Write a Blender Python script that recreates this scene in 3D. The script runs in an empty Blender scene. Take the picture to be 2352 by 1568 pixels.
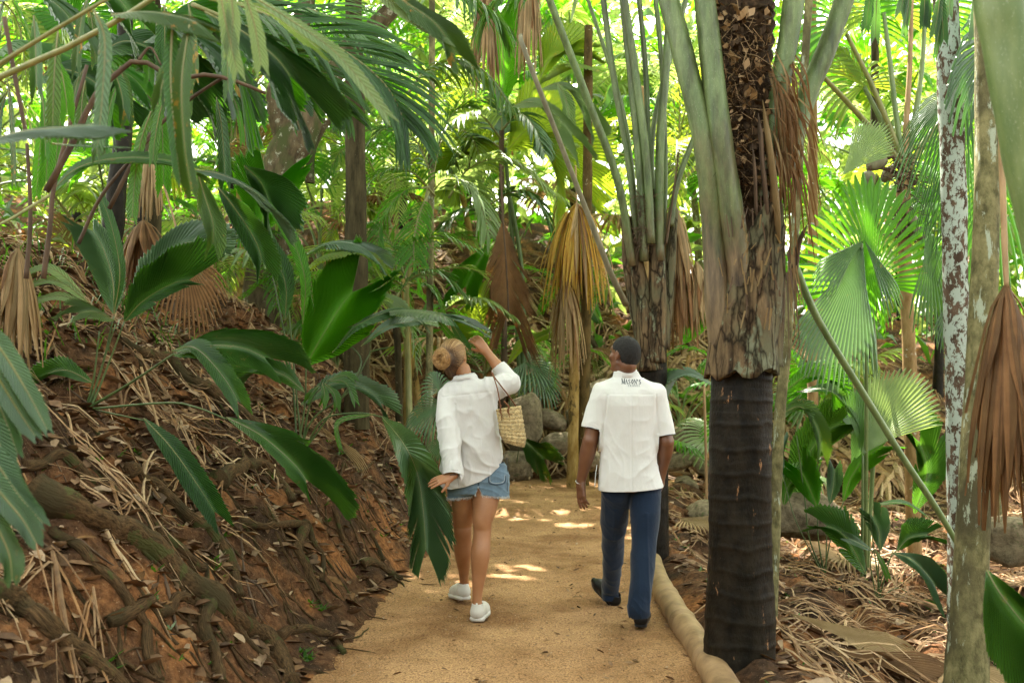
import bpy, math, random
import numpy as np
from mathutils import Vector, Matrix
from mathutils.bvhtree import BVHTree

random.seed(7); np.random.seed(7)
S = bpy.context.scene
C = S.collection
R = math.radians

# ------------------------------------------------------------------ camera
F = 2287.0                      # focal length in pixels of a 2352 px wide frame (35 mm lens)
PITCH = math.atan(66.0 / F)
CAMZ = 1.58
cd = bpy.data.cameras.new('camera'); cam = bpy.data.objects.new('camera', cd); C.objects.link(cam)
cd.lens = 35.0; cd.sensor_width = 36.0; cd.clip_end = 500.0; cd.clip_start = 0.05
cam.location = (0, 0, CAMZ); cam.rotation_euler = (R(90) + PITCH, 0, 0)
cd.dof.use_dof = True; cd.dof.focus_distance = 6.35; cd.dof.aperture_fstop = 3.4
S.camera = cam

# ------------------------------------------------------------------ sky and sun
SUN_EL = R(58); SUN_AZ = R(-22)          # azimuth measured from +Y towards +X (the sun stands ahead, a little left)
world = bpy.data.worlds.new('World'); S.world = world; world.use_nodes = True
nt = world.node_tree; bg = nt.nodes['Background']
sky = nt.nodes.new('ShaderNodeTexSky'); sky.sky_type = 'NISHITA'; sky.sun_disc = False
sky.sun_elevation = SUN_EL; sky.sun_rotation = SUN_AZ
sky.air_density = 1.0; sky.dust_density = 3.0
hs = nt.nodes.new('ShaderNodeHueSaturation'); hs.inputs['Saturation'].default_value = 0.35
nt.links.new(sky.outputs[0], hs.inputs['Color'])
mxw = nt.nodes.new('ShaderNodeMix'); mxw.data_type = 'RGBA'; mxw.blend_type = 'MULTIPLY'; mxw.inputs[0].default_value = 1.0
nt.links.new(hs.outputs[0], mxw.inputs[6]); mxw.inputs[7].default_value = (1.0, 0.955, 0.83, 1)
nt.links.new(mxw.outputs[2], bg.inputs[0]); bg.inputs[1].default_value = 0.15
sd = bpy.data.lights.new('sun', 'SUN'); sd.energy = 4.3; sd.angle = R(0.53); sd.color = (1.0, 0.93, 0.82)
sun = bpy.data.objects.new('sun', sd); C.objects.link(sun)
SUNV = Vector((math.sin(SUN_AZ) * math.cos(SUN_EL), math.cos(SUN_AZ) * math.cos(SUN_EL), math.sin(SUN_EL)))
sun.rotation_euler = SUNV.to_track_quat('Z', 'Y').to_euler(); sun.location = (0, 0, 20)

S.view_settings.view_transform = 'Standard'; S.view_settings.look = 'None'
S.view_settings.exposure = 3.0; S.view_settings.gamma = 1.0
S.render.engine = 'CYCLES'
S.cycles.max_bounces = 7; S.cycles.diffuse_bounces = 3; S.cycles.glossy_bounces = 2
S.cycles.transmission_bounces = 4; S.cycles.transparent_max_bounces = 4
S.cycles.caustics_reflective = False; S.cycles.caustics_refractive = False
S.cycles.use_denoising = True
S.cycles.sample_clamp_indirect = 6.0

# ------------------------------------------------------------------ helpers
def P(px, py, d):
    """world point that stands d metres ahead of the camera, seen at (px, py) of a 2352 x 1568 frame"""
    u = (px - 1176.0) / F; v = (784.0 - py) / F
    dy = math.cos(PITCH) - v * math.sin(PITCH); dz = math.sin(PITCH) + v * math.cos(PITCH)
    k = d / dy
    return Vector((u * k, d, CAMZ + dz * k))

def hash3(ix, iy, iz, seed=0):
    n = (ix.astype(np.int64) * 73856093) ^ (iy.astype(np.int64) * 19349663) ^ (iz.astype(np.int64) * 83492791) ^ (seed * 2654435)
    n = (n ^ (n >> 13)) * 1274126177 & 0x7fffffff
    n = (n ^ (n >> 16)) & 0xffff
    return n / 32767.5 - 1.0

def vnoise(x, y, z=None, seed=0):
    x = np.asarray(x, float); y = np.asarray(y, float)
    z = np.zeros_like(x) if z is None else np.asarray(z, float)
    xi = np.floor(x); yi = np.floor(y); zi = np.floor(z)
    fx = x - xi; fy = y - yi; fz = z - zi
    fx = fx * fx * (3 - 2 * fx); fy = fy * fy * (3 - 2 * fy); fz = fz * fz * (3 - 2 * fz)
    r = 0
    for a in (0, 1):
        for b in (0, 1):
            for c in (0, 1):
                w = (fx if a else 1 - fx) * (fy if b else 1 - fy) * (fz if c else 1 - fz)
                r = r + w * hash3(xi + a, yi + b, zi + c, seed)
    return r

def fbm(x, y, z=None, o=4, seed=0):
    r = 0; a = 1.0; f = 1.0
    for i in range(o):
        r = r + a * vnoise(x * f, y * f, None if z is None else z * f, seed + i); a *= 0.5; f *= 2.03
    return r

def mesh_from(name, verts, faces, smooth=True, mats=(), fmat=None, uv=None):
    me = bpy.data.meshes.new(name)
    V = np.asarray(verts, dtype=np.float32).reshape(-1, 3)
    if isinstance(faces, np.ndarray):
        n, k = faces.shape
        me.vertices.add(len(V)); me.vertices.foreach_set('co', V.ravel())
        me.loops.add(n * k); me.loops.foreach_set('vertex_index', faces.astype(np.int32).ravel())
        me.polygons.add(n); me.polygons.foreach_set('loop_start', np.arange(0, n * k, k, dtype=np.int32))
        me.polygons.foreach_set('loop_total', np.full(n, k, dtype=np.int32))
        me.update(calc_edges=True)
    else:
        me.from_pydata([tuple(v) for v in V], [], faces)
    for m in mats: me.materials.append(m)
    if fmat is not None: me.polygons.foreach_set('material_index', np.asarray(fmat, dtype=np.int32))
    me.polygons.foreach_set('use_smooth', np.full(len(me.polygons), bool(smooth)))
    if uv is not None:
        l = me.uv_layers.new(name='UVMap'); li = np.zeros(len(me.loops), dtype=np.int32)
        me.loops.foreach_get('vertex_index', li)
        l.data.foreach_set('uv', np.asarray(uv, dtype=np.float32)[li].ravel())
    me.update()
    return me

class MB:
    """collects verts, faces, uvs and material slots into one mesh"""
    def __init__(s): s.v = []; s.f = []; s.m = []; s.uv = []
    def add(s, verts, faces, m=0, uv=None):
        o = len(s.v)
        s.v.extend([tuple(v) for v in verts]); s.f.extend([tuple(i + o for i in f) for f in faces]); s.m.extend([m] * len(faces))
        s.uv.extend(uv if uv is not None else [(0.5, 0.5)] * len(verts))
    def mesh(s, name, mats, smooth=True): return mesh_from(name, s.v, s.f, smooth, mats, s.m, s.uv)

def link(name, me, parent=None, local=False):
    """parts are built in world coordinates unless local"""
    o = bpy.data.objects.new(name, me); C.objects.link(o)
    if parent is not None:
        o.parent = parent
        if not local and parent.type == 'EMPTY': o.matrix_parent_inverse = Matrix.Translation(-Vector(parent.location))
    return o

def tag(o, label, cat, group=None, kind=None):
    o['label'] = label; o['category'] = cat
    if group: o['group'] = group
    if kind: o['kind'] = kind
    return o

def thing(name, loc, label, cat, group=None):
    o = bpy.data.objects.new(name, None); C.objects.link(o); o.location = loc; o.empty_display_size = 0.1
    return tag(o, label, cat, group)

def struct(o): o['kind'] = 'structure'; return o

def crom(pts, n):
    """Catmull-Rom through the points, n samples"""
    p = [Vector(q) for q in pts]
    if len(p) == 2: return [p[0].lerp(p[1], i / (n - 1)) for i in range(n)]
    p = [p[0] * 2 - p[1]] + p + [p[-1] * 2 - p[-2]]
    k = len(p) - 3; out = []
    for i in range(n):
        t = i / (n - 1) * k; j = min(int(t), k - 1); t -= j
        a, b, c, d = p[j:j + 4]
        out.append(0.5 * ((2 * b) + (c - a) * t + (2 * a - 5 * b + 4 * c - d) * t * t + (3 * b - a - 3 * c + d) * t ** 3))
    return out

def interp(xs, ys, t): return float(np.interp(t, xs, ys))

def tube(mb, pts, rad, sides=8, m=0, cap=True, uvs=1.0, flat=1.0, jitter=0.0, seed=0):
    n = len(pts); ref = Vector((0, 0, 1))
    T = [(pts[min(i + 1, n - 1)] - pts[max(i - 1, 0)]).normalized() for i in range(n)]
    if abs(T[0].z) > 0.9: ref = Vector((1, 0, 0))
    nrm = (ref - T[0] * ref.dot(T[0])).normalized()
    V = []; U = []; L = 0
    for i in range(n):
        if i: L += (pts[i] - pts[i - 1]).length
        nrm = (nrm - T[i] * nrm.dot(T[i])).normalized(); b = T[i].cross(nrm)
        r = rad[i] if hasattr(rad, '__len__') else rad
        for k in range(sides):
            a = 2 * math.pi * k / sides
            j = 1.0
            if jitter: j = 1 + jitter * float(vnoise(np.array([math.cos(a) * 1.3 + seed]), np.array([math.sin(a) * 1.3]), np.array([L * 9.0]), seed)[0])
            V.append(pts[i] + (nrm * math.cos(a) * flat + b * math.sin(a)) * r * j); U.append((k / sides, L * uvs))
    Fc = [(i * sides + k, i * sides + (k + 1) % sides, (i + 1) * sides + (k + 1) % sides, (i + 1) * sides + k) for i in range(n - 1) for k in range(sides)]
    if cap: Fc.append(tuple(reversed(range(sides)))); Fc.append(tuple(range((n - 1) * sides, n * sides)))
    mb.add(V, Fc, m, U)

# ------------------------------------------------------------------ materials
def srgb(h):
    c = [int(h[i:i + 2], 16) / 255 for i in (0, 2, 4)]
    return tuple([x / 12.92 if x <= 0.04045 else ((x + 0.055) / 1.055) ** 2.4 for x in c] + [1])
def mat(name):
    m = bpy.data.materials.new(name); m.use_nodes = True
    return m, m.node_tree.nodes, m.node_tree.links, m.node_tree.nodes['Principled BSDF']
def ramp(N, stops, interp_='LINEAR'):
    r = N.new('ShaderNodeValToRGB'); r.color_ramp.interpolation = interp_
    e = r.color_ramp.elements
    while len(e) < len(stops): e.new(0.5)
    for q, (p, c) in zip(e, stops): q.position = p; q.color = c if len(c) == 4 else (*c, 1)
    return r
def noise_node(N, L, scale, detail=4, vec=None, rough=0.55, dist=0.0):
    n = N.new('ShaderNodeTexNoise'); n.inputs['Scale'].default_value = scale; n.inputs['Detail'].default_value = detail
    n.inputs['Roughness'].default_value = rough; n.inputs['Distortion'].default_value = dist
    if vec is not None: L.new(vec, n.inputs['Vector'])
    return n
def geo_vec(N, L, scale=(1, 1, 1), src='obj'):
    if src == 'pos': g = N.new('ShaderNodeNewGeometry'); o = g.outputs['Position']
    elif src == 'uv': g = N.new('ShaderNodeTexCoord'); o = g.outputs['UV']
    else: g = N.new('ShaderNodeTexCoord'); o = g.outputs['Object']
    mp = N.new('ShaderNodeMapping'); mp.inputs['Scale'].default_value = scale; L.new(o, mp.inputs['Vector'])
    return mp.outputs[0]
def bump(N, L, h, strength, dist=0.01, prev=None):
    b = N.new('ShaderNodeBump'); b.inputs['Strength'].default_value = strength; b.inputs['Distance'].default_value = dist
    L.new(h, b.inputs['Height'])
    if prev is not None: L.new(prev, b.inputs['Normal'])
    return b.outputs[0]
def mixc(N, L, fac, a, b, mode='MIX'):
    m = N.new('ShaderNodeMix'); m.data_type = 'RGBA'; m.blend_type = mode
    for s, v in ((0, fac), (6, a), (7, b)):
        if hasattr(v, 'is_linked') or hasattr(v, 'links'): L.new(v, m.inputs[s])
        elif s == 0: m.inputs[0].default_value = v
        else: m.inputs[s].default_value = v if len(v) == 4 else (*v, 1)
    return m.outputs[2]

def leaf_mat(name, col, col2, trans, tfac=0.35, rough=0.38, spots=None, scale=6.0, vein=0.5, spec=0.5, sthr=0.600):
    m, N, L, b = mat(name)
    v = geo_vec(N, L, (1, 1, 1), 'pos')
    n = noise_node(N, L, scale, 3, v)
    oi = N.new('ShaderNodeObjectInfo')
    add = N.new('ShaderNodeMath'); add.operation = 'MULTIPLY_ADD'; L.new(oi.outputs['Random'], add.inputs[0]); add.inputs[1].default_value = 0.35
    L.new(n.outputs[0], add.inputs[2])
    rp = ramp(N, [(0.42, col), (0.95, col2)]); L.new(add.outputs[0], rp.inputs[0])
    c = rp.outputs[0]
    uv = geo_vec(N, L, (1, 1, 1), 'uv')
    sx = N.new('ShaderNodeSeparateXYZ'); L.new(uv, sx.inputs[0])
    # fine veins that run along each rib
    w = N.new('ShaderNodeMath'); w.operation = 'SINE'
    mu = N.new('ShaderNodeMath'); mu.operation = 'MULTIPLY'; mu.inputs[1].default_value = 6.283 * 3; L.new(sx.outputs[0], mu.inputs[0]); L.new(mu.outputs[0], w.inputs[0])
    if spots:
        s = noise_node(N, L, 38, 3, v, 0.6); s2 = noise_node(N, L, 7, 2, v)
        mm = N.new('ShaderNodeMath'); mm.operation = 'ADD'; L.new(s.outputs[0], mm.inputs[0]); L.new(s2.outputs[0], mm.inputs[1])
        sr = ramp(N, [(sthr, (0, 0, 0)), (sthr + .025, (1, 1, 1))]); hv = N.new('ShaderNodeMath'); hv.operation = 'MULTIPLY'; hv.inputs[1].default_value = 0.5
        L.new(mm.outputs[0], hv.inputs[0]); L.new(hv.outputs[0], sr.inputs[0])
        c = mixc(N, L, sr.outputs[0], c, spots)
    w1 = N.new('ShaderNodeMath'); w1.operation = 'SINE'; mu1 = N.new('ShaderNodeMath'); mu1.operation = 'MULTIPLY'; mu1.inputs[1].default_value = 6.283; L.new(sx.outputs[0], mu1.inputs[0]); L.new(mu1.outputs[0], w1.inputs[0])
    vr = ramp(N, [(0.0, (0.50, 0.55, 0.48)), (0.35, (1.0, 1.0, 1.0)), (1.0, (1.08, 1.08, 1.02))]); L.new(w1.outputs[0], vr.inputs[0]); c = mixc(N, L, 0.8, c, vr.outputs[0], 'MULTIPLY')
    L.new(c, b.inputs['Base Color'])
    b.inputs['Roughness'].default_value = rough; b.inputs['Specular IOR Level'].default_value = spec
    bn = bump(N, L, w.outputs[0], vein, 0.0015); L.new(bn, b.inputs['Normal'])
    t = N.new('ShaderNodeBsdfTranslucent')
    tm = mixc(N, L, 0.75, c, trans); L.new(tm, t.inputs[0]); L.new(bn, t.inputs['Normal'])
    mx = N.new('ShaderNodeMixShader'); mx.inputs[0].default_value = tfac
    L.new(b.outputs[0], mx.inputs[1]); L.new(t.outputs[0], mx.inputs[2]); L.new(mx.outputs[0], N['Material Output'].inputs[0])
    return m

LG = leaf_mat('leaf_green', (0.040, 0.115, 0.022), (0.080, 0.195, 0.038), (0.17, 0.42, 0.02), 0.36, 0.27, spots=(0.22, 0.17, 0.05, 1), sthr=.635, spec=.85)
LB = leaf_mat('leaf_blue_green', (0.062, 0.135, 0.060), (0.110, 0.205, 0.092), (0.16, 0.34, 0.05), 0.26, 0.26, spots=(0.24, 0.19, 0.07, 1), sthr=.635, spec=.95)
LD = leaf_mat('leaf_dark', (0.022, 0.075, 0.015), (0.045, 0.130, 0.024), (0.10, 0.30, 0.015), 0.28, 0.36)
LY = leaf_mat('leaf_yellow_green', (0.10, 0.20, 0.02), (0.22, 0.31, 0.03), (0.55, 0.72, 0.03), 0.45, 0.42, spots=(0.50, 0.25, 0.03, 1))
LO = leaf_mat('leaf_spotted', (0.035, 0.095, 0.018), (0.075, 0.15, 0.03), (0.22, 0.40, 0.02), 0.33, 0.4, spots=(0.50, 0.22, 0.03, 1))
LP = leaf_mat('leaf_pale', (0.13, 0.21, 0.09), (0.25, 0.34, 0.16), (0.45, 0.62, 0.12), 0.38, 0.36)
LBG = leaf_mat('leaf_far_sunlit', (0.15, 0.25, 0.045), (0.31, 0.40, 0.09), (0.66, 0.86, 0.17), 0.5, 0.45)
LT = leaf_mat('leaf_dead_tan', (0.30, 0.185, 0.085), (0.46, 0.31, 0.16), (0.50, 0.30, 0.10), 0.22, 0.6, scale=9, spec=0.25)
LR = leaf_mat('leaf_dead_brown', (0.15, 0.070, 0.026), (0.29, 0.145, 0.058), (0.42, 0.17, 0.04), 0.20, 0.6, scale=9, spec=0.25)
LGO = leaf_mat('leaf_dying_gold', (0.48, 0.19, 0.020), (0.66, 0.43, 0.07), (0.75, 0.42, 0.05), 0.28, 0.55, spots=(0.40, 0.12, 0.02, 1), scale=7, spec=0.3)

def stem_mat(name, c1, c2, rough=0.45, speck=None, sc=(14, 14, 3)):
    m, N, L, b = mat(name)
    v = geo_vec(N, L, sc, 'pos'); n = noise_node(N, L, 1.6, 5, v)
    rp = ramp(N, [(0.3, c1), (0.7, c2)]); L.new(n.outputs[0], rp.inputs[0]); c = rp.outputs[0]
    if speck:
        n2 = noise_node(N, L, 150, 5, geo_vec(N, L, (1, 1, 0.5), 'pos'), 0.7); r2 = ramp(N, [(0.58, (0, 0, 0)), (0.72, (.8, .8, .8))]); L.new(n2.outputs[0], r2.inputs[0])
        c = mixc(N, L, r2.outputs[0], c, speck)
    L.new(c, b.inputs['Base Color']); b.inputs['Roughness'].default_value = rough
    n3 = noise_node(N, L, 3, 5, geo_vec(N, L, (30, 30, 2), 'pos')); L.new(bump(N, L, n3.outputs[0], 0.3, 0.004), b.inputs['Normal'])
    return m
ST_G = stem_mat('stem_green', (0.085, 0.14, 0.038), (0.17, 0.225, 0.080), 0.45, (0.34, 0.38, 0.26, 1))
ST_D = stem_mat('stem_dark', (0.045, 0.085, 0.022), (0.10, 0.14, 0.04), 0.45)
ST_Y = stem_mat('stem_olive', (0.13, 0.14, 0.035), (0.24, 0.22, 0.07), 0.45)
ST_GREY = stem_mat('stem_grey', (0.13, 0.12, 0.07), (0.26, 0.235, 0.15), 0.6)
ST_T = stem_mat('stem_tan', (0.22, 0.13, 0.055), (0.42, 0.27, 0.13), 0.65)
ST_B = stem_mat('stem_brown', (0.045, 0.026, 0.014), (0.12, 0.070, 0.036), 0.8)

def bark_mat(name, c1, c2, patch=None, patch_thr=0.58, patch_scale=7, rings=0.0, rough=0.8, stretch=(1, 1, 0.35), moss=None, bumpd=0.012, psc=(1, 1, 1), cracks=0, nsc=14, uvs=None):
    m, N, L, b = mat(name)
    v = geo_vec(N, L, stretch, 'pos') if uvs is None else geo_vec(N, L, uvs, 'uv'); n = noise_node(N, L, nsc, 8, v, 0.68)
    rp = ramp(N, [(0.36, c1), (0.64, c2)]); L.new(n.outputs[0], rp.inputs[0]); c = rp.outputs[0]
    if moss:
        nm = noise_node(N, L, 3.2, 4, geo_vec(N, L, (1, 1, 0.6), 'pos')); rm = ramp(N, [(0.5, (0, 0, 0)), (0.62, (1, 1, 1))]); L.new(nm.outputs[0], rm.inputs[0])
        c = mixc(N, L, rm.outputs[0], c, moss)
    if patch:
        n2 = noise_node(N, L, patch_scale, 8, geo_vec(N, L, psc, 'pos'), 0.72, 0.3); r2 = ramp(N, [(patch_thr, (0, 0, 0)), (patch_thr + 0.03, (1, 1, 1))]); L.new(n2.outputs[0], r2.inputs[0])
        c = mixc(N, L, r2.outputs[0], c, patch)
    if cracks:
        vo = N.new('ShaderNodeTexVoronoi'); vo.feature = 'DISTANCE_TO_EDGE'; vo.inputs['Scale'].default_value = cracks
        dm = noise_node(N, L, 6, 4, geo_vec(N, L, (1, 1, .5), 'pos')); va = N.new('ShaderNodeVectorMath'); va.operation = 'MULTIPLY_ADD'; va.inputs[1].default_value = (.12, .12, .12)
        L.new(dm.outputs['Color'], va.inputs[0]); L.new(geo_vec(N, L, (1, 1, .13), 'pos'), va.inputs[2]); L.new(va.outputs[0], vo.inputs['Vector'])
        cr = ramp(N, [(0.0, (.12, .10, .08)), (.05, (.5, .47, .44)), (.12, (1, 1, 1))]); L.new(vo.outputs['Distance'], cr.inputs[0]); c = mixc(N, L, 1.0, c, cr.outputs[0], 'MULTIPLY')
    L.new(c, b.inputs['Base Color']); b.inputs['Roughness'].default_value = rough
    b.inputs['Specular IOR Level'].default_value = 0.12
    h = n.outputs[0]
    nn = noise_node(N, L, 40, 6, v, 0.7)
    p = bump(N, L, nn.outputs[0], 0.5, bumpd * 0.5)
    L.new(bump(N, L, h, 0.8, bumpd, p), b.inputs['Normal'])
    return m
BK_BLACK = bark_mat('bark_black', (0.0055, 0.0045, 0.003), (0.021, 0.016, 0.010), (0.34, 0.18, 0.085, 1), 0.645, 10, stretch=(1, 1, 0.5), rough=0.5, psc=(1.5, 1.5, 0.45))
BK_LICHEN = bark_mat('bark_lichen', (0.055, 0.036, 0.024), (0.13, 0.086, 0.056), (0.36, 0.42, 0.36, 1), 0.485, 20, rough=0.85, psc=(1, 1, 0.6))
BK_OLIVE = bark_mat('bark_olive', (0.075, 0.07, 0.030), (0.25, 0.225, 0.105), (0.34, 0.38, 0.28, 1), 0.585, 16, moss=(0.085, 0.075, 0.038, 1), psc=(1, 1, 0.25), stretch=(1, 1, .6), nsc=20)
BK_BROWN = bark_mat('bark_brown', (0.024, 0.019, 0.008), (0.080, 0.064, 0.030), (0.17, 0.14, 0.09, 1), 0.645, 10, stretch=(1, 1, 0.2))
BK_GREYL = bark_mat('bark_grey_lichen', (0.060, 0.042, 0.026), (0.16, 0.12, 0.07), (0.33, 0.32, 0.24, 1), 0.585, 9, moss=(0.07, 0.08, 0.03, 1))
BK_GOLD = bark_mat('bark_gold', (0.20, 0.12, 0.03), (0.36, 0.25, 0.09), (0.08, 0.055, 0.02, 1), 0.57, 6, psc=(1, 1, 0.4))
BK_ORANGE = bark_mat('bark_orange', (0.19, 0.11, 0.045), (0.36, 0.24, 0.11), (0.5, 0.5, 0.4, 1), 0.62, 9)
BK_SHEATH = bark_mat('bark_sheath', (0.035, 0.022, 0.012), (0.20, 0.135, 0.070), (0.17, 0.18, 0.115, 1), 0.57, 7.0, rough=0.7, stretch=(1, 1, 0.14), moss=(0.12, 0.115, 0.065, 1), psc=(1, 1, 0.5), cracks=16, nsc=22, bumpd=.02)
ROOTM = bark_mat('root_bark', (0.030, 0.018, 0.009), (0.185, 0.108, 0.048), (0.085, 0.085, 0.028, 1), 0.56, 6, moss=(0.060, 0.045, 0.020, 1), uvs=(9, 7, 1), nsc=3.0, bumpd=.03)
FIBRE = bark_mat('fibre', (0.020, 0.013, 0.008), (0.090, 0.055, 0.030), None, stretch=(3, 3, 1))

def stalk_mat(name, z0, z1):
    """leaf stalk: woody and lichened at its foot, green higher up"""
    m, N, L, b = mat(name)
    n = noise_node(N, L, 1.6, 5, geo_vec(N, L, (14, 14, 3), 'pos')); rp = ramp(N, [(0.3, (0.075, 0.125, 0.035)), (0.7, (0.16, 0.215, 0.075))]); L.new(n.outputs[0], rp.inputs[0])
    n2 = noise_node(N, L, 150, 5, geo_vec(N, L, (1, 1, 0.5), 'pos'), 0.7); r2 = ramp(N, [(0.58, (0, 0, 0)), (0.72, (.8, .8, .8))]); L.new(n2.outputs[0], r2.inputs[0]); g = mixc(N, L, r2.outputs[0], rp.outputs[0], (0.32, 0.34, 0.22, 1))
    n3 = noise_node(N, L, 14, 8, geo_vec(N, L, (1, 1, 0.14), 'pos'), 0.65); r3 = ramp(N, [(0.38, (0.028, 0.018, 0.010)), (0.62, (0.21, 0.145, 0.075))]); L.new(n3.outputs[0], r3.inputs[0])
    gz = N.new('ShaderNodeNewGeometry'); sx = N.new('ShaderNodeSeparateXYZ'); L.new(gz.outputs['Position'], sx.inputs[0]); n4 = noise_node(N, L, 5, 5, geo_vec(N, L, (1, 1, .5), 'pos'), .6)
    ma = N.new('ShaderNodeMath'); ma.operation = 'MULTIPLY_ADD'; ma.inputs[1].default_value = 1.2; L.new(n4.outputs[0], ma.inputs[0]); L.new(sx.outputs[2], ma.inputs[2])
    mr = N.new('ShaderNodeMapRange'); mr.inputs[1].default_value = z0 + .6; mr.inputs[2].default_value = z1 + .6; L.new(ma.outputs[0], mr.inputs[0])
    n6 = noise_node(N, L, 9, 7, geo_vec(N, L, (1, 1, .25), 'pos'), .7); r6 = ramp(N, [(.40, (.42, .38, .30)), (.56, (1, 1, 1))]); L.new(n6.outputs[0], r6.inputs[0]); g = mixc(N, L, .9, g, r6.outputs[0], 'MULTIPLY')
    L.new(mixc(N, L, mr.outputs[0], r3.outputs[0], g), b.inputs['Base Color']); b.inputs['Roughness'].default_value = .5
    n5 = noise_node(N, L, 3, 5, geo_vec(N, L, (30, 30, 2), 'pos')); L.new(bump(N, L, n5.outputs[0], 0.5, 0.005), b.inputs['Normal'])
    return m
ST_A = stalk_mat('stalk_big_palm', 2.15, 2.75); ST_C = stalk_mat('stalk_second_palm', 2.35, 2.95)
# ------------------------------------------------------------------ ground
def toe(y): return np.interp(y, [-3, 0, 5, 7, 9, 12, 14.5, 17, 22], [-1.36, -1.36, -1.14, -1.00, -0.82, -0.45, 0.0, 0.9, 2.4])
def redge(y): return np.interp(y, [-3, 4, 5, 8, 10.5, 13, 15, 22], [0.99, 0.99, 1.02, 1.12, 1.25, 1.9, 3.2, 5])
def sstep(a, b, x):
    t = np.clip((x - a) / (b - a), 0, 1); return t * t * (3 - 2 * t)

def hgt(x, y, detail=True):
    x = np.asarray(x, float); y = np.asarray(y, float)
    wob = 0.16 * vnoise(x * 0.3, y * 1.1, seed=3) + 0.07 * vnoise(x * 0.5, y * 3.1, seed=4)
    u = toe(y) + wob - x
    zl = np.interp(u, [-0.2, 0.0, 0.18, 0.45, 1.0, 1.6, 2.6, 4.0, 8.0, 20.0], [0, 0.02, 0.22, 0.58, 1.12, 1.62, 2.35, 2.75, 3.2, 3.6])
    fade = 1 - 0.55 * sstep(10.5, 15, y)
    zl = zl * fade
    v = x - redge(y)
    zr = -0.30 * sstep(0.05, 1.6, v) - 0.12 * sstep(1.6, 5, v) + 0.10 * sstep(0.0, 0.25, v) * (1 - sstep(0.25, 0.8, v))
    zb = np.interp(y, [14.6, 15.4, 17, 20, 26, 45, 60], [0, 0.45, 1.35, 3.0, 4.6, 6.0, 7.0])
    zb = zb * (1 - 0.35 * sstep(2.5, 8, x))
    z = np.maximum(zl, 0) + zr * (1 - sstep(14, 16, y)) + zb
    if detail:
        off = np.clip(np.maximum(u / 0.3, v / 0.5), 0, 1); off = np.maximum(off, sstep(14.3, 15, y))
        z = z + off * (0.095 * fbm(x * 2.2, y * 2.2, o=3, seed=11) + 0.055 * fbm(x * 8, y * 8, o=4, seed=12))
        z = z + 0.006 * fbm(x * 5, y * 5, o=3, seed=13)
    return z
_lx = np.arange(-14, 16.01, 0.05); _ly = np.arange(0, 30.01, 0.05)
_LUT = hgt(*np.meshgrid(_lx, _ly, indexing='ij'))
def hz(x, y):
    fx = (x + 14) / 0.05; fy = y / 0.05; i = int(fx); j = int(fy)
    if i < 0 or j < 0 or i >= len(_lx) - 1 or j >= len(_ly) - 1: return float(hgt(np.array([x]), np.array([y]))[0])
    a = fx - i; b = fy - j; T = _LUT
    return float(T[i, j] * (1 - a) * (1 - b) + T[i + 1, j] * a * (1 - b) + T[i, j + 1] * (1 - a) * b + T[i + 1, j + 1] * a * b)

def axis(segs):
    out = []
    for a, b, st in segs: out.extend(np.arange(a, b, st))
    out.append(segs[-1][1]); return np.array(out)
xs = axis([(-30, -12, 1.0), (-12, -4.6, 0.2), (-4.6, -0.2, 0.035), (-0.2, 1.0, 0.08), (1.0, 4.5, 0.045), (4.5, 12, 0.2), (12, 30, 1.0)])
ys = axis([(-6, 1.5, 0.5), (1.5, 9, 0.04), (9, 16, 0.07), (16, 26, 0.25), (26, 60, 1.2)])
X, Y = np.meshgrid(xs, ys, indexing='ij'); Z = hgt(X, Y)
nx, ny = X.shape
inpath = (X > toe(Y) + 0.12) & (X < redge(Y) - 0.02) & (Y < 14.4)
Z = np.where(inpath, Z - 0.02, Z)
idx = np.arange(nx * ny).reshape(nx, ny)
FQ = np.stack([idx[:-1, :-1], idx[1:, :-1], idx[1:, 1:], idx[:-1, 1:]], -1).reshape(-1, 4)
VG = np.stack([X, Y, Z], -1).reshape(-1, 3)

def soil_mat():
    m, N, L, b = mat('forest_soil')
    v = geo_vec(N, L, (1, 1, 1), 'pos')
    n1 = noise_node(N, L, 2.2, 6, v, 0.6); r1 = ramp(N, [(0.40, (0.070, 0.040, 0.022)), (0.53, (0.17, 0.082, 0.037)), (0.66, (0.42, 0.180, 0.064))]); L.new(n1.outputs[0], r1.inputs[0])
    n2 = noise_node(N, L, 24, 6, v, 0.7); r2 = ramp(N, [(0.40, (0.33, 0.29, 0.26)), (0.62, (1.0, 1.0, 1.0))]); L.new(n2.outputs[0], r2.inputs[0])
    c = mixc(N, L, 0.85, r1.outputs[0], r2.outputs[0], 'MULTIPLY')
    n4 = noise_node(N, L, 110, 3, v, 0.6); r4 = ramp(N, [(0.66, (0, 0, 0)), (0.70, (1, 1, 1))]); L.new(n4.outputs[0], r4.inputs[0])
    c = mixc(N, L, r4.outputs[0], c, (0.36, 0.24, 0.14, 1))
    L.new(c, b.inputs['Base Color']); b.inputs['Roughness'].default_value = 0.95; b.inputs['Specular IOR Level'].default_value = 0.15
    p = bump(N, L, n4.outputs[0], 0.6, 0.01); L.new(bump(N, L, n2.outputs[0], 1.0, 0.03, p), b.inputs['Normal'])
    return m
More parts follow.
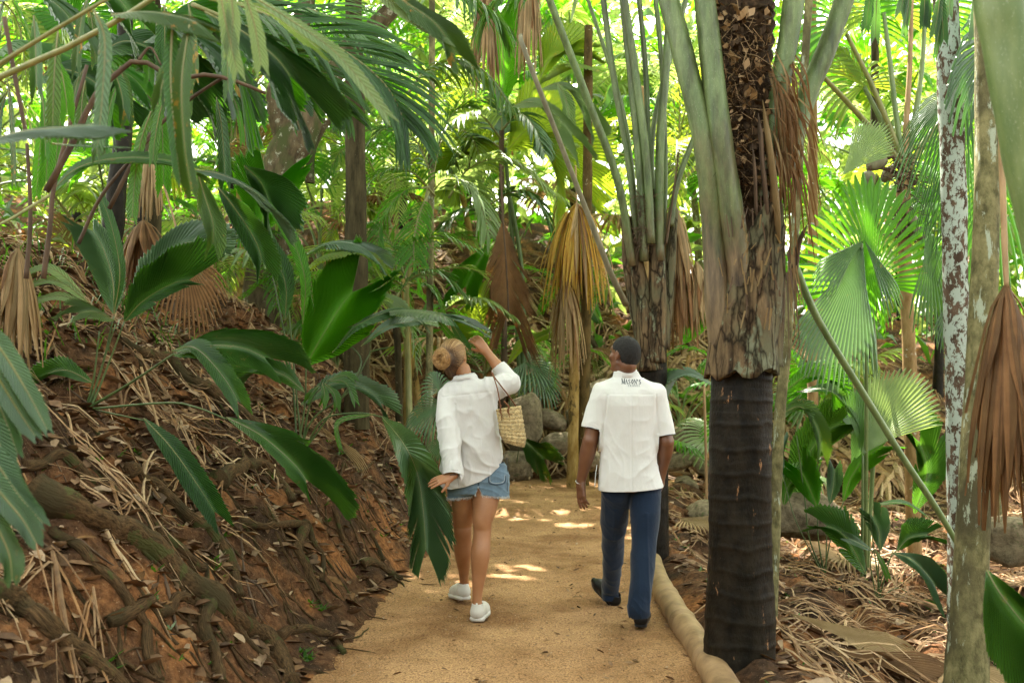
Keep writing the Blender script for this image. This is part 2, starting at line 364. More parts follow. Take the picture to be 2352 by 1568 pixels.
def sand_mat():
    m, N, L, b = mat('path_sand')
    v = geo_vec(N, L, (1, 1, 1), 'pos')
    n1 = noise_node(N, L, 1.3, 5, v, 0.6); r1 = ramp(N, [(0.38, (0.225, 0.118, 0.050)), (0.60, (0.400, 0.238, 0.116))]); L.new(n1.outputs[0], r1.inputs[0])
    n2 = noise_node(N, L, 95, 5, v, 0.8); r2 = ramp(N, [(0.38, (0.30, 0.26, 0.22)), (0.5, (1, 1, 1)), (0.62, (1.5, 1.45, 1.35))]); L.new(n2.outputs[0], r2.inputs[0])
    c = mixc(N, L, 0.9, r1.outputs[0], r2.outputs[0], 'MULTIPLY')
    n3 = noise_node(N, L, 34, 4, v, 0.62); r3 = ramp(N, [(0.615, (0, 0, 0)), (0.66, (0.75, 0.75, 0.75))]); L.new(n3.outputs[0], r3.inputs[0])
    c = mixc(N, L, r3.outputs[0], c, (0.075, 0.038, 0.018, 1))
    L.new(c, b.inputs['Base Color']); b.inputs['Roughness'].default_value = 0.95; b.inputs['Specular IOR Level'].default_value = 0.15
    n5 = noise_node(N, L, 12, 4, v)
    p = bump(N, L, n2.outputs[0], 0.7, 0.006); L.new(bump(N, L, n5.outputs[0], 0.5, 0.03, p), b.inputs['Normal'])
    return m
SOIL = soil_mat(); SAND = sand_mat()
ground = struct(link('ground', mesh_from('ground', VG, FQ, True, [SOIL])))

px_ = axis([(0, 1, 0.02)]); py_ = axis([(-6, 2, 0.25), (2, 14.6, 0.05)])
TT, YY = np.meshgrid(px_, py_, indexing='ij')
le = toe(YY) - 0.10 + 0.10 * vnoise(YY * 1.7, YY * 0, seed=21) + 0.04 * vnoise(YY * 7, YY * 0, seed=22)
re = redge(YY) - 0.02
XX = le + (re - le) * TT
ZZ = hgt(XX, YY, False) * 0 + 0.004 + 0.006 * fbm(XX * 5, YY * 5, o=3, seed=13) + 0.009 * fbm(XX * 14, YY * 14, o=3, seed=23) + 0.014 * vnoise(XX * 2.2, YY * 2.2, seed=25) - 0.012 * np.clip(vnoise(XX * 5.5, YY * 3.6, seed=27) - .35, 0, 1) * 2
ZZ = ZZ - 0.05 * sstep(0.06, 0.0, TT) * 0 - 0.03 * (1 - sstep(0, 0.05, TT))
i2 = np.arange(XX.size).reshape(XX.shape)
FP = np.stack([i2[:-1, :-1], i2[1:, :-1], i2[1:, 1:], i2[:-1, 1:]], -1).reshape(-1, 4)
struct(link('path', mesh_from('path', np.stack([XX, YY, ZZ], -1).reshape(-1, 3), FP, True, [SAND])))

def G(px, py, off=0.0, dmin=2.2, dmax=28.0):
    """where the sight line through (px, py) meets the ground"""
    ds = np.arange(dmin, dmax, 0.03)
    p = [P(px, py, d) for d in (1.0,)][0] - Vector((0, 0, CAMZ))
    x = p.x * ds; z = CAMZ + p.z * ds
    h = hgt(x, ds) + off
    k = np.nonzero(z <= h)[0]
    i = k[0] if len(k) else len(ds) - 1
    return Vector((x[i], ds[i], z[i]))
# ------------------------------------------------------------------ leaf builders
Z3 = Vector((0, 0, 1))
def blade(mb, ctrl, w, n0, n1=None, ribs=34, M=7, sweep=0.75, fold=0.12, droop=0.0, lobes=1, m=0, prof=None, split_at=0.45, side=(1, 1), twist=0.0, pleat=0.011, seed=0, rag=0.05):
    """an undivided, pleated palm leaf blade along a midrib; ribs sweep forward so the apex is notched"""
    rnd = random.Random(seed * 77 + 5)
    NT = ribs * 2 + 1
    mid = crom(ctrl, NT); n1 = n1 or n0; n0 = Vector(n0); n1 = Vector(n1)
    prof = prof or ([0, 0.08, 0.25, 0.5, 0.8, 1.0], [0.08, 0.40, 0.80, 1.0, 0.98, 0.80])
    Ln = sum((mid[i + 1] - mid[i]).length for i in range(NT - 1))
    fr = []
    for i in range(NT):
        t = i / (NT - 1)
        T = (mid[min(i + 1, NT - 1)] - mid[max(i - 1, 0)]).normalized()
        n = n0.lerp(n1, t).normalized(); Sd = T.cross(n).normalized(); n = Sd.cross(T).normalized()
        fr.append((T, Sd, n))
    for sg in (1, -1):
        wsd = w * side[0 if sg > 0 else 1]
        if wsd <= 0: continue
        cuts = [0] + sorted(rnd.sample(range(int(NT * 0.25), NT - 3), lobes - 1)) + [NT - 1] if lobes > 1 else [0, NT - 1]
        cuts = [c - c % 2 for c in cuts[:-1]] + [cuts[-1]]
        for q in range(len(cuts) - 1):
            a, b_ = cuts[q], cuts[q + 1]
            if b_ - a < 2: continue
            dd = (rnd.random() - 0.35) * 0.5 if lobes > 1 else 0
            df = (rnd.random() - 0.5) * 0.25 if lobes > 1 else 0
            V = []; U = []
            for i in range(a, b_ + 1):
                t = i / (NT - 1); T, Sd, n = fr[i]
                ww = wsd * interp(prof[0], prof[1], t)
                e = 1 + (rag if i % 2 else -rag) + rag * 1.5 * float(vnoise(np.array([i * 0.31]), np.array([seed + sg * 3.0]))[0])
                swp = sweep * (0.75 + 0.65 * t)
                for j in range(M + 1):
                    s = j / M; se = s * (e if j == M else 1)
                    x = ww * se; k = max(0.0, (s - split_at) / (1 - split_at))
                    p = mid[i] + Sd * sg * x * (1 - 0.15 * s * t) + T * (x * (swp + df * k))
                    p = p + n * (fold * x - 0.10 * x * s) + n * ((pleat if i % 2 else -pleat) * min(1, s * 3) * min(1, ww * 5))
                    p = p - Z3 * (droop * s * s * ww + dd * k * k * ww)
                    V.append(p); U.append((i * 0.5, s * ww))
            c = M + 1
            Fc = []
            for i in range(b_ - a):
                for j in range(M):
                    f = (i * c + j, i * c + j + 1, (i + 1) * c + j + 1, (i + 1) * c + j)
                    Fc.append(f if sg > 0 else f[::-1])
            mb.add(V, Fc, m, U)
    return mid

def fan(mb, hub, axis_, n, rad, span=150, rays=26, m=0, droop=0.25, sd=0.68, cost=0.35, cup=0.15, seed=0, M=6, shape=0.2, tipdroop=0.4):
    """costapalmate fan leaf: pleated rays from a hub, split towards the tips"""
    rnd = random.Random(seed * 13 + 1)
    A = Vector(axis_).normalized(); n = Vector(n); Sd = A.cross(n).normalized(); n = Sd.cross(A).normalized(); hub = Vector(hub)
    for r in range(rays):
        a0 = R(-span + 2 * span * r / rays); a1 = R(-span + 2 * span * (r + 1) / rays); am = (a0 + a1) / 2; ha = (a1 - a0) / 2
        Lr = rad * (1 - shape * abs(am) / R(span)) * (1 + 0.05 * (rnd.random() - 0.5))
        base = hub + A * (cost * rad * max(0, math.cos(am)) ** 2)
        td = tipdroop * (0.6 + 0.8 * rnd.random())
        V = []; U = []
        for j in range(M + 1):
            s = j / M
            k = max(0, (s - sd) / (1 - sd)); h = ha * (1 - 0.80 * k)
            for q, aa in enumerate((am - h, am, am + h)):
                d = A * math.cos(aa) + Sd * math.sin(aa)
                rr = Lr * s * (1 - cost * 0.5 * max(0, math.cos(am)))
                p = base.lerp(hub, 1 - min(1, s * 3)) + d * rr
                p = p + n * (cup * rr * (abs(math.sin(aa)) ** 1.5) + (0.28 * rr * math.tan(min(ha, 0.2)) * (1 if q == 1 else -1)) * (1 - 0.5 * k))
                p = p - Z3 * (droop * rr * s + td * k * k * rad * (1 - sd))
                V.append(p); U.append((r + q * 0.5, s))
        Fc = []
        for j in range(M):
            for q in range(2): Fc.append((j * 3 + q, j * 3 + q + 1, j * 3 + q + 4, j * 3 + q + 3))
        mb.add(V, Fc, m, U)

def pinnate(mb, ctrl, ll, pairs=34, lw=0.016, m=0, ms=1, ang=58, up=0.25, droop=0.55, seed=0, r0=0.012, start=0.12, K=5, nrm=None, sides=(1, 1), wild=0.12, clump=0):
    """feather leaf: rachis tube and folded leaflets"""
    rnd = random.Random(seed * 31 + 3)
    NR = 26
    mid = crom(ctrl, NR)
    tube(mb, mid, [r0 * (1 - 0.85 * i / (NR - 1)) for i in range(NR)], 5, ms)
    for i in range(pairs):
        t = start + (1 - start) * (i + 0.5) / pairs; k = t * (NR - 1); j = min(int(k), NR - 2)
        p0 = mid[j].lerp(mid[j + 1], k - j); T = (mid[j + 1] - mid[j]).normalized()
        n = Vector(nrm) if nrm else Z3; Sd = T.cross(n)
        if Sd.length < 0.05: Sd = Vector((1, 0, 0))
        Sd.normalize(); n2 = Sd.cross(T).normalized()
        prof = interp([0, 0.15, 0.45, 0.8, 1], [0.55, 0.85, 1.0, 0.8, 0.42], t)
        for sg in (1, -1):
            if not sides[0 if sg > 0 else 1]: continue
            a = R(ang * (1.05 - 0.45 * t) + rnd.uniform(-6, 6))
            L = ll * prof * rnd.uniform(0.9, 1.08)
            d = (T * math.cos(a) + Sd * sg * math.sin(a) + n2 * (up + rnd.uniform(-wild, wild))).normalized()
            ws = d.cross(n2).normalized()
            V = []; U = []; p = p0.copy(); st = L / K
            for q in range(K + 1):
                s = q / K; w = lw * (0.45 + 1.6 * s - 1.95 * s * s + 0.0) if s < 1 else 0.0008
                w = max(w, 0.0008)
                dn = n2 * (0.35 * w)
                V += [p - ws * w + dn, p - dn, p + ws * w + dn]; U += [(0, s), (0.5, s), (1, s)]
                d = (d - Z3 * (droop * 2.0 / K * (0.35 + s))).normalized(); p = p + d * st
            Fc = []
            for q in range(K):
                for z in range(2): Fc.append((q * 3 + z, q * 3 + z + 1, q * 3 + z + 4, q * 3 + z + 3))
            mb.add(V, Fc, m, U)
    return mid

def skirt(mb, top, length, width, m=0, strips=46, seed=0, flare=0.5, nrm=Vector((0, -1, 0)), ang=1.0):
    """dead fan leaf folded down: long hanging pleated strips"""
    rnd = random.Random(seed * 19 + 7); top = Vector(top)
    for i in range(strips):
        f = i / (strips - 1) * 2 - 1 + rnd.uniform(-0.04, 0.04)
        a = f * math.pi * ang
        dirx = Vector((math.sin(a), -math.cos(a), 0))
        L = length * rnd.choice((rnd.uniform(0.75, 1.05), rnd.uniform(0.75, 1.05), rnd.uniform(0.35, 0.8))); w = rnd.uniform(0.008, 0.024); wj = rnd.uniform(0.6, 1.35); aj = rnd.uniform(-.25, .25)
        V = []; U = []; K = 6; p = top.copy() + dirx * 0.03
        ph = rnd.random() * 6
        for q in range(K + 1):
            s = q / K
            o = Vector((math.sin(a + aj * s), -math.cos(a + aj * s), 0)) * width * wj * (s ** 0.7) * (1 - 0.25 * s) + Vector((math.sin(ph + s * 3) * 0.015, math.cos(ph + s * 4) * 0.015, 0)) * s
            p = top + o - Z3 * L * s
            sdv = Vector((math.cos(a), math.sin(a), 0)) * w * (0.5 + s * 1.4 if s < 0.6 else 1.34 * (1 - (s - 0.6) / 0.45))
            nn = dirx * w * 0.5
            V += [p - sdv, p + nn, p + sdv]; U += [(0, s), (0.5, s), (1, s)]
        Fc = []
        for q in range(K):
            for z in range(2): Fc.append((q * 3 + z, q * 3 + z + 1, q * 3 + z + 4, q * 3 + z + 3))
        mb.add(V, Fc, m if rnd.random() < .72 else rnd.choice((1, 2)), U)

def trunk_mesh(name, pts, rads, mat_, sides=20, segs=60, ring=0.0, ringh=0.12, rough=0.03, seed=0):
    c = crom(pts, segs); rr = [interp(np.linspace(0, 1, len(rads)), rads, i / (segs - 1)) for i in range(segs)]
    V = []; U = []; L = 0
    for i in range(segs):
        if i: L += (c[i] - c[i - 1]).length
        T = (c[min(i + 1, segs - 1)] - c[max(i - 1, 0)]).normalized(); a1 = T.cross(Vector((0, 1, 0.01))).normalized(); a2 = T.cross(a1).normalized()
        ka = np.arange(sides) * 2 * math.pi / sides
        nn = fbm(np.cos(ka) * 1.5 + seed, np.sin(ka) * 1.5, np.full(sides, L * 3.0), 3, seed)
        for k in range(sides):
            rg = 0
            if ring:
                ph = ((L + 0.02 * nn[k]) / ringh) % 1.0; rg = ring * (math.exp(-((ph - 0.5) / 0.10) ** 2) + 0.35 * ph)
            q = rr[i] * (1 + rough * nn[k] * 1.5 + rg)
            V.append(c[i] + (a1 * math.cos(ka[k]) + a2 * math.sin(ka[k])) * q); U.append((k / sides, L))
    Fc = [(i * sides + k, i * sides + (k + 1) % sides, (i + 1) * sides + (k + 1) % sides, (i + 1) * sides + k) for i in range(segs - 1) for k in range(sides)]
    Fc.append(tuple(range((segs - 1) * sides, segs * sides)))
    return mesh_from(name, V, Fc, True, [mat_], None, U)
# ------------------------------------------------------------------ the big palm beside the bamboo kerb
def longer(q):
    (x0, y0, d0), (x1, y1, d1) = q[-2], q[-1]
    return q + [(x1 + (x1 - x0) * 2.0, y1 + (y1 - y0) * 2.0, d1 + (d1 - d0) * 2.0)] if y1 < 0 else q
def pt(L): return [P(*q) for q in L]
def stem(mb, pts, r0, r1, m=0, flat=0.62, sides=12, seed=0, n=26):
    """leaf stalk: channelled, broad at its foot"""
    c = crom(pts, n); tube(mb, c, [r0 + (r1 - r0) * (i / (n - 1)) ** 0.7 for i in range(n)], sides, m, flat=flat, jitter=0.05, seed=seed)

def build_big_palm():
    D = 5.25
    base = P(1698, 1552, D); base.z = hz(base.x, base.y) - 0.08
    t = thing('palm_tree', base, 'thick palm with a black ringed trunk right behind the bamboo log, old leaf bases above', 'palm tree')
    tr = trunk_mesh('trunk', [base, P(1700, 1250, D), P(1702, 1000, D), P(1704, 840, D + 0.02)], [0.192, 0.165, 0.160, 0.160, 0.156], BK_BLACK, 40, 240, 0.022, 0.125, 0.034, 5)
    link('trunk', tr, t)
    # overlapping leaf bases: sheaths that split open upwards
    def sheath(ax, w0, w1, a_c, spread, top_w, m=BK_SHEATH, seed=0, th=0.02, sidecurl=0.0, seg=44, na=26):
        """ax: centre line; covers an arc of the trunk, narrows into a stalk"""
        c = crom(ax, seg); V = []; U = []
        for i in range(seg):
            s = i / (seg - 1)
            r = w0 + (w1 - w0) * s
            sp = spread * (1 - s) ** 0.8 + top_w * (1 - (1 - s) ** 0.8)
            for k in range(na):
                f = k / (na - 1) * 2 - 1; a = a_c + f * sp
                nz = float(vnoise(np.array([k * 0.5 + seed]), np.array([i * 0.12]), seed=seed)[0]) * 0.010 + float(vnoise(np.array([k * 2.1 + seed]), np.array([i * 0.07]), seed=seed + 1)[0]) * 0.007
                rr = r * (1 + 0.10 * (1 - f * f)) + nz
                V.append(c[i] + Vector((math.sin(a) * rr, -math.cos(a) * rr, (0.02 * math.sin(k * 1.3 + seed) + nz * 2) if i in (0,) else nz))); U.append((k / na, s * 2))
        Fc = [(i * na + k, i * na + k + 1, (i + 1) * na + k + 1, (i + 1) * na + k) for i in range(seg - 1) for k in range(na - 1)]
        o = link('leaf_base', mesh_from('leaf_base', V, Fc, True, [m], None, U), t)
        md = o.modifiers.new('s', 'SOLIDIFY'); md.thickness = th; md.offset = -1
        return o
    sheath([P(1700, 862, D), P(1710, 740, D), P(1726, 620, D), P(1752, 478, D)], 0.182, 0.150, 0.12, 2.3, 0.30, seed=1, th=.022)
    if False: sheath([P(1690, 800, D + 0.02), P(1680, 650, D + 0.02), P(1668, 500, D + 0.05), P(1655, 380, D + 0.05)], 0.180, 0.12, -0.9, 1.5, 0.9, seed=2)
    if False: sheath([P(1695, 760, D + 0.04), P(1700, 600, D + 0.08), P(1700, 430, D + 0.1), P(1690, 300, D + 0.1)], 0.170, 0.16, -0.2, 1.6, 0.8, seed=3, m=BK_SHEATH)
    if False: sheath([P(1712, 800, D + 0.05), P(1742, 650, D + 0.06), P(1762, 500, D + 0.08), P(1782, 330, D + 0.08)], 0.165, 0.11, 0.8, 1.7, 0.8, seed=4)
    # inner column of old fibre and dead bases
    fb = MB(); tube(fb, crom([P(1704, 850, D + 0.1), P(1710, 600, D + 0.12), P(1708, 350, D + 0.13), P(1712, 60, D + 0.15), P(1715, -80, D + 0.15)], 60), [0.165] * 30 + [0.17, 0.15] * 15, 22, 0, jitter=0.22, seed=9)
    rnd = random.Random(3)
    for i in range(620):
        f = rnd.random(); q = P(1700 + rnd.uniform(-42, 42), 40 + 420 * f + rnd.uniform(-30, 30), D - 0.02 + rnd.uniform(-0.05, 0.03))
        d = Vector((rnd.uniform(-1, 1), rnd.uniform(-0.5, 0.2), rnd.uniform(-1.3, 0.5))).normalized() * rnd.uniform(0.04, 0.22)
        bend = Vector((rnd.uniform(-1, 1), rnd.uniform(-0.6, 0.2), rnd.uniform(-1, 0.4))) * 0.04
        tube(fb, [q, q + d * 0.5 + bend, q + d], [0.0022, 0.002, 0.001], 3, 1 if rnd.random() < 0.75 else 2, cap=False)
    for i in range(420):   # flakes of rotten leaf caught in the fibre
        q = P(1705 + rnd.uniform(-62, 66), 10 + 450 * rnd.random(), D - 0.05 + rnd.uniform(-0.05, 0.03)); s = rnd.uniform(0.012, 0.04)
        a = Vector((rnd.uniform(-1, 1), rnd.uniform(-1, 1), rnd.uniform(-1, 1))).normalized() * s; b = a.cross(Vector((rnd.random(), rnd.random(), rnd.random()))).normalized() * s * 0.6
        fb.add([q - a, q + b, q + a, q - b], [(0, 1, 2, 3)], 1 if rnd.random() < 0.6 else 2)
    link('fibre_mat', fb.mesh('fibre_mat', [FIBRE, FIBRE, ST_T]), t)
    # live stalks
    stalks = [([(1668, 850, D + 0.0), (1648, 700, D - 0.02), (1640, 540, D - 0.03), (1618, 330, D - 0.08), (1570, 130, D - 0.05), (1520, -60, D)], 0.096, 0.068, ST_A),
              ([(1712, 800, D - 0.04), (1700, 640, D - 0.07), (1680, 490, D - 0.10), (1652, 300, D - 0.12), (1632, 120, D - 0.1), (1612, -60, D - 0.08)], 0.104, 0.068, ST_A),
              ([(1770, 840, D + .03), (1782, 700, D + .02), (1786, 560, D + .02), (1780, 440, D + .04)], 0.085, 0.04, BK_SHEATH), ([(1735, 830, D + .08), (1742, 650, D + .08), (1740, 480, D + .08), (1745, 380, D + .08)], 0.11, 0.05, BK_SHEATH),
              ([(1745, 470, D), (1770, 330, D - 0.02), (1792, 200, D - 0.04), (1812, 80, D - 0.05), (1832, -60, D - 0.05)], 0.055, 0.078, ST_A),
              ([(1800, 400, D + 0.15), (1850, 230, D + 0.15), (1900, 110, D + 0.15), (1960, -60, D + 0.15)], 0.075, 0.07, ST_A),
              ([(1700, 300, D + 0.2), (1700, 100, D + 0.2), (1690, -60, D + 0.2)], 0.07, 0.07, ST_D)]
    for i, (q, a, b_, m) in enumerate(stalks):
        mb = MB(); stem(mb, pt(longer(q)), a, b_, 0, 0.75, 14, i, 40); link('leaf_stalk', mb.mesh('leaf_stalk', [m]), t)
    # dead stalks and stiff brown tatters on the right of the crown
    mb = MB()
    for i, (q, a, b_) in enumerate([([(1790, 560, D - 0.15), (1775, 400, D - 0.18), (1752, 230, D - 0.14)], 0.040, 0.05), ([(1765, 520, D - 0.14), (1752, 380, D - 0.16), (1742, 260, D - 0.12)], 0.035, 0.04),
                                    ([(1802, 480, D - 0.08), (1795, 330, D - 0.1), (1775, 170, D - 0.1)], 0.03, 0.02), ([(1738, 500, D - 0.14), (1735, 420, D - 0.15), (1728, 330, D - 0.12)], 0.028, 0.02),
                                    ([(1822, 640, D - 0.02), (1835, 560, D - 0.06), (1856, 512, D - 0.1)], 0.045, 0.014)]):
        cc = crom(pt(q), 22); tube(mb, cc, [max(.004, (a + (b_ - a) * j / 21) * min(1, j / 3 + .15, (21 - j) / 5 + .08)) for j in range(22)], 10, 0 if i in (0, 2) else 1, flat=.3, jitter=.3, seed=i)
    link('dead_stalk', mb.mesh('dead_stalk', [LT, ST_B]), t)
    mb = MB()
    for i in range(85):
        x0 = 1795 + rnd.uniform(-35, 25); y0 = 120 + rnd.uniform(-10, 240)
        f = rnd.random()
        x1 = x0 + 10 + 120 * f * rnd.random(); y1 = y0 + rnd.uniform(90, 330) * (1 - 0.2 * f)
        y1 = min(y1, 640)
        q = crom([P(x0, y0, D - 0.05), P((x0 + x1) / 2 + 14 * f, (y0 + y1) / 2 - 20, D - 0.1 - 0.1 * f), P(x1, y1, D - 0.1)], 7); w = rnd.uniform(0.003, 0.0085)
        V = []; 
        for k, a in enumerate(q):
            ww = w * (1 - 0.75 * (k / 6) ** 2); V += [a - Vector((ww, 0.2 * ww, 0)), a + Vector((0, ww * 0.8, 0)), a + Vector((ww, -0.2 * ww, 0))]
        mb.add(V, [(k * 3 + z, k * 3 + z + 1, k * 3 + z + 4, k * 3 + z + 3) for k in range(6) for z in (0, 1)], rnd.choice((0, 1, 1)))
    link('dead_tatters', mb.mesh('dead_tatters', [LT, LR]), t)
    # bark scraps and splits standing off the sheaths
    mb = MB()
    for i in range(46):
        q = P(rnd.uniform(1650, 1800), rnd.uniform(470, 720), D - 0.19); L_ = rnd.uniform(0.03, 0.12); w = rnd.uniform(0.002, 0.006)
        tip = q + Vector((rnd.uniform(-0.03, 0.03), rnd.uniform(-0.02, 0.01), rnd.choice((-1, 1)) * L_))
        mb.add([q - Vector((w, 0, 0)), q + Vector((w, -0.004, 0)), tip + Vector((w * 0.3, -0.012, 0)), tip - Vector((w * 0.3, 0.0, 0))], [(0, 1, 2, 3)], rnd.choice((0, 1)))
    for i in range(16):
        q = P(rnd.uniform(1808, 1830), rnd.uniform(560, 640), D - 0.1); w = 0.005
        tip = q + Vector((rnd.uniform(-0.01, 0.05), rnd.uniform(-0.04, 0.02), -rnd.uniform(0.1, 0.45)))
        mb.add([q - Vector((w, 0, 0)), q + Vector((w, -0.004, 0)), tip + Vector((w * 0.3, 0, 0)), tip - Vector((w * 0.3, 0.0, 0))], [(0, 1, 2, 3)], rnd.choice((0, 1)))
    link('bark_scrap', mb.mesh('bark_scrap', [ST_B, LT]), t)
build_big_palm()

def build_second_palm():
    D = 8.3
    base = P(1500, 1275, D); base.z = hz(base.x, base.y) - 0.06
    t = thing('palm_tree', base, 'palm behind the man with a dark trunk and a tall spray of green leaf stalks', 'palm tree')
    link('trunk', trunk_mesh('trunk', [base, P(1500, 1050, D), P(1497, 830, D)], [0.13, 0.125, 0.125], BK_BLACK, 26, 110, 0.02, 0.14, 0.02, 8), t)
    for q, a, b_, m in [([(1492, 850, D - .02), (1478, 700, D - .03), (1455, 580, D), (1432, 500, D)], 0.14, 0.05, BK_SHEATH), ([(1504, 830, D - .04), (1510, 700, D - .06), (1508, 560, D - .05), (1500, 440, D)], 0.125, 0.07, BK_SHEATH),
                        ([(1518, 800, D), (1532, 690, D + .02), (1540, 600, D), (1548, 480, D)], 0.09, 0.045, BK_SHEATH), ([(1482, 800, D + .04), (1462, 700, D + .04), (1445, 600, D + .04), (1440, 500, D + .04)], 0.10, 0.06, BK_SHEATH)]:
        mb = MB(); stem(mb, pt(q), a, b_, 0, 0.8, 18, int(q[0][0]), 34); link('leaf_base', mb.mesh('leaf_base', [m]), t)
    st = [([(1452, 610, D - .1), (1420, 420, D - .2), (1350, 230, D - .3), (1262, 0, D - .5), (1240, -60, D - .5)], .050, .038), ([(1468, 640, D), (1448, 400, D), (1410, 180, D), (1378, -60, D)], .045, .036),
          ([(1480, 600, D - .1), (1470, 400, D - .1), (1452, 200, D - .1), (1425, -60, D - .1)], .055, .045), ([(1496, 560, D - .15), (1484, 360, D - .15), (1458, 160, D - .15), (1425, -60, D - .15)], .052, .044),
          ([(1500, 600, D), (1490, 350, D), (1482, 150, D), (1462, -60, D)], .04, .03), ([(1514, 600, D - .1), (1516, 350, D - .1), (1530, 150, D - .1), (1545, -60, D - .1)], .06, .045),
          ([(1522, 560, D), (1528, 380, D), (1520, 150, D), (1500, -60, D)], .035, .028), ([(1540, 520, D - .1), (1556, 420, D - .1), (1600, 300, D - .1), (1625, 220, D - .1)], .04, .03),
          ([(1505, 520, D + .1), (1500, 300, D + .1), (1560, 60, D + .2), (1590, -60, D + .2)], .035, .03), ([(1470, 560, D + .1), (1440, 300, D + .3), (1400, 150, D + .3), (1330, -60, D + .4)], .03, .022)]
    for i, (q, a, b_) in enumerate(st):
        mb = MB(); stem(mb, pt(longer(q)), a, b_, 0, 0.7, 10, i, 40); link('leaf_stalk', mb.mesh('leaf_stalk', [ST_C]), t)
    mb = MB(); stem(mb, pt([(1530, 560, D - .12), (1545, 460, D - .12), (1560, 345, D - .12)]), .03, .012, 0, 0.4)
    for q in ([(1438, 700, D - .1), (1400, 620, D - .3), (1330, 440, D - .5), (1210, 130, D - .8), (1195, 80, D - .8)],):
        stem(mb, pt(q), .032, .018, 1)
    rnd = random.Random(8)
    for i in range(160):
        q = P(1475 + rnd.uniform(-12, 14), 440 + 130 * rnd.random(), D - 0.14); d = Vector((rnd.uniform(-1, 1), rnd.uniform(-.5, .2), rnd.uniform(-1, .6))).normalized() * rnd.uniform(0.03, 0.16)
        tube(mb, [q, q + d * .5 + Vector((0, 0, .01)), q + d], [0.003, 0.003, 0.001], 3, 0, cap=False)
    link('dead_stalk', mb.mesh('dead_stalk', [ST_B, ST_GREY]), t)
    # brown dead leaves hanging against its trunk
    for i, (x, y, L_, w) in enumerate([(1560, 560, 0.95, 0.16), (1545, 470, 0.8, 0.2), (1600, 600, 0.7, 0.12)]):
        mb = MB(); skirt(mb, P(x, y, D + .25), L_, w, 0, 40, 20 + i, ang=0.6); link('dead_leaf', mb.mesh('dead_leaf', [LT if i else LR, LR, LT]), t)
build_second_palm()

# ------------------------------------------------------------------ other trunks
def simple_tree(name, label, pts, rads, m, group=None, cat='tree', ring=0, seed=0, branches=(), rough=0.05, sides=18, segs=70, ringh=.12):
    q = pt(pts); b = q[0]; g = hz(b.x, b.y); q[0].z = g - 0.1
    t = thing(name, q[0], label, cat, group)
    link('trunk', trunk_mesh('trunk', q, rads, m, sides, segs, ring, ringh, rough, seed), t)
    for bp, br in branches:
        link('branch', trunk_mesh('branch', pt(bp), br, m, 12, 30, 0, .1, rough, seed + 3), t)
    return t
simple_tree('lichen_tree', 'slender brown trunk blotched all over with white lichen', [(2208, 1530, 6.6), (2206, 1150, 6.6), (2198, 800, 6.6), (2190, 400, 6.6), (2172, 0, 6.6), (2168, -80, 6.6)], [0.088, 0.082, 0.080, 0.080, 0.078, 0.078], BK_LICHEN, seed=2)
tg = simple_tree('olive_barked_tree', 'olive green mottled trunk with a thicker foot, in front of the white blotched one', [(2212, 1600, 4.9), (2226, 1400, 4.9), (2240, 1100, 4.9), (2254, 800, 4.95), (2268, 400, 5.0), (2262, 0, 5.05), (2260, -80, 5.05)], [0.115, 0.088, 0.076, 0.066, 0.060, 0.055, 0.054], BK_OLIVE, seed=4, rough=.05)
simple_tree('dark_trunk_tree', 'straight dark brown bare trunk rising from the left bank', [(818, 1010, 10.2), (820, 850, 10.2), (817, 560, 10.2), (815, 250, 10.2), (812, 0, 10.2), (811, -80, 10.2)], [0.14, 0.125, 0.115, 0.10, 0.085, 0.08], BK_BROWN, seed=6, rough=.07)
simple_tree('leaning_lichen_tree', 'thick leaning grey trunk spotted with lichen that forks near the top', [(600, 650, 13.5), (640, 430, 13.5), (685, 310, 13.5), (730, 210, 13.6), (790, 130, 13.8), (900, 20, 14), (950, -60, 14)], [0.36, 0.27, 0.25, 0.22, 0.16, 0.12, 0.1], BK_GREYL, seed=7, rough=.07,
            branches=[([(655, 330, 13.5), (640, 220, 13.5), (690, 60, 13.5), (720, -60, 13.5)], [0.15, 0.17, 0.13, 0.1]), ([(712, 420, 14.5), (716, 350, 14.5), (745, 290, 14.5), (775, 270, 14.5)], [0.07, 0.06, 0.05, 0.04])])
simple_tree('slim_lichen_tree', 'slim yellowish trunk with pale lichen just right of the big black palm', [(1768, 1240, 6.7), (1788, 1000, 6.7), (1806, 800, 6.7), (1824, 560, 6.7), (1842, 250, 6.7), (1862, -60, 6.7)], [0.042, 0.038, 0.034, 0.032, 0.028, 0.026], BK_OLIVE, seed=9, rough=.03)
simple_tree('slim_twin_trunk', 'golden slim trunk of the pair under the dead yellow leaf skirt, the lighter one', [(1314, 1098, 13.6), (1318, 900, 13.6), (1320, 700, 13.6), (1322, 520, 13.6)], [0.085, 0.068, 0.065, 0.06], BK_GOLD, 'twin slim trunks beside the path end', seed=10)
simple_tree('slim_twin_trunk', 'darker mossy trunk of the pair under the dead yellow leaf skirt, nearer the man', [(1338, 1098, 13.8), (1343, 900, 13.8), (1348, 600, 13.8), (1350, 300, 13.8), (1352, 60, 13.8)], [0.085, 0.072, 0.07, 0.065, 0.06], bark_mat('bark_gold_dark', (0.05, 0.035, 0.012), (0.13, 0.085, 0.03), (0.38, 0.36, 0.22, 1), 0.62, 9), 'twin slim trunks beside the path end', seed=11)
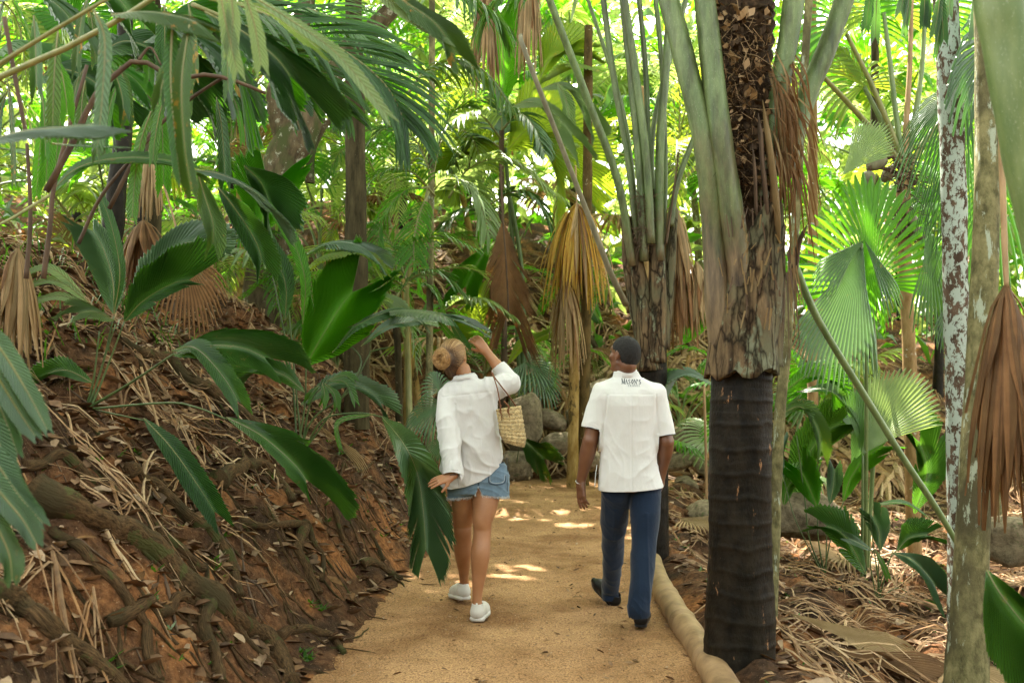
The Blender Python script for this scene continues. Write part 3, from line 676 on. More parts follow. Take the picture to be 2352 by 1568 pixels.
# dead yellow leaf skirt round the pair: its own folded leaves
def dead_palm_leaf(px, py, d, L_, w, m, label, seed, strips=60, ang=1.0, stalk=None):
    t = thing('dead_palm_leaf', P(px, py, d), label, 'dead leaf', 'dead palm leaves hanging down')
    mb = MB(); skirt(mb, P(px, py, d), L_, w, 0, strips, seed, ang=ang); link('blade', mb.mesh('blade', [m, m if m is LR else LT, LR if m is not LR else LT] if m is LR else [m, LT, LR]), t)
    if stalk:
        mb = MB(); stem(mb, pt(stalk), .015, .02); link('leaf_stalk', mb.mesh('leaf_stalk', [ST_T]), t)
    return t
dead_palm_leaf(1325, 465, 13.3, 1.42, 0.50, LGO, 'golden yellow and orange dead leaf folded like a skirt round the slim twin trunks', 1, 120, 1.0, [(1325, 470, 13.3), (1322, 380, 13.3)])
dead_palm_leaf(1300, 640, 13.5, 1.35, 0.26, LT, 'pale tan dead strips hanging below the golden leaf skirt', 2, 50, 0.8)
dead_palm_leaf(2312, 655, 4.2, 1.0, 0.155, LR, 'rusty brown dead leaf hanging at the frame edge beside the olive trunk', 4, 90, 0.9, [(2312, 660, 4.2), (2306, 520, 4.25), (2300, 300, 4.3)])
dead_palm_leaf(1115, -60, 9.2, 1.15, 0.16, LT, 'pale straw dead leaf hanging from the top above the feather palms', 5, 50, 0.7)
dead_palm_leaf(1215, -80, 8.6, 1.0, 0.14, LT, 'thin shredded grey dead leaf hanging at the top near the centre', 6, 34, 0.7)

# young feather palm trunk stems and background trunks
bgp = [(985, 560, 11.5, 15, 992, -40, 'thin mottled stem behind the feather leaves, just right of the dark bare trunk'), (350, 520, 9.5, 34, 352, -40, 'brown stem wrapped in dead leaf bases high on the bank'), (1862, 800, 11, 22, 1866, -40, 'slim mossy stem seen past the green stalks of the big palm'),
       (936, 950, 12.4, 18, 930, 640, 'short mottled stem standing by the head of the woman'), (2092, 1265, 10.0, 28, 2074, 430, ''), (918, 940, 11.5, 16, 905, 700, 'dark thin stem at the left of the short mottled one'),
       (1490, 1000, 15.5, 20, 1470, 200, 'distant stem hidden behind the stalks of the second palm'), (560, 600, 15, 26, 545, 50, 'dark distant stem left of the leaning lichen trunk'), (1160, 900, 13.2, 16, 1150, 300, ''), (2000, 900, 17, 20, 2010, -30, 'far stem behind the pale folded fan leaf')]
for i, (x0, y0, d, w, x1, y1, lb) in enumerate(bgp):
    if not lb: continue
    simple_tree('thin_tree', lb, [(x0, y0, d), ((x0 + x1) / 2 + 3, (y0 + y1) / 2, d), (x1, y1, d)], [w * d / F / 2 * 1.15, w * d / F / 2, w * d / F / 2 * .9], (BK_OLIVE, BK_BROWN, BK_ORANGE, BK_GOLD)[i % 4], 'thin background stems', seed=20 + i, sides=12, segs=40, rough=.06)
# steep dark palm stem upper left
simple_tree('dark_palm_stem', 'dark leaning stem on the bank at the upper left with rough old leaf scars', [(250, 560, 8.2), (268, 430, 8.2), (285, 300, 8.3), (285, 150, 8.4), (290, -60, 8.5)], [.10, .075, .065, .06, .06], BK_BLACK, seed=33, ring=.06, ringh=.07, rough=.08)
simple_tree('dark_palm_stem', 'second dark leaning stem close behind the first on the bank', [(318, 560, 9.6), (335, 420, 9.6), (356, 300, 9.6)], [.09, .07, .06], BK_BLACK, seed=34, ring=.05, ringh=.08, rough=.08)

# broad green stalk at the upper right edge, close to the camera, and the long stalk that crosses the right side
t = thing('palm_leaf_stalk', P(2420, 900, 3.0), 'huge smooth green leaf stalk filling the upper right corner', 'leaf stalk')
mb = MB(); stem(mb, pt([(2580, 2850, 3.0), (2540, 1600, 3.0), (2475, 900, 3.0), (2420, 600, 3.0), (2360, 320, 3.0), (2318, 100, 3.0), (2290, -80, 3.0), (2240, -700, 3.0), (2180, -1500, 3.0)]), .085, .095, 0, 0.8, 20, 0, 60); link('stalk', mb.mesh('stalk', [ST_G]), t)
t = thing('palm_leaf_stalk', P(1835, 640, 5.6), 'long green stalk slanting down from the big palm to the olive trunk', 'leaf stalk')
mb = MB(); stem(mb, pt([(1826, 610, 5.5), (1880, 735, 5.55), (1990, 915, 5.65), (2080, 1060, 5.7), (2150, 1165, 5.75), (2215, 1275, 5.8)]), .026, .020, 0, 0.85, 12); link('stalk', mb.mesh('stalk', [ST_G]), t)
t = thing('pole', G(1622, 1160), 'thin pale stick standing upright between the man and the big palm', 'stick')
b = G(1622, 1165); mb = MB(); tube(mb, crom([P(1623, 1185, b.y), P(1621, 1020, b.y), P(1617, 885, b.y)], 12), .016, 6); link('shaft', mb.mesh('shaft', [ST_T]), t)
# ------------------------------------------------------------------ roots, rocks, kerb log, litter
def root(label, pix, r0, r1, seed, lift=.35, name='tree_root', m=None, group='thick roots gripping the left bank', n=46):
    g = []
    for i, (x, y) in enumerate(pix):
        q = G(x, y); g.append(q)
    c = crom(g, n); out = []
    for i, q in enumerate(c):
        r = r0 + (r1 - r0) * i / (n - 1)
        out.append(Vector((q.x, q.y, max(q.z, hz(q.x, q.y)) + lift * r)))
    mb = MB(); rr = [(r0 + (r1 - r0) * i / (n - 1)) * (1 + .16 * float(vnoise(np.array([i * .28]), np.array([seed * 1.7]))[0])) for i in range(n)]
    tube(mb, out, rr, 14, 0, jitter=.22, seed=seed)
    o = link(name, mb.mesh(name, [m or ROOTM])); rq = random.Random(seed * 5)
    for j in range(int(2 + r0 * 90)):     # side roots that leave the big one and sink into the soil
        i = rq.randint(4, n - 6); a = rq.choice((-1, 1)) * rq.uniform(.5, 1.4); T = (out[min(i + 1, n - 1)] - out[i - 1]); th = math.atan2(T.y, T.x) + a; x, y = out[i].x, out[i].y; L_ = rq.uniform(.12, .5); rr0 = r0 * rq.uniform(.12, .34); pp = [out[i]]
        for q in range(8):
            th += rq.uniform(-.35, .35); x += math.cos(th) * L_ / 8; y += math.sin(th) * L_ / 8; pp.append(Vector((x, y, hz(x, y) + rr0 * (.9 - .22 * q))))
        m2 = MB(); tube(m2, crom(pp, 18), [rr0 * (1 - .6 * q / 17) for q in range(18)], 8, 0, jitter=.2, seed=j); link('side_root', m2.mesh('side_root', [m or ROOTM]), o)
    return tag(o, label, 'tree root', group)
RT = [("thickest mossy root sloping down the left bank to the path corner", [(70, 1136), (158, 1182), (281, 1245), (404, 1326), (475, 1376), (527, 1421), (598, 1467), (650, 1527), (668, 1580)], .070, .045),
      ("thick smooth root at the lower left corner of the bank", [(-30, 1370), (40, 1400), (88, 1439), (158, 1502), (246, 1551), (300, 1600)], .060, .030),
      ("slim olive root running parallel below the thickest root", [(120, 1228), (211, 1309), (299, 1390), (334, 1449), (338, 1509), (366, 1575)], .022, .020),
      ("long winding brown root above the thickest root", [(53, 1075), (141, 1070), (211, 1105), (281, 1158), (352, 1214), (422, 1270), (468, 1319)], .026, .022),
      ("short level root joining the thickest root from its left", [(246, 1453), (327, 1421), (404, 1404), (485, 1390)], .030, .026),
      ("root dropping straight down from the knee of the thickest root", [(485, 1386), (468, 1456), (492, 1509), (503, 1580)], .034, .030),
      ("thin dark root curving down in the soil hollow", [(98, 1291), (151, 1350), (211, 1421), (246, 1484), (250, 1527)], .009, .007),
      ("brown root lying behind the tan dead leaf strip on the bank", [(290, 1100), (352, 1122), (422, 1182), (492, 1245), (534, 1316), (548, 1376)], .042, .030),
      ("knotted dark stump root bulging from the bank under the spread leaf", [(500, 1125), (530, 1092), (580, 1085), (640, 1110), (672, 1160)], .060, .030),
      ("root bridging the red soil hollow below the spread leaf", [(548, 1200), (615, 1212), (696, 1207), (724, 1256), (742, 1284), (738, 1350)], .026, .020),
      ("pale root wedge fanning into the red hollow", [(700, 1215), (680, 1270), (705, 1320), (730, 1370)], .040, .030),
      ("mossy green fallen stem lying high on the bank", [(278, 794), (340, 820), (380, 843), (457, 892), (534, 941), (600, 985)], .036, .044),
      ("dark stick propped against the toe of the bank", [(578, 1420), (598, 1467), (625, 1527), (645, 1575)], .011, .008),
      ("low root surfacing at the edge of the sand beside the hanging leaf", [(830, 1300), (880, 1310), (925, 1330)], .035, .015),
      ("low humped root at the path edge near the bottom", [(640, 1465), (700, 1450), (760, 1465), (790, 1500)], .030, .015),
      ("twisting root left of the big hanging leaf", [(760, 1120), (800, 1180), (850, 1230), (880, 1290)], .024, .018),
      ("long thin root crossing the bank towards the hanging leaf", [(640, 1120), (700, 1130), (780, 1100), (850, 1105), (900, 1140)], .014, .010),
      ("root looping out of the upper red soil", [(700, 1090), (760, 1075), (820, 1085), (860, 1060)], .014, .012),
      ("straight grey root reaching the sand by the hanging leaf tip", [(770, 1180), (790, 1250), (815, 1300)], .022, .018)]
for i, (lb, px, a1, a2) in enumerate(RT): root(lb, px, a1, a2, i + 1)

def randroot(rnd, mb, x, y, L_, r, m=0, step=.05, hug=.6, wander=.5):
    a = rnd.uniform(-0.4, 0.6) + 0.0; pts_ = []; n = max(4, int(L_ / step)); off = rnd.uniform(-0.3, .5) * r
    dirv = rnd.uniform(-1.5, .9)
    for i in range(n):
        if x > float(toe(y)) - .03 and len(pts_) > 3: break
        z = hz(x, y); pts_.append(Vector((x, y, z + off + r * hug * math.sin(i * .7 + y * 9))))
        dirv += rnd.uniform(-wander, wander) * .5; dirv *= .95
        x += math.cos(dirv) * step; y += math.sin(dirv) * step
    n = len(pts_); tube(mb, pts_, [r * (1 - .6 * i / (n - 1)) for i in range(n)], 5, m)
mb = MB(); rnd = random.Random(21)
for i in range(620):
    y = 2.6 + 8.5 * rnd.random() ** 1.1; u = rnd.random() ** 1.3 * 2.6
    x = float(toe(y)) - u - .35
    randroot(rnd, mb, x, y, rnd.uniform(.2, 1.0), rnd.choice((.003, .004, .006, .009, .014)), rnd.choice((0, 0, 1)))
o = link('rootlets', mb.mesh('rootlets', [ROOTM, ST_B])); tag(o, 'tangle of thin rootlets and twigs all over the left bank', 'rootlets', kind='stuff')

# kerb log of bamboo
cl = [(1498, 1290, 8.05), (1513, 1345, 7.3), (1553, 1420, 6.35), (1608, 1500, 5.55), (1650, 1568, 5.02), (1720, 1680, 4.35), (1800, 1820, 3.75)]
q = []
for x, y, d in cl:
    g = P(x, y, d); g.z = hz(g.x - 0.05, g.y) + .045; q.append(g)
mb = MB(); c = crom(q, 150); L_ = 0; rr = []
nodes_ = [1.25, 1.95, 2.75, 3.6]
for i in range(150):
    if i: L_ += (c[i] - c[i - 1]).length
    r = .077
    for nd in nodes_: r += .012 * math.exp(-((L_ - nd) / .018) ** 2) - .006 * math.exp(-((L_ - nd - .035) / .02) ** 2)
    rr.append(r)
tube(mb, c, rr, 30, 0, jitter=.06, seed=4)
m_, N_, Lk, b0 = mat('bamboo_tan'); vv = geo_vec(N_, Lk, (1, 1, 1), 'pos'); n1 = noise_node(N_, Lk, 7, 6, vv, .65); r1 = ramp(N_, [(.35, (.19, .115, .052)), (.6, (.36, .23, .115))]); Lk.new(n1.outputs[0], r1.inputs[0])
n2 = noise_node(N_, Lk, 22, 5, vv, .7); r2 = ramp(N_, [(.66, (0, 0, 0)), (.70, (1, 1, 1))]); Lk.new(n2.outputs[0], r2.inputs[0]); cc = mixc(N_, Lk, r2.outputs[0], r1.outputs[0], (.13, .075, .035, 1)); Lk.new(cc, b0.inputs['Base Color']); b0.inputs['Roughness'].default_value = .55
Lk.new(bump(N_, Lk, n2.outputs[0], .35, .006), b0.inputs['Normal'])
tag(link('bamboo_log', mb.mesh('bamboo_log', [m_])), 'long tan bamboo log laid as a kerb along the right side of the path', 'log')

# rocks at the end of the path
ROCK = bark_mat('rock', (0.10, 0.080, 0.050), (0.27, 0.22, 0.14), (0.10, 0.115, 0.05, 1), .60, 5, rough=.9, stretch=(1, 1, 1), bumpd=.03)
def rock(px, py, d, sx, sy, sz, label, seed, group='rocks at the end of the path'):
    p = P(px, py, d); rn = np.random.RandomState(seed)
    if group == 'rocks at the end of the path': sx *= .85; sy *= .85; sz *= .78
    bm_v = []; n1_, n2_ = 22, 30; ax = rn.uniform(-.3, .3, 3)
    V = []
    for i in range(n1_ + 1):
        th = math.pi * i / n1_
        for k in range(n2_):
            ph = 2 * math.pi * k / n2_; v = np.array([math.sin(th) * math.cos(ph), math.sin(th) * math.sin(ph), math.cos(th)])
            s_ = np.sign(v) * np.abs(v) ** .72
            q_ = s_ * (1 + .16 * float(fbm(np.array([v[0] * 1.4 + seed]), np.array([v[1] * 1.4]), np.array([v[2] * 1.4]), 3, seed)[0]))
            V.append((q_[0] * sx + ax[0] * q_[2] * sx, q_[1] * sy, q_[2] * sz + ax[1] * q_[0] * sz))
    V = np.array(V)
    z0 = max(p.z - sz, hz(p.x, p.y) - .35 * sz) if group.startswith('rocks') else p.z - sz
    V[:, 2] += z0 + sz; V[:, 0] += p.x; V[:, 1] += p.y
    Fc = [(i * n2_ + k, i * n2_ + (k + 1) % n2_, (i + 1) * n2_ + (k + 1) % n2_, (i + 1) * n2_ + k) for i in range(n1_) for k in range(n2_)]
    tag(link('rock', mesh_from('rock', V, np.array(Fc), True, [ROCK])), label, 'rock', group)
rock(1205, 975, 14.6, .30, .35, .55, 'tallest boulder, seen between the straw bag and the round fan leaf', 1)
rock(1262, 965, 15.0, .32, .3, .20, 'long rounded boulder right behind the tallest one', 2)
rock(1185, 1070, 14.4, .30, .25, .28, 'low boulder showing under the straw bag', 3)
rock(1275, 1020, 14.4, .26, .25, .22, 'mid sized boulder beside the spotted yellow green leaf', 4)
rock(1325, 960, 14.9, .18, .2, .2, 'small boulder wedged behind the golden slim trunk', 5)
rock(1390, 900, 15.2, .40, .3, .25, 'boulder behind the head and shoulder of the man', 6)
rock(1362, 1060, 14.3, .15, .2, .17, 'small pale boulder next to the arm of the man', 7)
rock(1560, 1060, 13.4, .26, .2, .13, 'flat wall stone right of the man, widest of the lower course', 8, 'stones of the low dry wall')
rock(1610, 1000, 13.4, .20, .2, .20, 'rounded wall stone, tallest one next to the big black palm', 9, 'stones of the low dry wall')
rock(1562, 1010, 13.5, .22, .2, .15, 'square wall stone right above the widest one', 10, 'stones of the low dry wall')
rock(1618, 1075, 13.3, .17, .2, .12, 'small wall stone low beside the big black palm', 11, 'stones of the low dry wall')
rock(1575, 1112, 13.0, .14, .2, .10, 'smallest wall stone at the foot of the dry wall', 12, 'stones of the low dry wall')
rock(1545, 1160, 12.0, .35, .25, .08, 'flat stone step in front of the dry wall', 13, 'stones of the low dry wall')
rock(1620, 1190, 11.0, .22, .25, .18, 'lichened stone near the pale upright stick', 14, 'stones of the low dry wall')
rock(1830, 1180, 9.5, .40, .3, .22, 'mossy boulder on the right slope behind the cupped leaves', 15, 'rocks on the right slope')
rock(2330, 1240, 8.0, .25, .3, .2, 'dark mossy boulder at the right edge of the frame', 16, 'rocks on the right slope')
rock(2290, 1440, 6.2, .22, .2, .2, 'pale boulder right behind the foot of the olive trunk', 17, 'rocks on the right slope')

# fallen leaves: one scatter of small curled ones, one of long palm strips
def rand_mat(name, cols, rough=.7, tr=.12):
    m, N, L, b = mat(name); g = N.new('ShaderNodeNewGeometry')
    rp = ramp(N, [(i / (len(cols) - 1) if len(cols) > 1 else 0, c) for i, c in enumerate(cols)]); L.new(g.outputs['Random Per Island'], rp.inputs[0])
    n = noise_node(N, L, 30, 3, geo_vec(N, L, (1, 1, 1), 'pos')); r2 = ramp(N, [(.35, (.6, .6, .6)), (.65, (1.1, 1.1, 1.1))]); L.new(n.outputs[0], r2.inputs[0])
    L.new(mixc(N, L, .8, rp.outputs[0], r2.outputs[0], 'MULTIPLY'), b.inputs['Base Color']); b.inputs['Roughness'].default_value = rough
    b.inputs['Specular IOR Level'].default_value = .25
    return m
LIT = rand_mat('litter_leaf', [(.055, .030, .016), (.16, .085, .040), (.32, .20, .11), (.11, .055, .026), (.42, .30, .19), (.20, .10, .035), (.09, .05, .028)])
STR = rand_mat('litter_straw', [(.10, .052, .024), (.27, .155, .072), (.44, .29, .155), (.16, .085, .038), (.52, .37, .21), (.33, .17, .065), (.20, .11, .05)])
def leaflet_scatter(name, pts_, smin, smax, m, label, seed):
    rn = np.random.RandomState(seed); V = []; Fc = []
    for (x, y) in pts_:
        s_ = rn.uniform(smin, smax); a = rn.uniform(0, 6.283); z = hz(x, y)
        ex = np.array([math.cos(a), math.sin(a), rn.uniform(-.4, .4)]) * s_; ey = np.array([-math.sin(a), math.cos(a), rn.uniform(-.5, .5)]) * s_ * rn.uniform(.3, .55)
        nz = np.array([0, 0, s_ * rn.uniform(.05, .4)]); c0 = np.array([x, y, z + .006 + .25 * s_ * rn.rand()])
        o = len(V)
        V += [c0 - ex, c0 - ex * .3 + ey + nz, c0 + ex * .5 + ey * .7 + nz, c0 + ex * 1.1 + nz * .5, c0 + ex * .5 - ey * .7 + nz, c0 - ex * .3 - ey + nz, c0 - ex * .2, c0 + ex * .5]
        Fc += [(o, o + 6, o + 1), (o + 1, o + 6, o + 7, o + 2), (o + 2, o + 7, o + 3), (o, o + 5, o + 6), (o + 5, o + 4, o + 7, o + 6), (o + 4, o + 3, o + 7)]
    me = mesh_from(name, V, Fc, True, [m]); tag(link(name, me), label, 'fallen leaves', kind='stuff')
rn = np.random.RandomState(5); pl = []
for i in range(14000):
    y = 2.6 + 12 * rn.rand() ** 1.3; u = rn.rand() ** .8 * 4.2; pl.append((float(toe(y)) + .10 - u, y))
for i in range(5500):
    y = 4.0 + 12 * rn.rand() ** 1.3; u = rn.rand() * 5.5; pl.append((float(redge(y)) + .12 + u, y))
for i in range(2500):
    pl.append((rn.uniform(-4, 9), 14.6 + 8 * rn.rand()))
leaflet_scatter('leaf_litter', pl, .018, .07, LIT, 'brown dead leaves strewn over both banks', 3)
pl = []
for i in range(650):
    y = 3.6 + 11 * rn.rand() ** 1.2; t_ = rn.rand(); t_ = t_ if rn.rand() < .4 else (t_ ** 3 if rn.rand() < .65 else 1 - t_ ** 3)
    pl.append((float(toe(y)) + (float(redge(y) - toe(y))) * t_, y))
leaflet_scatter('path_litter', pl, .009, .026, LIT, 'scattered little leaves and crumbs on the sandy path', 4)
# gravel crumbs on the path
V = []; Fc = []
for i in range(9000):
    y = 3.6 + 9 * rn.rand() ** 1.5; x = float(toe(y)) + (float(redge(y) - toe(y))) * rn.rand(); s_ = rn.uniform(.0018, .0055); o = len(V)
    p = np.array([x, y, .006 + .006 * float(0)])
    for dx, dy, dz in ((1, 0, 0), (-.5, .8, 0), (-.6, -.7, 0), (0, 0, 1)): V.append(p + s_ * np.array([dx + rn.uniform(-.3, .3), dy + rn.uniform(-.3, .3), dz]))
    Fc += [(o, o + 1, o + 3), (o + 1, o + 2, o + 3), (o + 2, o, o + 3)]
GRV = rand_mat('grit', [(.30, .18, .08), (.45, .30, .16), (.10, .055, .03), (.55, .42, .26), (.36, .20, .09)])
tag(link('gravel', mesh_from('gravel', V, np.array(Fc), False, [GRV])), 'coarse grit lying on the sandy path', 'gravel', kind='stuff')

def straw_scatter(name, regions, n, lmin, lmax, wmin, wmax, label, seed):
    rn = np.random.RandomState(seed); V = []; Fc = []
    for i in range(n):
        x, y, a0 = regions(rn); nb = rn.randint(1, 7); L0 = rn.uniform(lmin, lmax)
        for b_ in range(nb):
            a = a0 + rn.uniform(-.5, .5) + b_ * .06; L1 = L0 * rn.uniform(.6, 1); w = rn.uniform(wmin, wmax); K = 6; o = len(V); lift = rn.uniform(.0, .12) * L1; cv = rn.uniform(-.35, .35) * (3 if rn.rand() < .12 else 1)
            px_, py2 = x, y
            for q in range(K + 1):
                s = q / K; aa = a + cv * s
                z = hz(px_, py2) + .012 + lift * math.sin(s * 3.0) + .01 * b_
                nx_, ny_ = -math.sin(aa), math.cos(aa); ww = w * (1 - .8 * s * s)
                V += [(px_ - nx_ * ww, py2 - ny_ * ww, z), (px_, py2, z + ww * .8), (px_ + nx_ * ww, py2 + ny_ * ww, z)]
                px_ += math.cos(aa) * L1 / K; py2 += math.sin(aa) * L1 / K
            for q in range(K):
                for z_ in (0, 1): Fc.append((o + q * 3 + z_, o + q * 3 + z_ + 1, o + q * 3 + z_ + 4, o + q * 3 + z_ + 3))
    tag(link(name, mesh_from(name, V, np.array(Fc), False, [STR])), label, 'dead palm strips', kind='stuff')
def reg_r(rn):
    y = 4.6 + 15 * rn.rand() ** 1.2; return float(redge(y)) + .35 + (rn.rand() ** .8) * (5.5 if y < 14.5 else 8), y, rn.uniform(0, 6.283)
straw_scatter('palm_straw', reg_r, 1500, .25, .9, .004, .013, 'thick layer of straw coloured palm strips on the right slope', 6)
def reg_l(rn):
    y = 3.2 + 11 * rn.rand(); return float(toe(y)) - .5 - rn.rand() * 4.0, y, rn.uniform(0, 6.283)
straw_scatter('dry_straw', reg_l, 900, .15, .7, .003, .010, 'dry palm strips and twigs lying on the left bank', 7)
def reg_b(rn):
    return rn.uniform(-3, 7), 14.7 + 6 * rn.rand(), rn.uniform(0, 6.283)
straw_scatter('hillside_straw', reg_b, 600, .4, 1.2, .010, .03, 'heap of dead palm leaves on the slope behind the path end', 8)

# whole dead fans and strips one can pick out
def dead_fan(px, py, d, ax, n, rad, label, m=LT, span=60, rays=20, **k):
    p = G(px, py) if d is None else P(px, py, d); p.z += .05
    t = thing('dead_palm_leaf', p, label, 'dead leaf', 'dead palm leaves on the ground')
    mb = MB(); fan(mb, p, ax, Vector(n), rad, span=span, rays=rays, seed=int(px), **k); link('blade', mb.mesh('blade', [m], False), t)
    mb = MB(); a_ = Vector(ax).normalized(); tube(mb, crom([p, p - a_ * .25 + Vector((0, 0, .02)), p - a_ * .6], 8), .008, 6); link('leaf_stalk', mb.mesh('leaf_stalk', [ST_T]), t)
dead_fan(1842, 1225, None, (-.2, -.3, -.5), (0, -1, .3), .34, 'small tan dead leaf folded like a moth in front of the low cupped palm', span=40, droop=.1)
dead_fan(1960, 1290, None, (-.4, -.6, .1), (0, -.4, 1), .75, 'wide straw brown dead fan lying under the low cupped palm', LT, 75, 30, droop=.05)
dead_fan(2280, 1290, None, (-.1, -.6, .0), (0, -.5, 1), .5, 'pale dead fan star lying behind the olive trunk', LT, 150, 26, droop=.05)
dead_fan(1560, 1200, None, (.4, -.9, .0), (0, -.3, 1), .6, 'pale dead leaf sprawling from behind the legs of the man to the big palm', LT, 50, 22, droop=.02)
dead_fan(1800, 1420, None, (.6, -.7, -.1), (0, -.3, 1), .9, 'long dead frond sliding down the slope right of the big black trunk', LT, 22, 16, droop=.02)
dead_fan(2180, 1545, None, (.2, -.8, .1), (0, -.4, 1), .45, 'curled pale dead leaf at the foot of the olive trunk', LT, 60, 16, droop=.3)
dead_fan(1870, 1500, None, (.9, -.4, -.1), (0, -.3, 1), .8, 'brown dead frond lying flat at the bottom right of the frame', LR, 26, 14, droop=.02)
dead_palm_leaf(40, 570, 5.2, .62, .12, LT, 'pleated tan dead leaf slumped on the bank at the left edge', 62, 44, .8)
dead_palm_leaf(345, 340, 9.2, .7, .12, LT, 'tan dead leaf hanging against the second leaning stem', 63, 40, .9)
dead_fan(380, 1070, None, (.35, -.3, -.85), (0, -1, .3), .55, 'narrow tan dead strip leaf hanging beside the dark green blade on the bank', LT, 8, 6, droop=.02, sd=.9, cost=.1)
dead_palm_leaf(330, 505, 7.6, .55, .22, LR, 'brown dead frond heaped at the foot of the dark leaning stems', 61, 70, 1.0)
dead_fan(410, 560, 7.5, (.3, -.2, -.8), (0, -1, .4), .6, 'dead leaf base with a fringe beside the dark leaning stems', LR, 44, 20, droop=.1)
dead_fan(640, 860, None, (.5, -.3, -.7), (0, -1, .4), .8, 'long grey tan dead leaf lying behind the bright upright leaf', LT, 14, 10, droop=.1)
dead_fan(730, 985, None, (.6, -.4, -.5), (0, -1, .4), .6, 'pale dead leaf hanging over the bank edge below the young palm', LT, 18, 12, droop=.1)
dead_fan(1000, 1010, None, (.3, -.4, -.8), (0, -1, .3), .5, 'reddish brown dead leaf behind the lowered hand of the woman', LR, 16, 10, droop=.1)

def reg_h(rn): return rn.uniform(.2, 6), 14.9 + 4 * rn.rand(), rn.uniform(-2.6, -.5)
straw_scatter('fallen_fronds', reg_h, 260, .7, 1.5, .02, .06, 'broad tan dead leaves slumped on the slope behind the rocks', 9)
# seedlings and grass tufts
mb = MB(); rnd = random.Random(31)
def sprig(x, y, h_, n):
    z = hz(x, y)
    for i in range(n):
        a = rnd.uniform(0, 6.28); l_ = h_ * rnd.uniform(.6, 1.2); w = l_ * rnd.uniform(.10, .2)
        d = Vector((math.cos(a), math.sin(a), rnd.uniform(.2, 1.0))).normalized(); sdv = d.cross(Z3).normalized() * w; b = Vector((x, y, z))
        mb.add([b, b + d * l_ * .5 + sdv, b + d * l_, b + d * l_ * .5 - sdv], [(0, 1, 2, 3)], 0)
for i in range(520):
    if rnd.random() < .45: y = 3 + 9 * rnd.random(); x = float(toe(y)) - .1 - rnd.random() ** 1.5 * 3
    else: y = 4.6 + 9 * rnd.random(); x = float(redge(y)) + .2 + rnd.random() * 4
    sprig(x, y, rnd.uniform(.02, .07), rnd.randint(4, 9))
for (px_, py_2, n) in ((500, 1315, 16), (728, 1400, 18), (700, 1510, 10), (690, 1500, 8), (1650, 1530, 16), (455, 725, 14), (410, 660, 12), (250, 1540, 8)):
    g_ = G(px_, py_2)
    for k in range(4): sprig(g_.x + rnd.uniform(-.03, .03), g_.y + rnd.uniform(-.03, .03), .06, n // 2)
tag(link('seedlings', mb.mesh('seedlings', [LG])), 'tiny green seedlings and ferns sprouting from the soil', 'seedlings', kind='stuff')
mb = MB()
for i in range(420):
    y = 5.0 + rnd.random() * 3.5; x = float(toe(y)) - 1.6 - rnd.random() * 1.6; b = Vector((x, y, hz(x, y))); a = rnd.uniform(0, 6.28); l_ = rnd.uniform(.08, .3)
    d = Vector((math.cos(a) * .6, math.sin(a) * .6, 1)); sdv = Vector((-math.sin(a), math.cos(a), 0)) * .005
    mb.add([b - sdv, b + sdv, b + d * l_ * .6 + sdv, b + d * l_ * .6 - sdv, b + d * l_ * .8 + Vector((math.cos(a), math.sin(a), -.2)) * l_ * .4], [(0, 1, 2, 3), (3, 2, 4)], 0)
tag(link('grass', mb.mesh('grass', [LG])), 'green grass blades on the upper left bank', 'grass', kind='stuff')
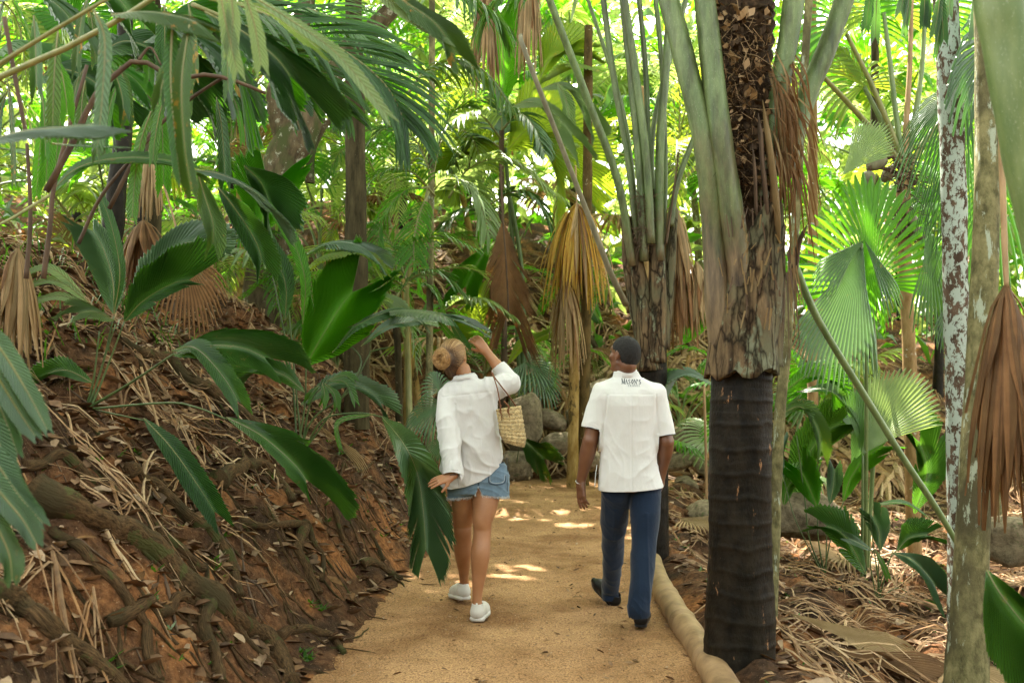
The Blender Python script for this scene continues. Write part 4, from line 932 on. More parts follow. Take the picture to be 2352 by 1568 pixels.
# ------------------------------------------------------------------ plants placed one by one
CAMN = Vector((0, -1, 0)); UPN = Vector((0, -0.25, 1)); MIX = Vector((0, -0.75, 0.65)); FL = Vector((-0.5, -0.85, 0.1)); FR_ = Vector((0.5, -0.85, 0.1))
_sd = [100]
class Plant:
    def __init__(s, name, px, py, d, label, cat, group=None, ground_=True, k=1.0):
        s.k = k; b = P(px, py, d * k) if d else G(px, py)
        if ground_: b.z = hz(b.x, b.y) - 0.02
        s.base = b; s.d = b.y; s.t = thing(name, b, label, cat, group)
    def leaf(s, ctrl, w, n=CAMN, m=LG, n1=None, name='leaf', **k):
        _sd[0] += 1; mb = MB(); k.setdefault('seed', _sd[0]); k.setdefault('ribs', 22); k['ribs'] = int(k['ribs'] * 1.35); w *= 1.06; k.setdefault('lobes', 4 if w > .1 else 1); long_ = k.get('sweep', .75) < 1.12
        q_ = pt([(a, b, c * s.k) for a, b, c in ctrl])
        if long_:     # ribs run well forward, so the tips reach past the end of the midrib
            q_ = crom(q_, 24)[:20]; k['sweep'] = .55 + k.get('sweep', .75) * 1.25; k.setdefault('prof', ([0, .08, .25, .5, .8, 1.0], [.06, .36, .78, 1.0, .92, .66])); k.setdefault('rag', .04)
        mid = blade(mb, q_, w * s.k, n, n1, **k)
        # raised midrib below the blade
        tube(mb, mid, [0.0035 * s.k * (1 - 0.8 * i / (len(mid) - 1)) for i in range(len(mid))], 5, 1)
        link(name, mb.mesh(name, [m, ST_Y], False), s.t); return s
    def stem(s, ctrl, r=0.007, r1=None, m=ST_D, base=True, name='leaf_stem'):
        q = pt([(a, b, c * s.k) for a, b, c in ctrl])
        if base: q = [s.base + Vector((random.uniform(-.03, .03), random.uniform(-.03, .03), 0))] + q
        mb = MB(); r *= s.k; r1 = r1 * s.k if r1 else None; tube(mb, crom(q, 16), [r + ((r1 or r * 0.6) - r) * i / 15 for i in range(16)], 7); link(name, mb.mesh(name, [m]), s.t); return s
    def fan(s, hub, ax, rad, n=CAMN, m=LG, **k):
        _sd[0] += 1; mb = MB(); k.setdefault('seed', _sd[0]); fan(mb, P(hub[0], hub[1], hub[2] * s.k), ax, n, rad * s.k, **k); link('leaf', mb.mesh('leaf', [m], False), s.t); return s
    def frond(s, ctrl, ll, m=LG, **k):
        _sd[0] += 1; mb = MB(); k.setdefault('seed', _sd[0]); k['lw'] = k.get('lw', .016) * s.k; k.setdefault('r0', .012 * s.k); pinnate(mb, pt([(a, b, c * s.k) for a, b, c in ctrl]), ll * s.k, **k); link('frond', mb.mesh('frond', [m, ST_Y]), s.t); return s

# --- young fan palm on the left bank
a = Plant('young_palm', 208, 935, None, 'young palm on the left bank with a sunlit fleck on one dark folded leaf', 'plant', 'young broad leaved palms')
D = a.d
a.stem([(232, 850, D), (262, 725, D)]).stem([(240, 860, D), (287, 735, D)]).stem([(222, 880, D), (265, 745, D)]).stem([(215, 870, D), (228, 760, D)]).stem([(290, 885, D - .1), (400, 812, D - .25)], .009).stem([(380, 925, D - .1), (450, 935, D - .2), (520, 962, D - .3)], .007).stem([(330, 965, D - .1)], .006)
a.leaf([(262, 722, D), (258, 640, D + .05), (232, 560, D + .1), (190, 500, D + .15)], .15, FR_, LB, side=(.55, 1), sweep=.45, ribs=26)
a.leaf([(262, 720, D - .05), (275, 620, D - .08), (250, 500, D - .05), (212, 418, D)], .034, CAMN, LD)
a.leaf([(285, 738, D - .05), (330, 690, D - .1), (400, 650, D - .15), (470, 640, D - .1)], .165, CAMN, LD, side=(.35, 1), sweep=.6, ribs=26, fold=.25)
a.leaf([(262, 735, D - .1), (215, 715, D - .2), (165, 722, D - .25)], .10, MIX, LP, side=(1, .4), sweep=.5, droop=.5)
for q in ([(215, 712, D - .15), (140, 680, D - .2), (40, 700, D - .2)], [(205, 695, D - .15), (130, 645, D - .2), (38, 662, D - .2)], [(195, 680, D - .15), (120, 618, D - .2), (40, 632, D - .2)]):
    a.leaf(q, .032, MIX, LP, sweep=.9, ribs=12, droop=.3)
a.leaf([(398, 815, D - .25), (460, 795, D - .35), (560, 800, D - .4), (660, 850, D - .4)], .17, MIX, LG, side=(.55, 1), sweep=.7, lobes=2, ribs=34, droop=.15)
a.leaf([(395, 805, D - .27), (450, 800, D - .42), (520, 875, D - .5), (570, 970, D - .5)], .062, Vector((.4, -.8, .4)), LG, sweep=.9, ribs=24)
a.leaf([(520, 958, D - .3), (600, 1000, D - .45), (680, 1070, D - .5), (720, 1130, D - .5)], .15, Vector((.2, -.7, .6)), LG, side=(.45, 1), sweep=.9, lobes=3, ribs=34)
a.leaf([(330, 960, D - .1), (395, 1030, D - .25), (465, 1130, D - .35), (520, 1220, D - .35)], .070, FR_, LD, sweep=1.0, ribs=24)

# --- second young palm nearer the woman
b_ = Plant('young_palm', 690, 1035, None, 'young palm behind the arching leaf the woman is touching, with one big bright upright leaf', 'plant', 'young broad leaved palms')
D = b_.d
print('plant depths', a.d, D)
for q in ([(700, 930, D), (703, 838, D)], [(790, 905, D), (830, 830, D + .05), (790, 780, D + .05)], [(715, 920, D), (760, 872, D)], [(740, 965, D - .1), (820, 948, D - .15), (880, 958, D - .2)], [(680, 900, D), (668, 760, D), (660, 700, D)], [(672, 880, D + .1), (640, 700, D + .2), (610, 560, D + .3)], [(720, 960, D), (800, 900, D), (850, 810, D)]):
    b_.stem(q, .009)
LGB = leaf_mat('leaf_backlit', (0.045, 0.14, 0.012), (0.075, 0.22, 0.02), (0.20, 0.62, 0.01), 0.5, 0.4)
b_.leaf([(703, 838, D), (738, 775, D), (785, 700, D + .05), (835, 640, D + .1)], .30, CAMN, LGB, sweep=.55, ribs=38, pleat=.012, prof=([0, .1, .3, .6, .85, 1], [.12, .55, .95, 1.0, .85, .6]))
b_.leaf([(762, 811, D - .05), (820, 748, D - .1), (905, 714, D - .12), (1005, 722, 6.5), (1085, 752, 6.55)], .105, Vector((0, -.35, .95)), LD, sweep=.6, ribs=34, side=(.8, 1), lobes=2, droop=.2)
b_.leaf([(829, 795, D - .1), (890, 750, D - .15), (980, 738, D - .1), (1060, 765, 6.5)], .085, Vector((0, -.6, .8)), LB, sweep=.6, ribs=26)
b_.leaf([(900, 716, D - .15), (960, 735, D - .2), (1000, 780, D - .2)], .02, UPN, LD, ribs=10)
b_.leaf([(1010, 720, 6.5), (1060, 735, 6.55), (1110, 760, 6.6)], .07, Vector((.1, -.5, .85)), LB, sweep=1.0, ribs=18)
b_.leaf([(1030, 730, 6.5), (1055, 770, 6.55), (1078, 810, 6.6)], .03, CAMN, LD, ribs=10, sweep=1.0)
b_.leaf([(1000, 725, 6.55), (1030, 765, 6.6), (1065, 800, 6.6)], .03, FL, LG, ribs=10, sweep=1.0)
for q in ([(750, 874, D), (795, 880, D - .05), (826, 948, D - .05)], [(745, 880, D), (768, 905, D - .05), (775, 950, D - .05)], [(740, 880, D), (745, 905, D - .05), (738, 935, D - .05)], [(732, 885, D), (718, 900, D - .05), (703, 925, D - .05)], [(755, 872, D), (790, 862, D), (825, 880, D - .05)]):
    b_.leaf(q, .035, MIX, LG, ribs=10, sweep=.8)
b_.leaf([(878, 958, D - .2), (925, 1015, 6.4), (958, 1085, 6.36), (972, 1170, 6.33), (978, 1262, 6.33)], .165, Vector((-.15, -1, .1)), LB, sweep=1.7, ribs=44, lobes=8, split_at=.22, side=(.8, 1), prof=([0, .1, .3, .6, .85, 1], [.06, .35, .8, 1.0, .85, .5]))
b_.leaf([(695, 745, D - .1), (700, 640, D - .15), (668, 545, D - .15), (610, 455, D - .1), (560, 420, D)], .062, Vector((.5, -.8, .2)), LGB, ribs=26, sweep=.8)
b_.leaf([(655, 735, D - .05), (655, 650, D - .05), (620, 570, D), (575, 500, D + .05)], .085, Vector((.3, -.9, .2)), LD, ribs=22, sweep=.8)
b_.leaf([(600, 540, D + .3), (608, 470, D + .3), (625, 410, D + .35)], .32, CAMN, LGB, ribs=28, sweep=.5)
b_.leaf([(690, 592, D + .3), (750, 560, D + .2), (820, 562, D + .1), (880, 605, D + .1)], .15, UPN, LB, sweep=.7, ribs=24, droop=.3)
b_.leaf([(680, 640, D + .25), (740, 590, D + .15), (820, 575, D + .05), (900, 640, D)], .12, UPN, LY, sweep=.7, ribs=24, droop=.5)
b_.leaf([(862, 950, D - .35), (778, 972, D - .4), (790, 1065, D - .4)], .022, CAMN, LG, ribs=10)
b_.leaf([(700, 900, D - .2), (650, 860, D - .3), (590, 850, D - .35), (530, 900, D - .4)], .13, MIX, LG)
b_.leaf([(690, 930, D + .3), (770, 880, D + .4), (850, 900, D + .5), (900, 960, D + .5)], .13, MIX, LB)
b_.leaf([(700, 760, D + .4), (780, 690, D + .5), (860, 680, D + .5), (930, 740, D + .5)], .17, UPN, LP, droop=.4)
a.leaf([(300, 700, a.d + .3), (350, 620, a.d + .4), (420, 560, a.d + .5), (500, 560, a.d + .5)], .15, MIX, LB)
a.leaf([(215, 880, a.d), (150, 850, a.d), (90, 870, a.d), (40, 930, a.d)], .08, MIX, LG)
# --- third plant up-left: arching leaves
c_ = Plant('young_palm', 455, 690, None, 'taller young palm high on the bank whose long leaves arch over the left side', 'plant', 'young broad leaved palms')
D = c_.d
c_.stem([(120, 445, 4.6), (20, 505, 4.4), (-60, 540, 4.3)], .008, m=ST_Y, base=False).stem([(470, 560, D), (440, 390, 5.0)], .01)
c_.leaf([(110, 450, 4.6), (180, 385, 4.6), (290, 362, 4.65), (400, 372, 4.72), (480, 410, 4.78)], .085, Vector((0, -.75, .65)), LG, ribs=30, side=(1, .5), sweep=1.0)
c_.leaf([(440, 390, 4.8), (510, 402, 4.85), (590, 445, 4.9), (650, 510, 4.95)], .13, Vector((.2, -.5, .8)), LB, side=(1, .2), ribs=30, sweep=.9)
c_.leaf([(455, 400, 4.8), (470, 450, 4.8), (490, 520, 4.75), (485, 600, 4.75)], .055, CAMN, LO, ribs=20, sweep=.9)
c_.leaf([(500, 430, 5), (540, 480, 5), (590, 560, 5), (610, 640, 5)], .08, FR_, LD, ribs=22, sweep=.8)
c_.leaf([(560, 380, 7), (600, 420, 7), (625, 480, 7)], .2, FL, LD, ribs=22)
# --- leaves that droop into the frame from palms outside it, upper left
e = Plant('overhanging_palm', -150, 900, 2.9, 'palm standing outside the frame whose spotted leaves hang across the upper left corner', 'palm tree', ground_=True)
e.stem([(-140, 500, 2.9), (-60, 228, 2.9), (150, 112, 2.9), (300, 30, 2.9), (430, -60, 2.9)], .012, .007, ST_Y)
e.stem([(-30, 165, 3.1), (90, 90, 3.1), (250, -5, 3.1)], .008, .006, ST_Y, base=False)
e.leaf([(255, 35, 2.9), (330, 28, 2.88), (410, 38, 2.86), (478, 60, 2.85)], .075, Vector((0, -.4, .9)), LO, ribs=22, droop=.5)
e.leaf([(435, 58, 2.8), (418, 190, 2.78), (424, 330, 2.78), (440, 440, 2.78)], .036, FL, LO, ribs=28, sweep=1.5, prof=([0, .15, .8, 1], [.7, 1, .9, .35]))
e.leaf([(395, 62, 2.84), (392, 190, 2.82), (404, 330, 2.80), (415, 420, 2.80)], .020, FR_, LD, ribs=22, sweep=1.5, prof=([0, .15, .8, 1], [.7, 1, .9, .35]))
e.leaf([(215, 22, 2.6), (240, 90, 2.6), (235, 220, 2.6), (225, 330, 2.6)], .020, CAMN, LB, ribs=16, sweep=1.4)
for q in ([(505, -20, 2.7), (520, 60, 2.7), (545, 165, 2.7)], [(530, -20, 2.7), (535, 40, 2.7), (530, 110, 2.7)], [(560, -20, 2.7), (585, 60, 2.7), (600, 150, 2.7)]):
    e.leaf(q, .022, CAMN, LP, ribs=12, sweep=1.4)
e.leaf([(-90, 345, 2.5), (40, 305, 2.5), (150, 292, 2.5), (270, 283, 2.5)], .075, Vector((0, -.55, .85)), LB, ribs=26, sweep=.8, side=(1, .3), droop=.2)
e.leaf([(120, 330, 3.0), (180, 335, 3.0), (290, 340, 3.0)], .04, UPN, LD, ribs=16)
e.leaf([(470, 28, 3.1), (560, 75, 3.1), (640, 140, 3.1), (690, 215, 3.1)], .10, Vector((0, -.7, .7)), LD, ribs=26, lobes=6, sweep=1.1, droop=.5)
e.leaf([(560, -20, 3.0), (680, 55, 3.0), (780, 130, 3.0), (890, 265, 3.0)], .026, Vector((.3, -.8, .5)), LP, ribs=20, sweep=1.3)
e.leaf([(480, 0, 3.2), (600, 20, 3.2), (690, 80, 3.2), (730, 110, 3.2)], .045, Vector((.3, -.5, .8)), LY, ribs=20, sweep=1.3)
e.leaf([(850, -50, 3.3), (930, 5, 3.3), (1000, 55, 3.3), (1045, 120, 3.3)], .062, Vector((0, -.7, .7)), LO, ribs=24, lobes=3, sweep=1.3)
e.leaf([(830, -50, 3.35), (900, 0, 3.32), (960, 40, 3.32), (1010, 70, 3.32)], .060, Vector((0, -.7, .8)), LP, ribs=24, sweep=1.2)
rnd = random.Random(12)
for i in range(34):
    x = rnd.uniform(0, 560); y = rnd.uniform(-20, 260); L_ = rnd.uniform(90, 240); d = rnd.uniform(3.4, 6.0); k = rnd.uniform(-25, 25)
    e.leaf([(x, y, d), (x + k, y + L_ * .3, d), (x + k * 1.6, y + L_ * .7, d), (x + k * 1.8, y + L_, d)], rnd.uniform(.018, .05), rnd.choice((CAMN, FL, FR_)), rnd.choice((LG, LD, LG, LO, LGB)), ribs=14, sweep=1.4)
for i in range(16):
    x = rnd.uniform(-40, 500); y = rnd.uniform(-20, 200); d = rnd.uniform(4.5, 7)
    e.leaf([(x, y, d), (x + 60, y - 25, d), (x + 140, y + 10, d), (x + 200, y + 90, d)], rnd.uniform(.12, .26), rnd.choice((UPN, MIX)), rnd.choice((LG, LD, LGB)), ribs=22, lobes=3, droop=.6)
f = Plant('feather_palm', 380, 700, 5.2, 'dark glossy feather leaf reaching from the upper left towards the dark bare trunk', 'palm frond', ground_=False)
for q, l_ in (([(420, -30, 4.3), (600, 30, 4.3), (760, 100, 4.3), (880, 190, 4.3), (935, 290, 4.3)], .50), ([(440, 10, 4.5), (600, 80, 4.5), (720, 160, 4.5), (800, 260, 4.5)], .34), ([(380, -60, 4.8), (560, -20, 4.8), (760, 40, 4.8), (900, 130, 4.8)], .36)):
    f.frond(q, l_, LD if l_ > .40 else LG, lw=.0135, ang=36, droop=.45, pairs=32, nrm=Vector((0, -.8, .6)))
f.stem([(240, -160, 4.9), (340, -80, 4.6), (430, -30, 4.3)], .02, .012, base=False)
# hanging blue-green strips, left edge
g = Plant('overhanging_palm', -150, 1000, 2.5, 'blue green leaf strips of a near palm hanging down along the left edge', 'palm frond', ground_=True)
for i, q in enumerate(([(-60, 735, 2.5), (0, 800, 2.5), (60, 895, 2.5), (108, 985, 2.5)], [(-70, 780, 2.5), (-10, 860, 2.5), (40, 940, 2.5), (80, 1000, 2.5)], [(-60, 980, 2.45), (0, 1075, 2.45), (45, 1140, 2.45), (98, 1200, 2.45)], [(-60, 1050, 2.4), (0, 1130, 2.4), (50, 1190, 2.4), (82, 1245, 2.4)],
                       [(-50, 1100, 2.4), (-10, 1200, 2.4), (20, 1270, 2.4), (28, 1330, 2.4)], [(-80, 820, 2.55), (-20, 900, 2.55), (10, 960, 2.55), (40, 1040, 2.55)], [(-60, 900, 2.5), (-10, 1000, 2.5), (20, 1080, 2.5), (60, 1150, 2.5)])):
    g.leaf(q, .030, Vector((.35, -.8, .3)), LB, ribs=22, sweep=1.5, prof=([0, .15, .7, 1], [.7, 1, .8, .3]))
g.stem([(-140, 800, 2.5), (-60, 735, 2.5)], .01)
# twig
tw = Plant('dead_branch', 105, 470, 3.6, 'bare brown twig arching between the hanging leaves at the upper left', 'branch', ground_=False)
tw.stem([(105, 440, 3.6), (165, 330, 3.6), (215, 225, 3.6), (262, 175, 3.6), (318, 138, 3.6), (400, 178, 3.6), (480, 172, 3.6), (550, 190, 3.6), (610, 215, 3.6)], .013, .006, ST_B, base=False, name='twig')
tw.stem([(318, 138, 3.6), (345, 110, 3.6), (370, 150, 3.6)], .006, .003, ST_B, base=False, name='twig').stem([(10, 40, 3.2), (35, 180, 3.2), (60, 310, 3.2)], .008, .007, ST_B, base=False, name='twig').stem([(100, 640, 4.2), (115, 520, 4.2), (130, 400, 4.2), (200, 150, 4.2)], .012, .008, ST_B, base=False, name='twig').stem([(60, 640, 4.6), (70, 500, 4.6), (62, 330, 4.6)], .012, .008, ST_B, base=False, name='twig').stem([(250, 480, 5), (330, 330, 5), (420, 240, 5), (540, 160, 5)], .012, .008, ST_B, base=False, name='twig').stem([(180, 560, 5), (240, 440, 5), (360, 300, 5)], .010, .008, ST_B, base=False, name='twig')

# --- centre: feather palms
D = 9.2
h = Plant('feather_palm', 1155, 980, 9.6, 'slim feather palm in the middle with shiny arching fronds and a thin dark stem', 'palm tree', 'feather palms', k=1.62)
h.stem([(1158, 800, 9.6), (1152, 520, 9.5), (1152, 300, 9.4)], .035, .025, ST_B, name='trunk')
fr = [([(1152, 320, 9.4), (1100, 262, 9.2), (1040, 280, 9.0), (985, 365, 9)], .34, LB), ([(1152, 300, 9.4), (1190, 262, 9.3), (1225, 290, 9.2), (1250, 350, 9.1)], .30, LG), ([(1030, 455, 9), (1080, 385, 8.9), (1170, 368, 8.8), (1290, 455, 8.7)], .36, LB), ([(975, 465, 8.6), (1025, 412, 8.5), (1090, 440, 8.4), (1125, 545, 8.3)], .42, LP),
      ([(1125, 470, 9), (1180, 440, 8.9), (1235, 465, 8.8), (1278, 560, 8.8)], .30, LG), ([(1150, 340, 9.5), (1110, 320, 9.6), (1060, 350, 9.6), (1030, 420, 9.6)], .30, LG), ([(1152, 520, 9.4), (1100, 480, 9.2), (1040, 500, 9.1), (990, 570, 9.0)], .32, LG), ([(1020, 715, 8.2), (1060, 688, 8.1), (1115, 690, 8.0), (1178, 728, 8)], .24, LB), ([(1152, 330, 9.6), (1150, 260, 9.7), (1120, 200, 9.7)], .3, LG)]
for q, l_, m in fr: h.frond(q, l_ * 1.12, {LB: LP, LP: LP, LG: LB}[m], lw=.021, pairs=26, droop=.6, up=.15)
k_ = Plant('feather_palm', 940, 1040, 10.2, 'feather palm cluster between the dark bare trunk and the woman with many fine green fronds', 'palm tree', 'feather palms', k=1.15)
k_.stem([(938, 860, 10.4), (935, 650, 10.3), (985, 430, 10.2)], .04, .02, ST_Y, name='trunk')
fr = [([(1000, 430, 10), (960, 330, 9.9), (900, 290, 9.8), (845, 330, 9.7)], .38, LB), ([(1000, 450, 10), (945, 395, 9.7), (880, 395, 9.5), (800, 470, 9.4)], .36, LG), ([(935, 650, 9.6), (950, 570, 9.5), (1010, 540, 9.4), (1100, 575, 9.3)], .30, LG), ([(900, 700, 8.9), (945, 640, 8.9), (1000, 625, 8.8), (1060, 670, 8.8)], .30, LB), ([(935, 650, 9.8), (900, 560, 9.7), (860, 520, 9.6), (800, 560, 9.5)], .34, LG),
      ([(990, 430, 10), (1010, 330, 10), (1040, 260, 10), (1080, 240, 10)], .36, LG), ([(985, 430, 9.8), (930, 440, 9.6), (880, 500, 9.5), (860, 600, 9.4)], .36, LGB), ([(985, 440, 9.7), (960, 500, 9.5), (950, 580, 9.4), (960, 660, 9.4)], .34, LGB), ([(935, 660, 9.7), (890, 640, 9.6), (850, 680, 9.5), (830, 760, 9.4)], .30, LG), ([(935, 650, 10), (985, 660, 10), (1020, 720, 10)], .28, LG)]
for q, l_, m in fr: k_.frond(q, l_, m, lw=.014, pairs=28, droop=.5, up=.15)
l_ = Plant('feather_palm', 960, 900, 7.4, 'brownish drooping feather leaf near the top, left of the tall green broad leaf', 'palm frond', ground_=False)
l_.frond([(935, 218, 7.2), (980, 162, 7.2), (1045, 138, 7.2), (1115, 165, 7.1), (1170, 240, 7.0)], .40, LO, lw=.015, pairs=30, droop=.8, up=-.1)
l_.frond([(960, -80, 6.4), (1040, -40, 6.3), (1110, 10, 6.2), (1160, 60, 6.2)], .42, LG, lw=.018, pairs=24, droop=.8, up=0)
l_.frond([(1300, -90, 6.6), (1230, -50, 6.5), (1150, -10, 6.4), (1100, 60, 6.4)], .40, LG, lw=.018, pairs=24, droop=.8, up=0)

# --- centre: broad leaves
n_ = Plant('broad_leaf_palm', 1200, 900, 10.4, 'palm with huge sunlit yellow green leaves behind the feather fronds in the middle', 'palm tree', 'broad leaved palms', k=1.52)
n_.stem([(1180, 600, 10.4), (1160, 340, 10.3)], .03, .02).stem([(1200, 640, 10.4), (1165, 420, 10.3)], .03, .02)
n_.leaf([(1165, 345, 10.3), (1215, 300, 10.2), (1275, 345, 10.1), (1312, 450, 10.1)], .42, Vector((.2, -.9, .35)), LY, ribs=36, sweep=.6)
n_.leaf([(1160, 410, 10.4), (1115, 350, 10.4), (1065, 355, 10.4), (1035, 425, 10.4)], .32, Vector((-.2, -.9, .3)), LY, ribs=30, sweep=.6)
n_.leaf([(1148, 250, 9.9), (1158, 150, 9.9), (1150, 60, 9.9), (1150, 0, 9.9)], .26, Vector((.2, -1, 0)), LGB, ribs=34, sweep=.5)
n_.leaf([(1395, 168, 9), (1330, 155, 9), (1255, 185, 9)], .16, UPN, LY, ribs=22)
n_.leaf([(1175, 245, 8.6), (1225, 235, 8.6), (1290, 280, 8.6), (1335, 340, 8.6)], .17, Vector((-.1, -.6, .8)), LP, ribs=32, lobes=3, droop=.5)
n_.leaf([(1240, 205, 8.8), (1290, 195, 8.8), (1340, 235, 8.8), (1370, 290, 8.8)], .14, Vector((-.1, -.6, .8)), LP, ribs=28, lobes=4, droop=.6)
n_.leaf([(1280, 190, 8.7), (1300, 230, 8.7), (1310, 290, 8.7)], .06, CAMN, LP, ribs=12, sweep=1.3)
n_.leaf([(1240, 180, 9.2), (1270, 130, 9.2), (1340, 120, 9.2)], .2, MIX, LY, ribs=24)
n_.leaf([(1125, 560, 9.6), (1090, 615, 9.6), (1060, 680, 9.6)], .17, CAMN, LGB, ribs=26)
n_.leaf([(1120, 640, 10.6), (1100, 700, 10.6), (1090, 800, 10.6)], .22, CAMN, LY, ribs=26)
n_.leaf([(990, 760, 10.2), (955, 800, 10.2), (945, 880, 10.2)], .07, CAMN, LGB, ribs=20)
dl = thing('dead_palm_leaf', P(1155, 512, 13.4), 'big brown dead leaf hanging point up in the middle, left of the golden skirt', 'dead leaf', 'dead palm leaves hanging down')
mb = MB(); mid = blade(mb, pt([(1155, 508, 13.4), (1160, 570, 13.3), (1165, 650, 13.3), (1168, 715, 13.3)]), .385, Vector((.15, -1, .1)), None, 44, 8, 1.7, .1, 0, 16, 0, ([0, .1, .35, .8, 1], [.05, .3, .75, .9, .6]), .12, seed=3, rag=.2); tube(mb, mid, .012, 5, 1); link('blade', mb.mesh('blade', [LR, ST_B]), dl)
mb = MB(); stem(mb, pt([(1155, 515, 13.4), (1152, 440, 13.5), (1150, 380, 13.5)]), .02, .026); link('leaf_stalk', mb.mesh('leaf_stalk', [ST_B]), dl)
o_ = Plant('ground_palm', 1180, 960, 9.6, 'low palm at the path end with a sun bright leaf and round fan', 'plant', 'low palms at the path end', k=1.52)
o_.stem([(1165, 840, 9.3)], .008).stem([(1195, 835, 9.6)], .008).stem([(1195, 1010, 9.0)], .006)
o_.leaf([(1165, 838, 9.2), (1195, 798, 9.2), (1240, 775, 9.2), (1272, 760, 9.2)], .075, Vector((.1, -.6, .8)), LY, ribs=22, sweep=.8)
o_.fan((1205, 832, 9.8), (.75, -.2, -.4), .30, Vector((-.1, -.8, .6)), LB, span=120, rays=24, droop=.35)
o_.fan((1230, 850, 9.9), (.5, -.1, -.8), .30, CAMN, LB, span=95, rays=22, droop=.2)
o_.leaf([(1198, 1005, 9.0), (1225, 1030, 8.9), (1262, 1065, 8.9)], .13, Vector((-.1, -.9, .3)), LO, ribs=26, sweep=.7)
p_ = Plant('ground_palm', 1000, 1060, None, 'low fan palm with pale blue fans just left of the woman, half behind her', 'plant', 'low palms at the path end')
p_.stem([(1012, 930, p_.d - .1)], .007).stem([(1005, 880, p_.d)], .007)
p_.fan((1020, 925, 8.0), (-.75, -.2, -.45), .31, CAMN, LB, span=70, rays=20, droop=.3)
p_.fan((1030, 985, 7.8), (-.5, -.1, -.9), .24, CAMN, LB, span=40, rays=14, droop=.1)
p_.fan((1010, 900, 8.1), (-.2, .1, .6), .22, MIX, LB, span=90, rays=18, droop=.3)

# --- right side
q_ = Plant('fan_palm', 1990, 1080, 7.2, 'fan palm with one upright bright green fan and one folded drooping fan', 'palm tree', 'fan palms on the right', k=1.3)
q_.stem([(2012, 900, 7.1), (2000, 660, 7.1)], .017, .013, ST_G).stem([(1990, 900, 6.8), (1985, 700, 6.7), (1978, 560, 6.6)], .015, .012, ST_G)
q_.fan((2000, 650, 7.1), (0, .05, 1), .70, Vector((.05, -1, .1)), LGB, span=105, rays=34, droop=.02, tipdroop=.15, sd=.86)
q_.fan((1982, 556, 6.6), (-.30, -.05, -.95), .92, Vector((-.1, -1, 0)), LB, span=26, rays=22, droop=.02, sd=.82, cost=.1, cup=.0)
q_.fan((1985, 552, 6.58), (-.75, .0, -.6), .42, Vector((0, -1, .2)), LB, span=22, rays=10, droop=.1, sd=.8, cost=.1)
q_.fan((1985, 550, 6.58), (.42, -.1, -.9), .48, CAMN, LB, span=12, rays=7, droop=.02, sd=.7, cost=.1)
q_.fan((1985, 545, 6.7), (.1, .1, -1), .6, CAMN, LGB, span=20, rays=12, droop=.02, sd=.7, cost=.1)
r_ = Plant('fan_palm', 1985, 1110, 6.9, 'grey green leaf fan spreading up to the right, crossed by the long slanting stalk', 'palm tree', 'fan palms on the right', k=1.3)
r_.stem([(1982, 1045, 6.9)], .012)
r_.fan((1978, 1045, 6.9), (.62, .1, .8), .72, Vector((-.1, -1, .1)), LP, span=34, rays=22, droop=.05, tipdroop=.1, sd=.85, cost=.15)
r_.fan((1978, 1045, 6.95), (.05, .1, 1), .52, Vector((.2, -1, .1)), LG, span=24, rays=14, droop=.03, tipdroop=.1, sd=.85, cost=.1)
s_ = Plant('ground_palm', 1890, 1320, None, 'low palm with upright cupped leaves right behind the slim lichen trunk', 'plant', 'low palms on the right slope')
D = s_.d; print('right plants', D)
s_.stem([(1880, 1240, D), (1877, 1161, D)], .008).stem([(1900, 1200, D), (1906, 1155, D)], .006).stem([(1910, 1230, D), (1938, 1150, D)], .007).stem([(1830, 1200, D), (1800, 1100, D)], .006).stem([(1860, 1240, D), (1850, 1160, D), (1830, 1000, D)], .008)
s_.leaf([(1877, 1165, D), (1855, 1110, D), (1835, 1070, D + .05)], .17, CAMN, LGB, ribs=24, sweep=.5)
s_.leaf([(1835, 1170, D + .3), (1850, 1060, D + .3), (1900, 990, D + .3), (1960, 960, D + .3)], .19, Vector((-.1, -.9, .3)), LG, ribs=30)
s_.leaf([(1960, 1100, D + .5), (2000, 1000, D + .5), (2070, 950, D + .5)], .20, CAMN, LB, ribs=26)
s_.leaf([(1800, 1160, D + .1), (1815, 1110, D + .1), (1870, 1090, D + .1)], .11, MIX, LG, ribs=22)
s_.leaf([(1906, 1158, D), (1915, 1110, D), (1918, 1060, D)], .075, FL, LB, ribs=20, sweep=.5)
s_.leaf([(1936, 1152, D), (1955, 1095, D), (2000, 1040, D), (2060, 1010, D)], .135, Vector((-.2, -1, .1)), LGB, side=(1, .5), ribs=28, sweep=.7)
s_.leaf([(1800, 1105, D), (1790, 1060, D), (1795, 1000, D)], .10, FR_, LB, ribs=20)
s_.leaf([(1795, 950, D), (1840, 935, D), (1880, 990, D - .1), (1890, 1090, D - .1)], .10, Vector((.3, -.8, .5)), LO, ribs=26, sweep=.8)
s_.leaf([(1830, 900, D + .1), (1900, 895, D), (1960, 950, D), (1985, 1040, D)], .09, Vector((.3, -.6, .7)), LG, ribs=26, sweep=.8)
s_.leaf([(1795, 905, D + .2), (1850, 865, D + .2), (1900, 870, D + .2), (1925, 930, D + .2)], .13, Vector((0, -.8, .5)), LGB, ribs=22)
u_ = Plant('ground_palm', 2018, 1380, None, 'low palm with one broad shiny leaf near the olive trunk', 'plant', 'low palms on the right slope')
D = u_.d
for q in ([(2018, 1300, D), (2022, 1262, D)], [(2035, 1300, D), (2060, 1262, D)], [(2040, 1300, D), (2052, 1262, D)], [(2000, 1200, D), (2005, 1160, D)], [(2000, 1300, D), (2005, 1262, D)], [(2060, 1350, D), (2100, 1372, D)]): u_.stem(q, .006)
u_.leaf([(1990, 1320, D + .6), (1940, 1230, D + .6), (1880, 1200, D + .6)], .16, MIX, LG)
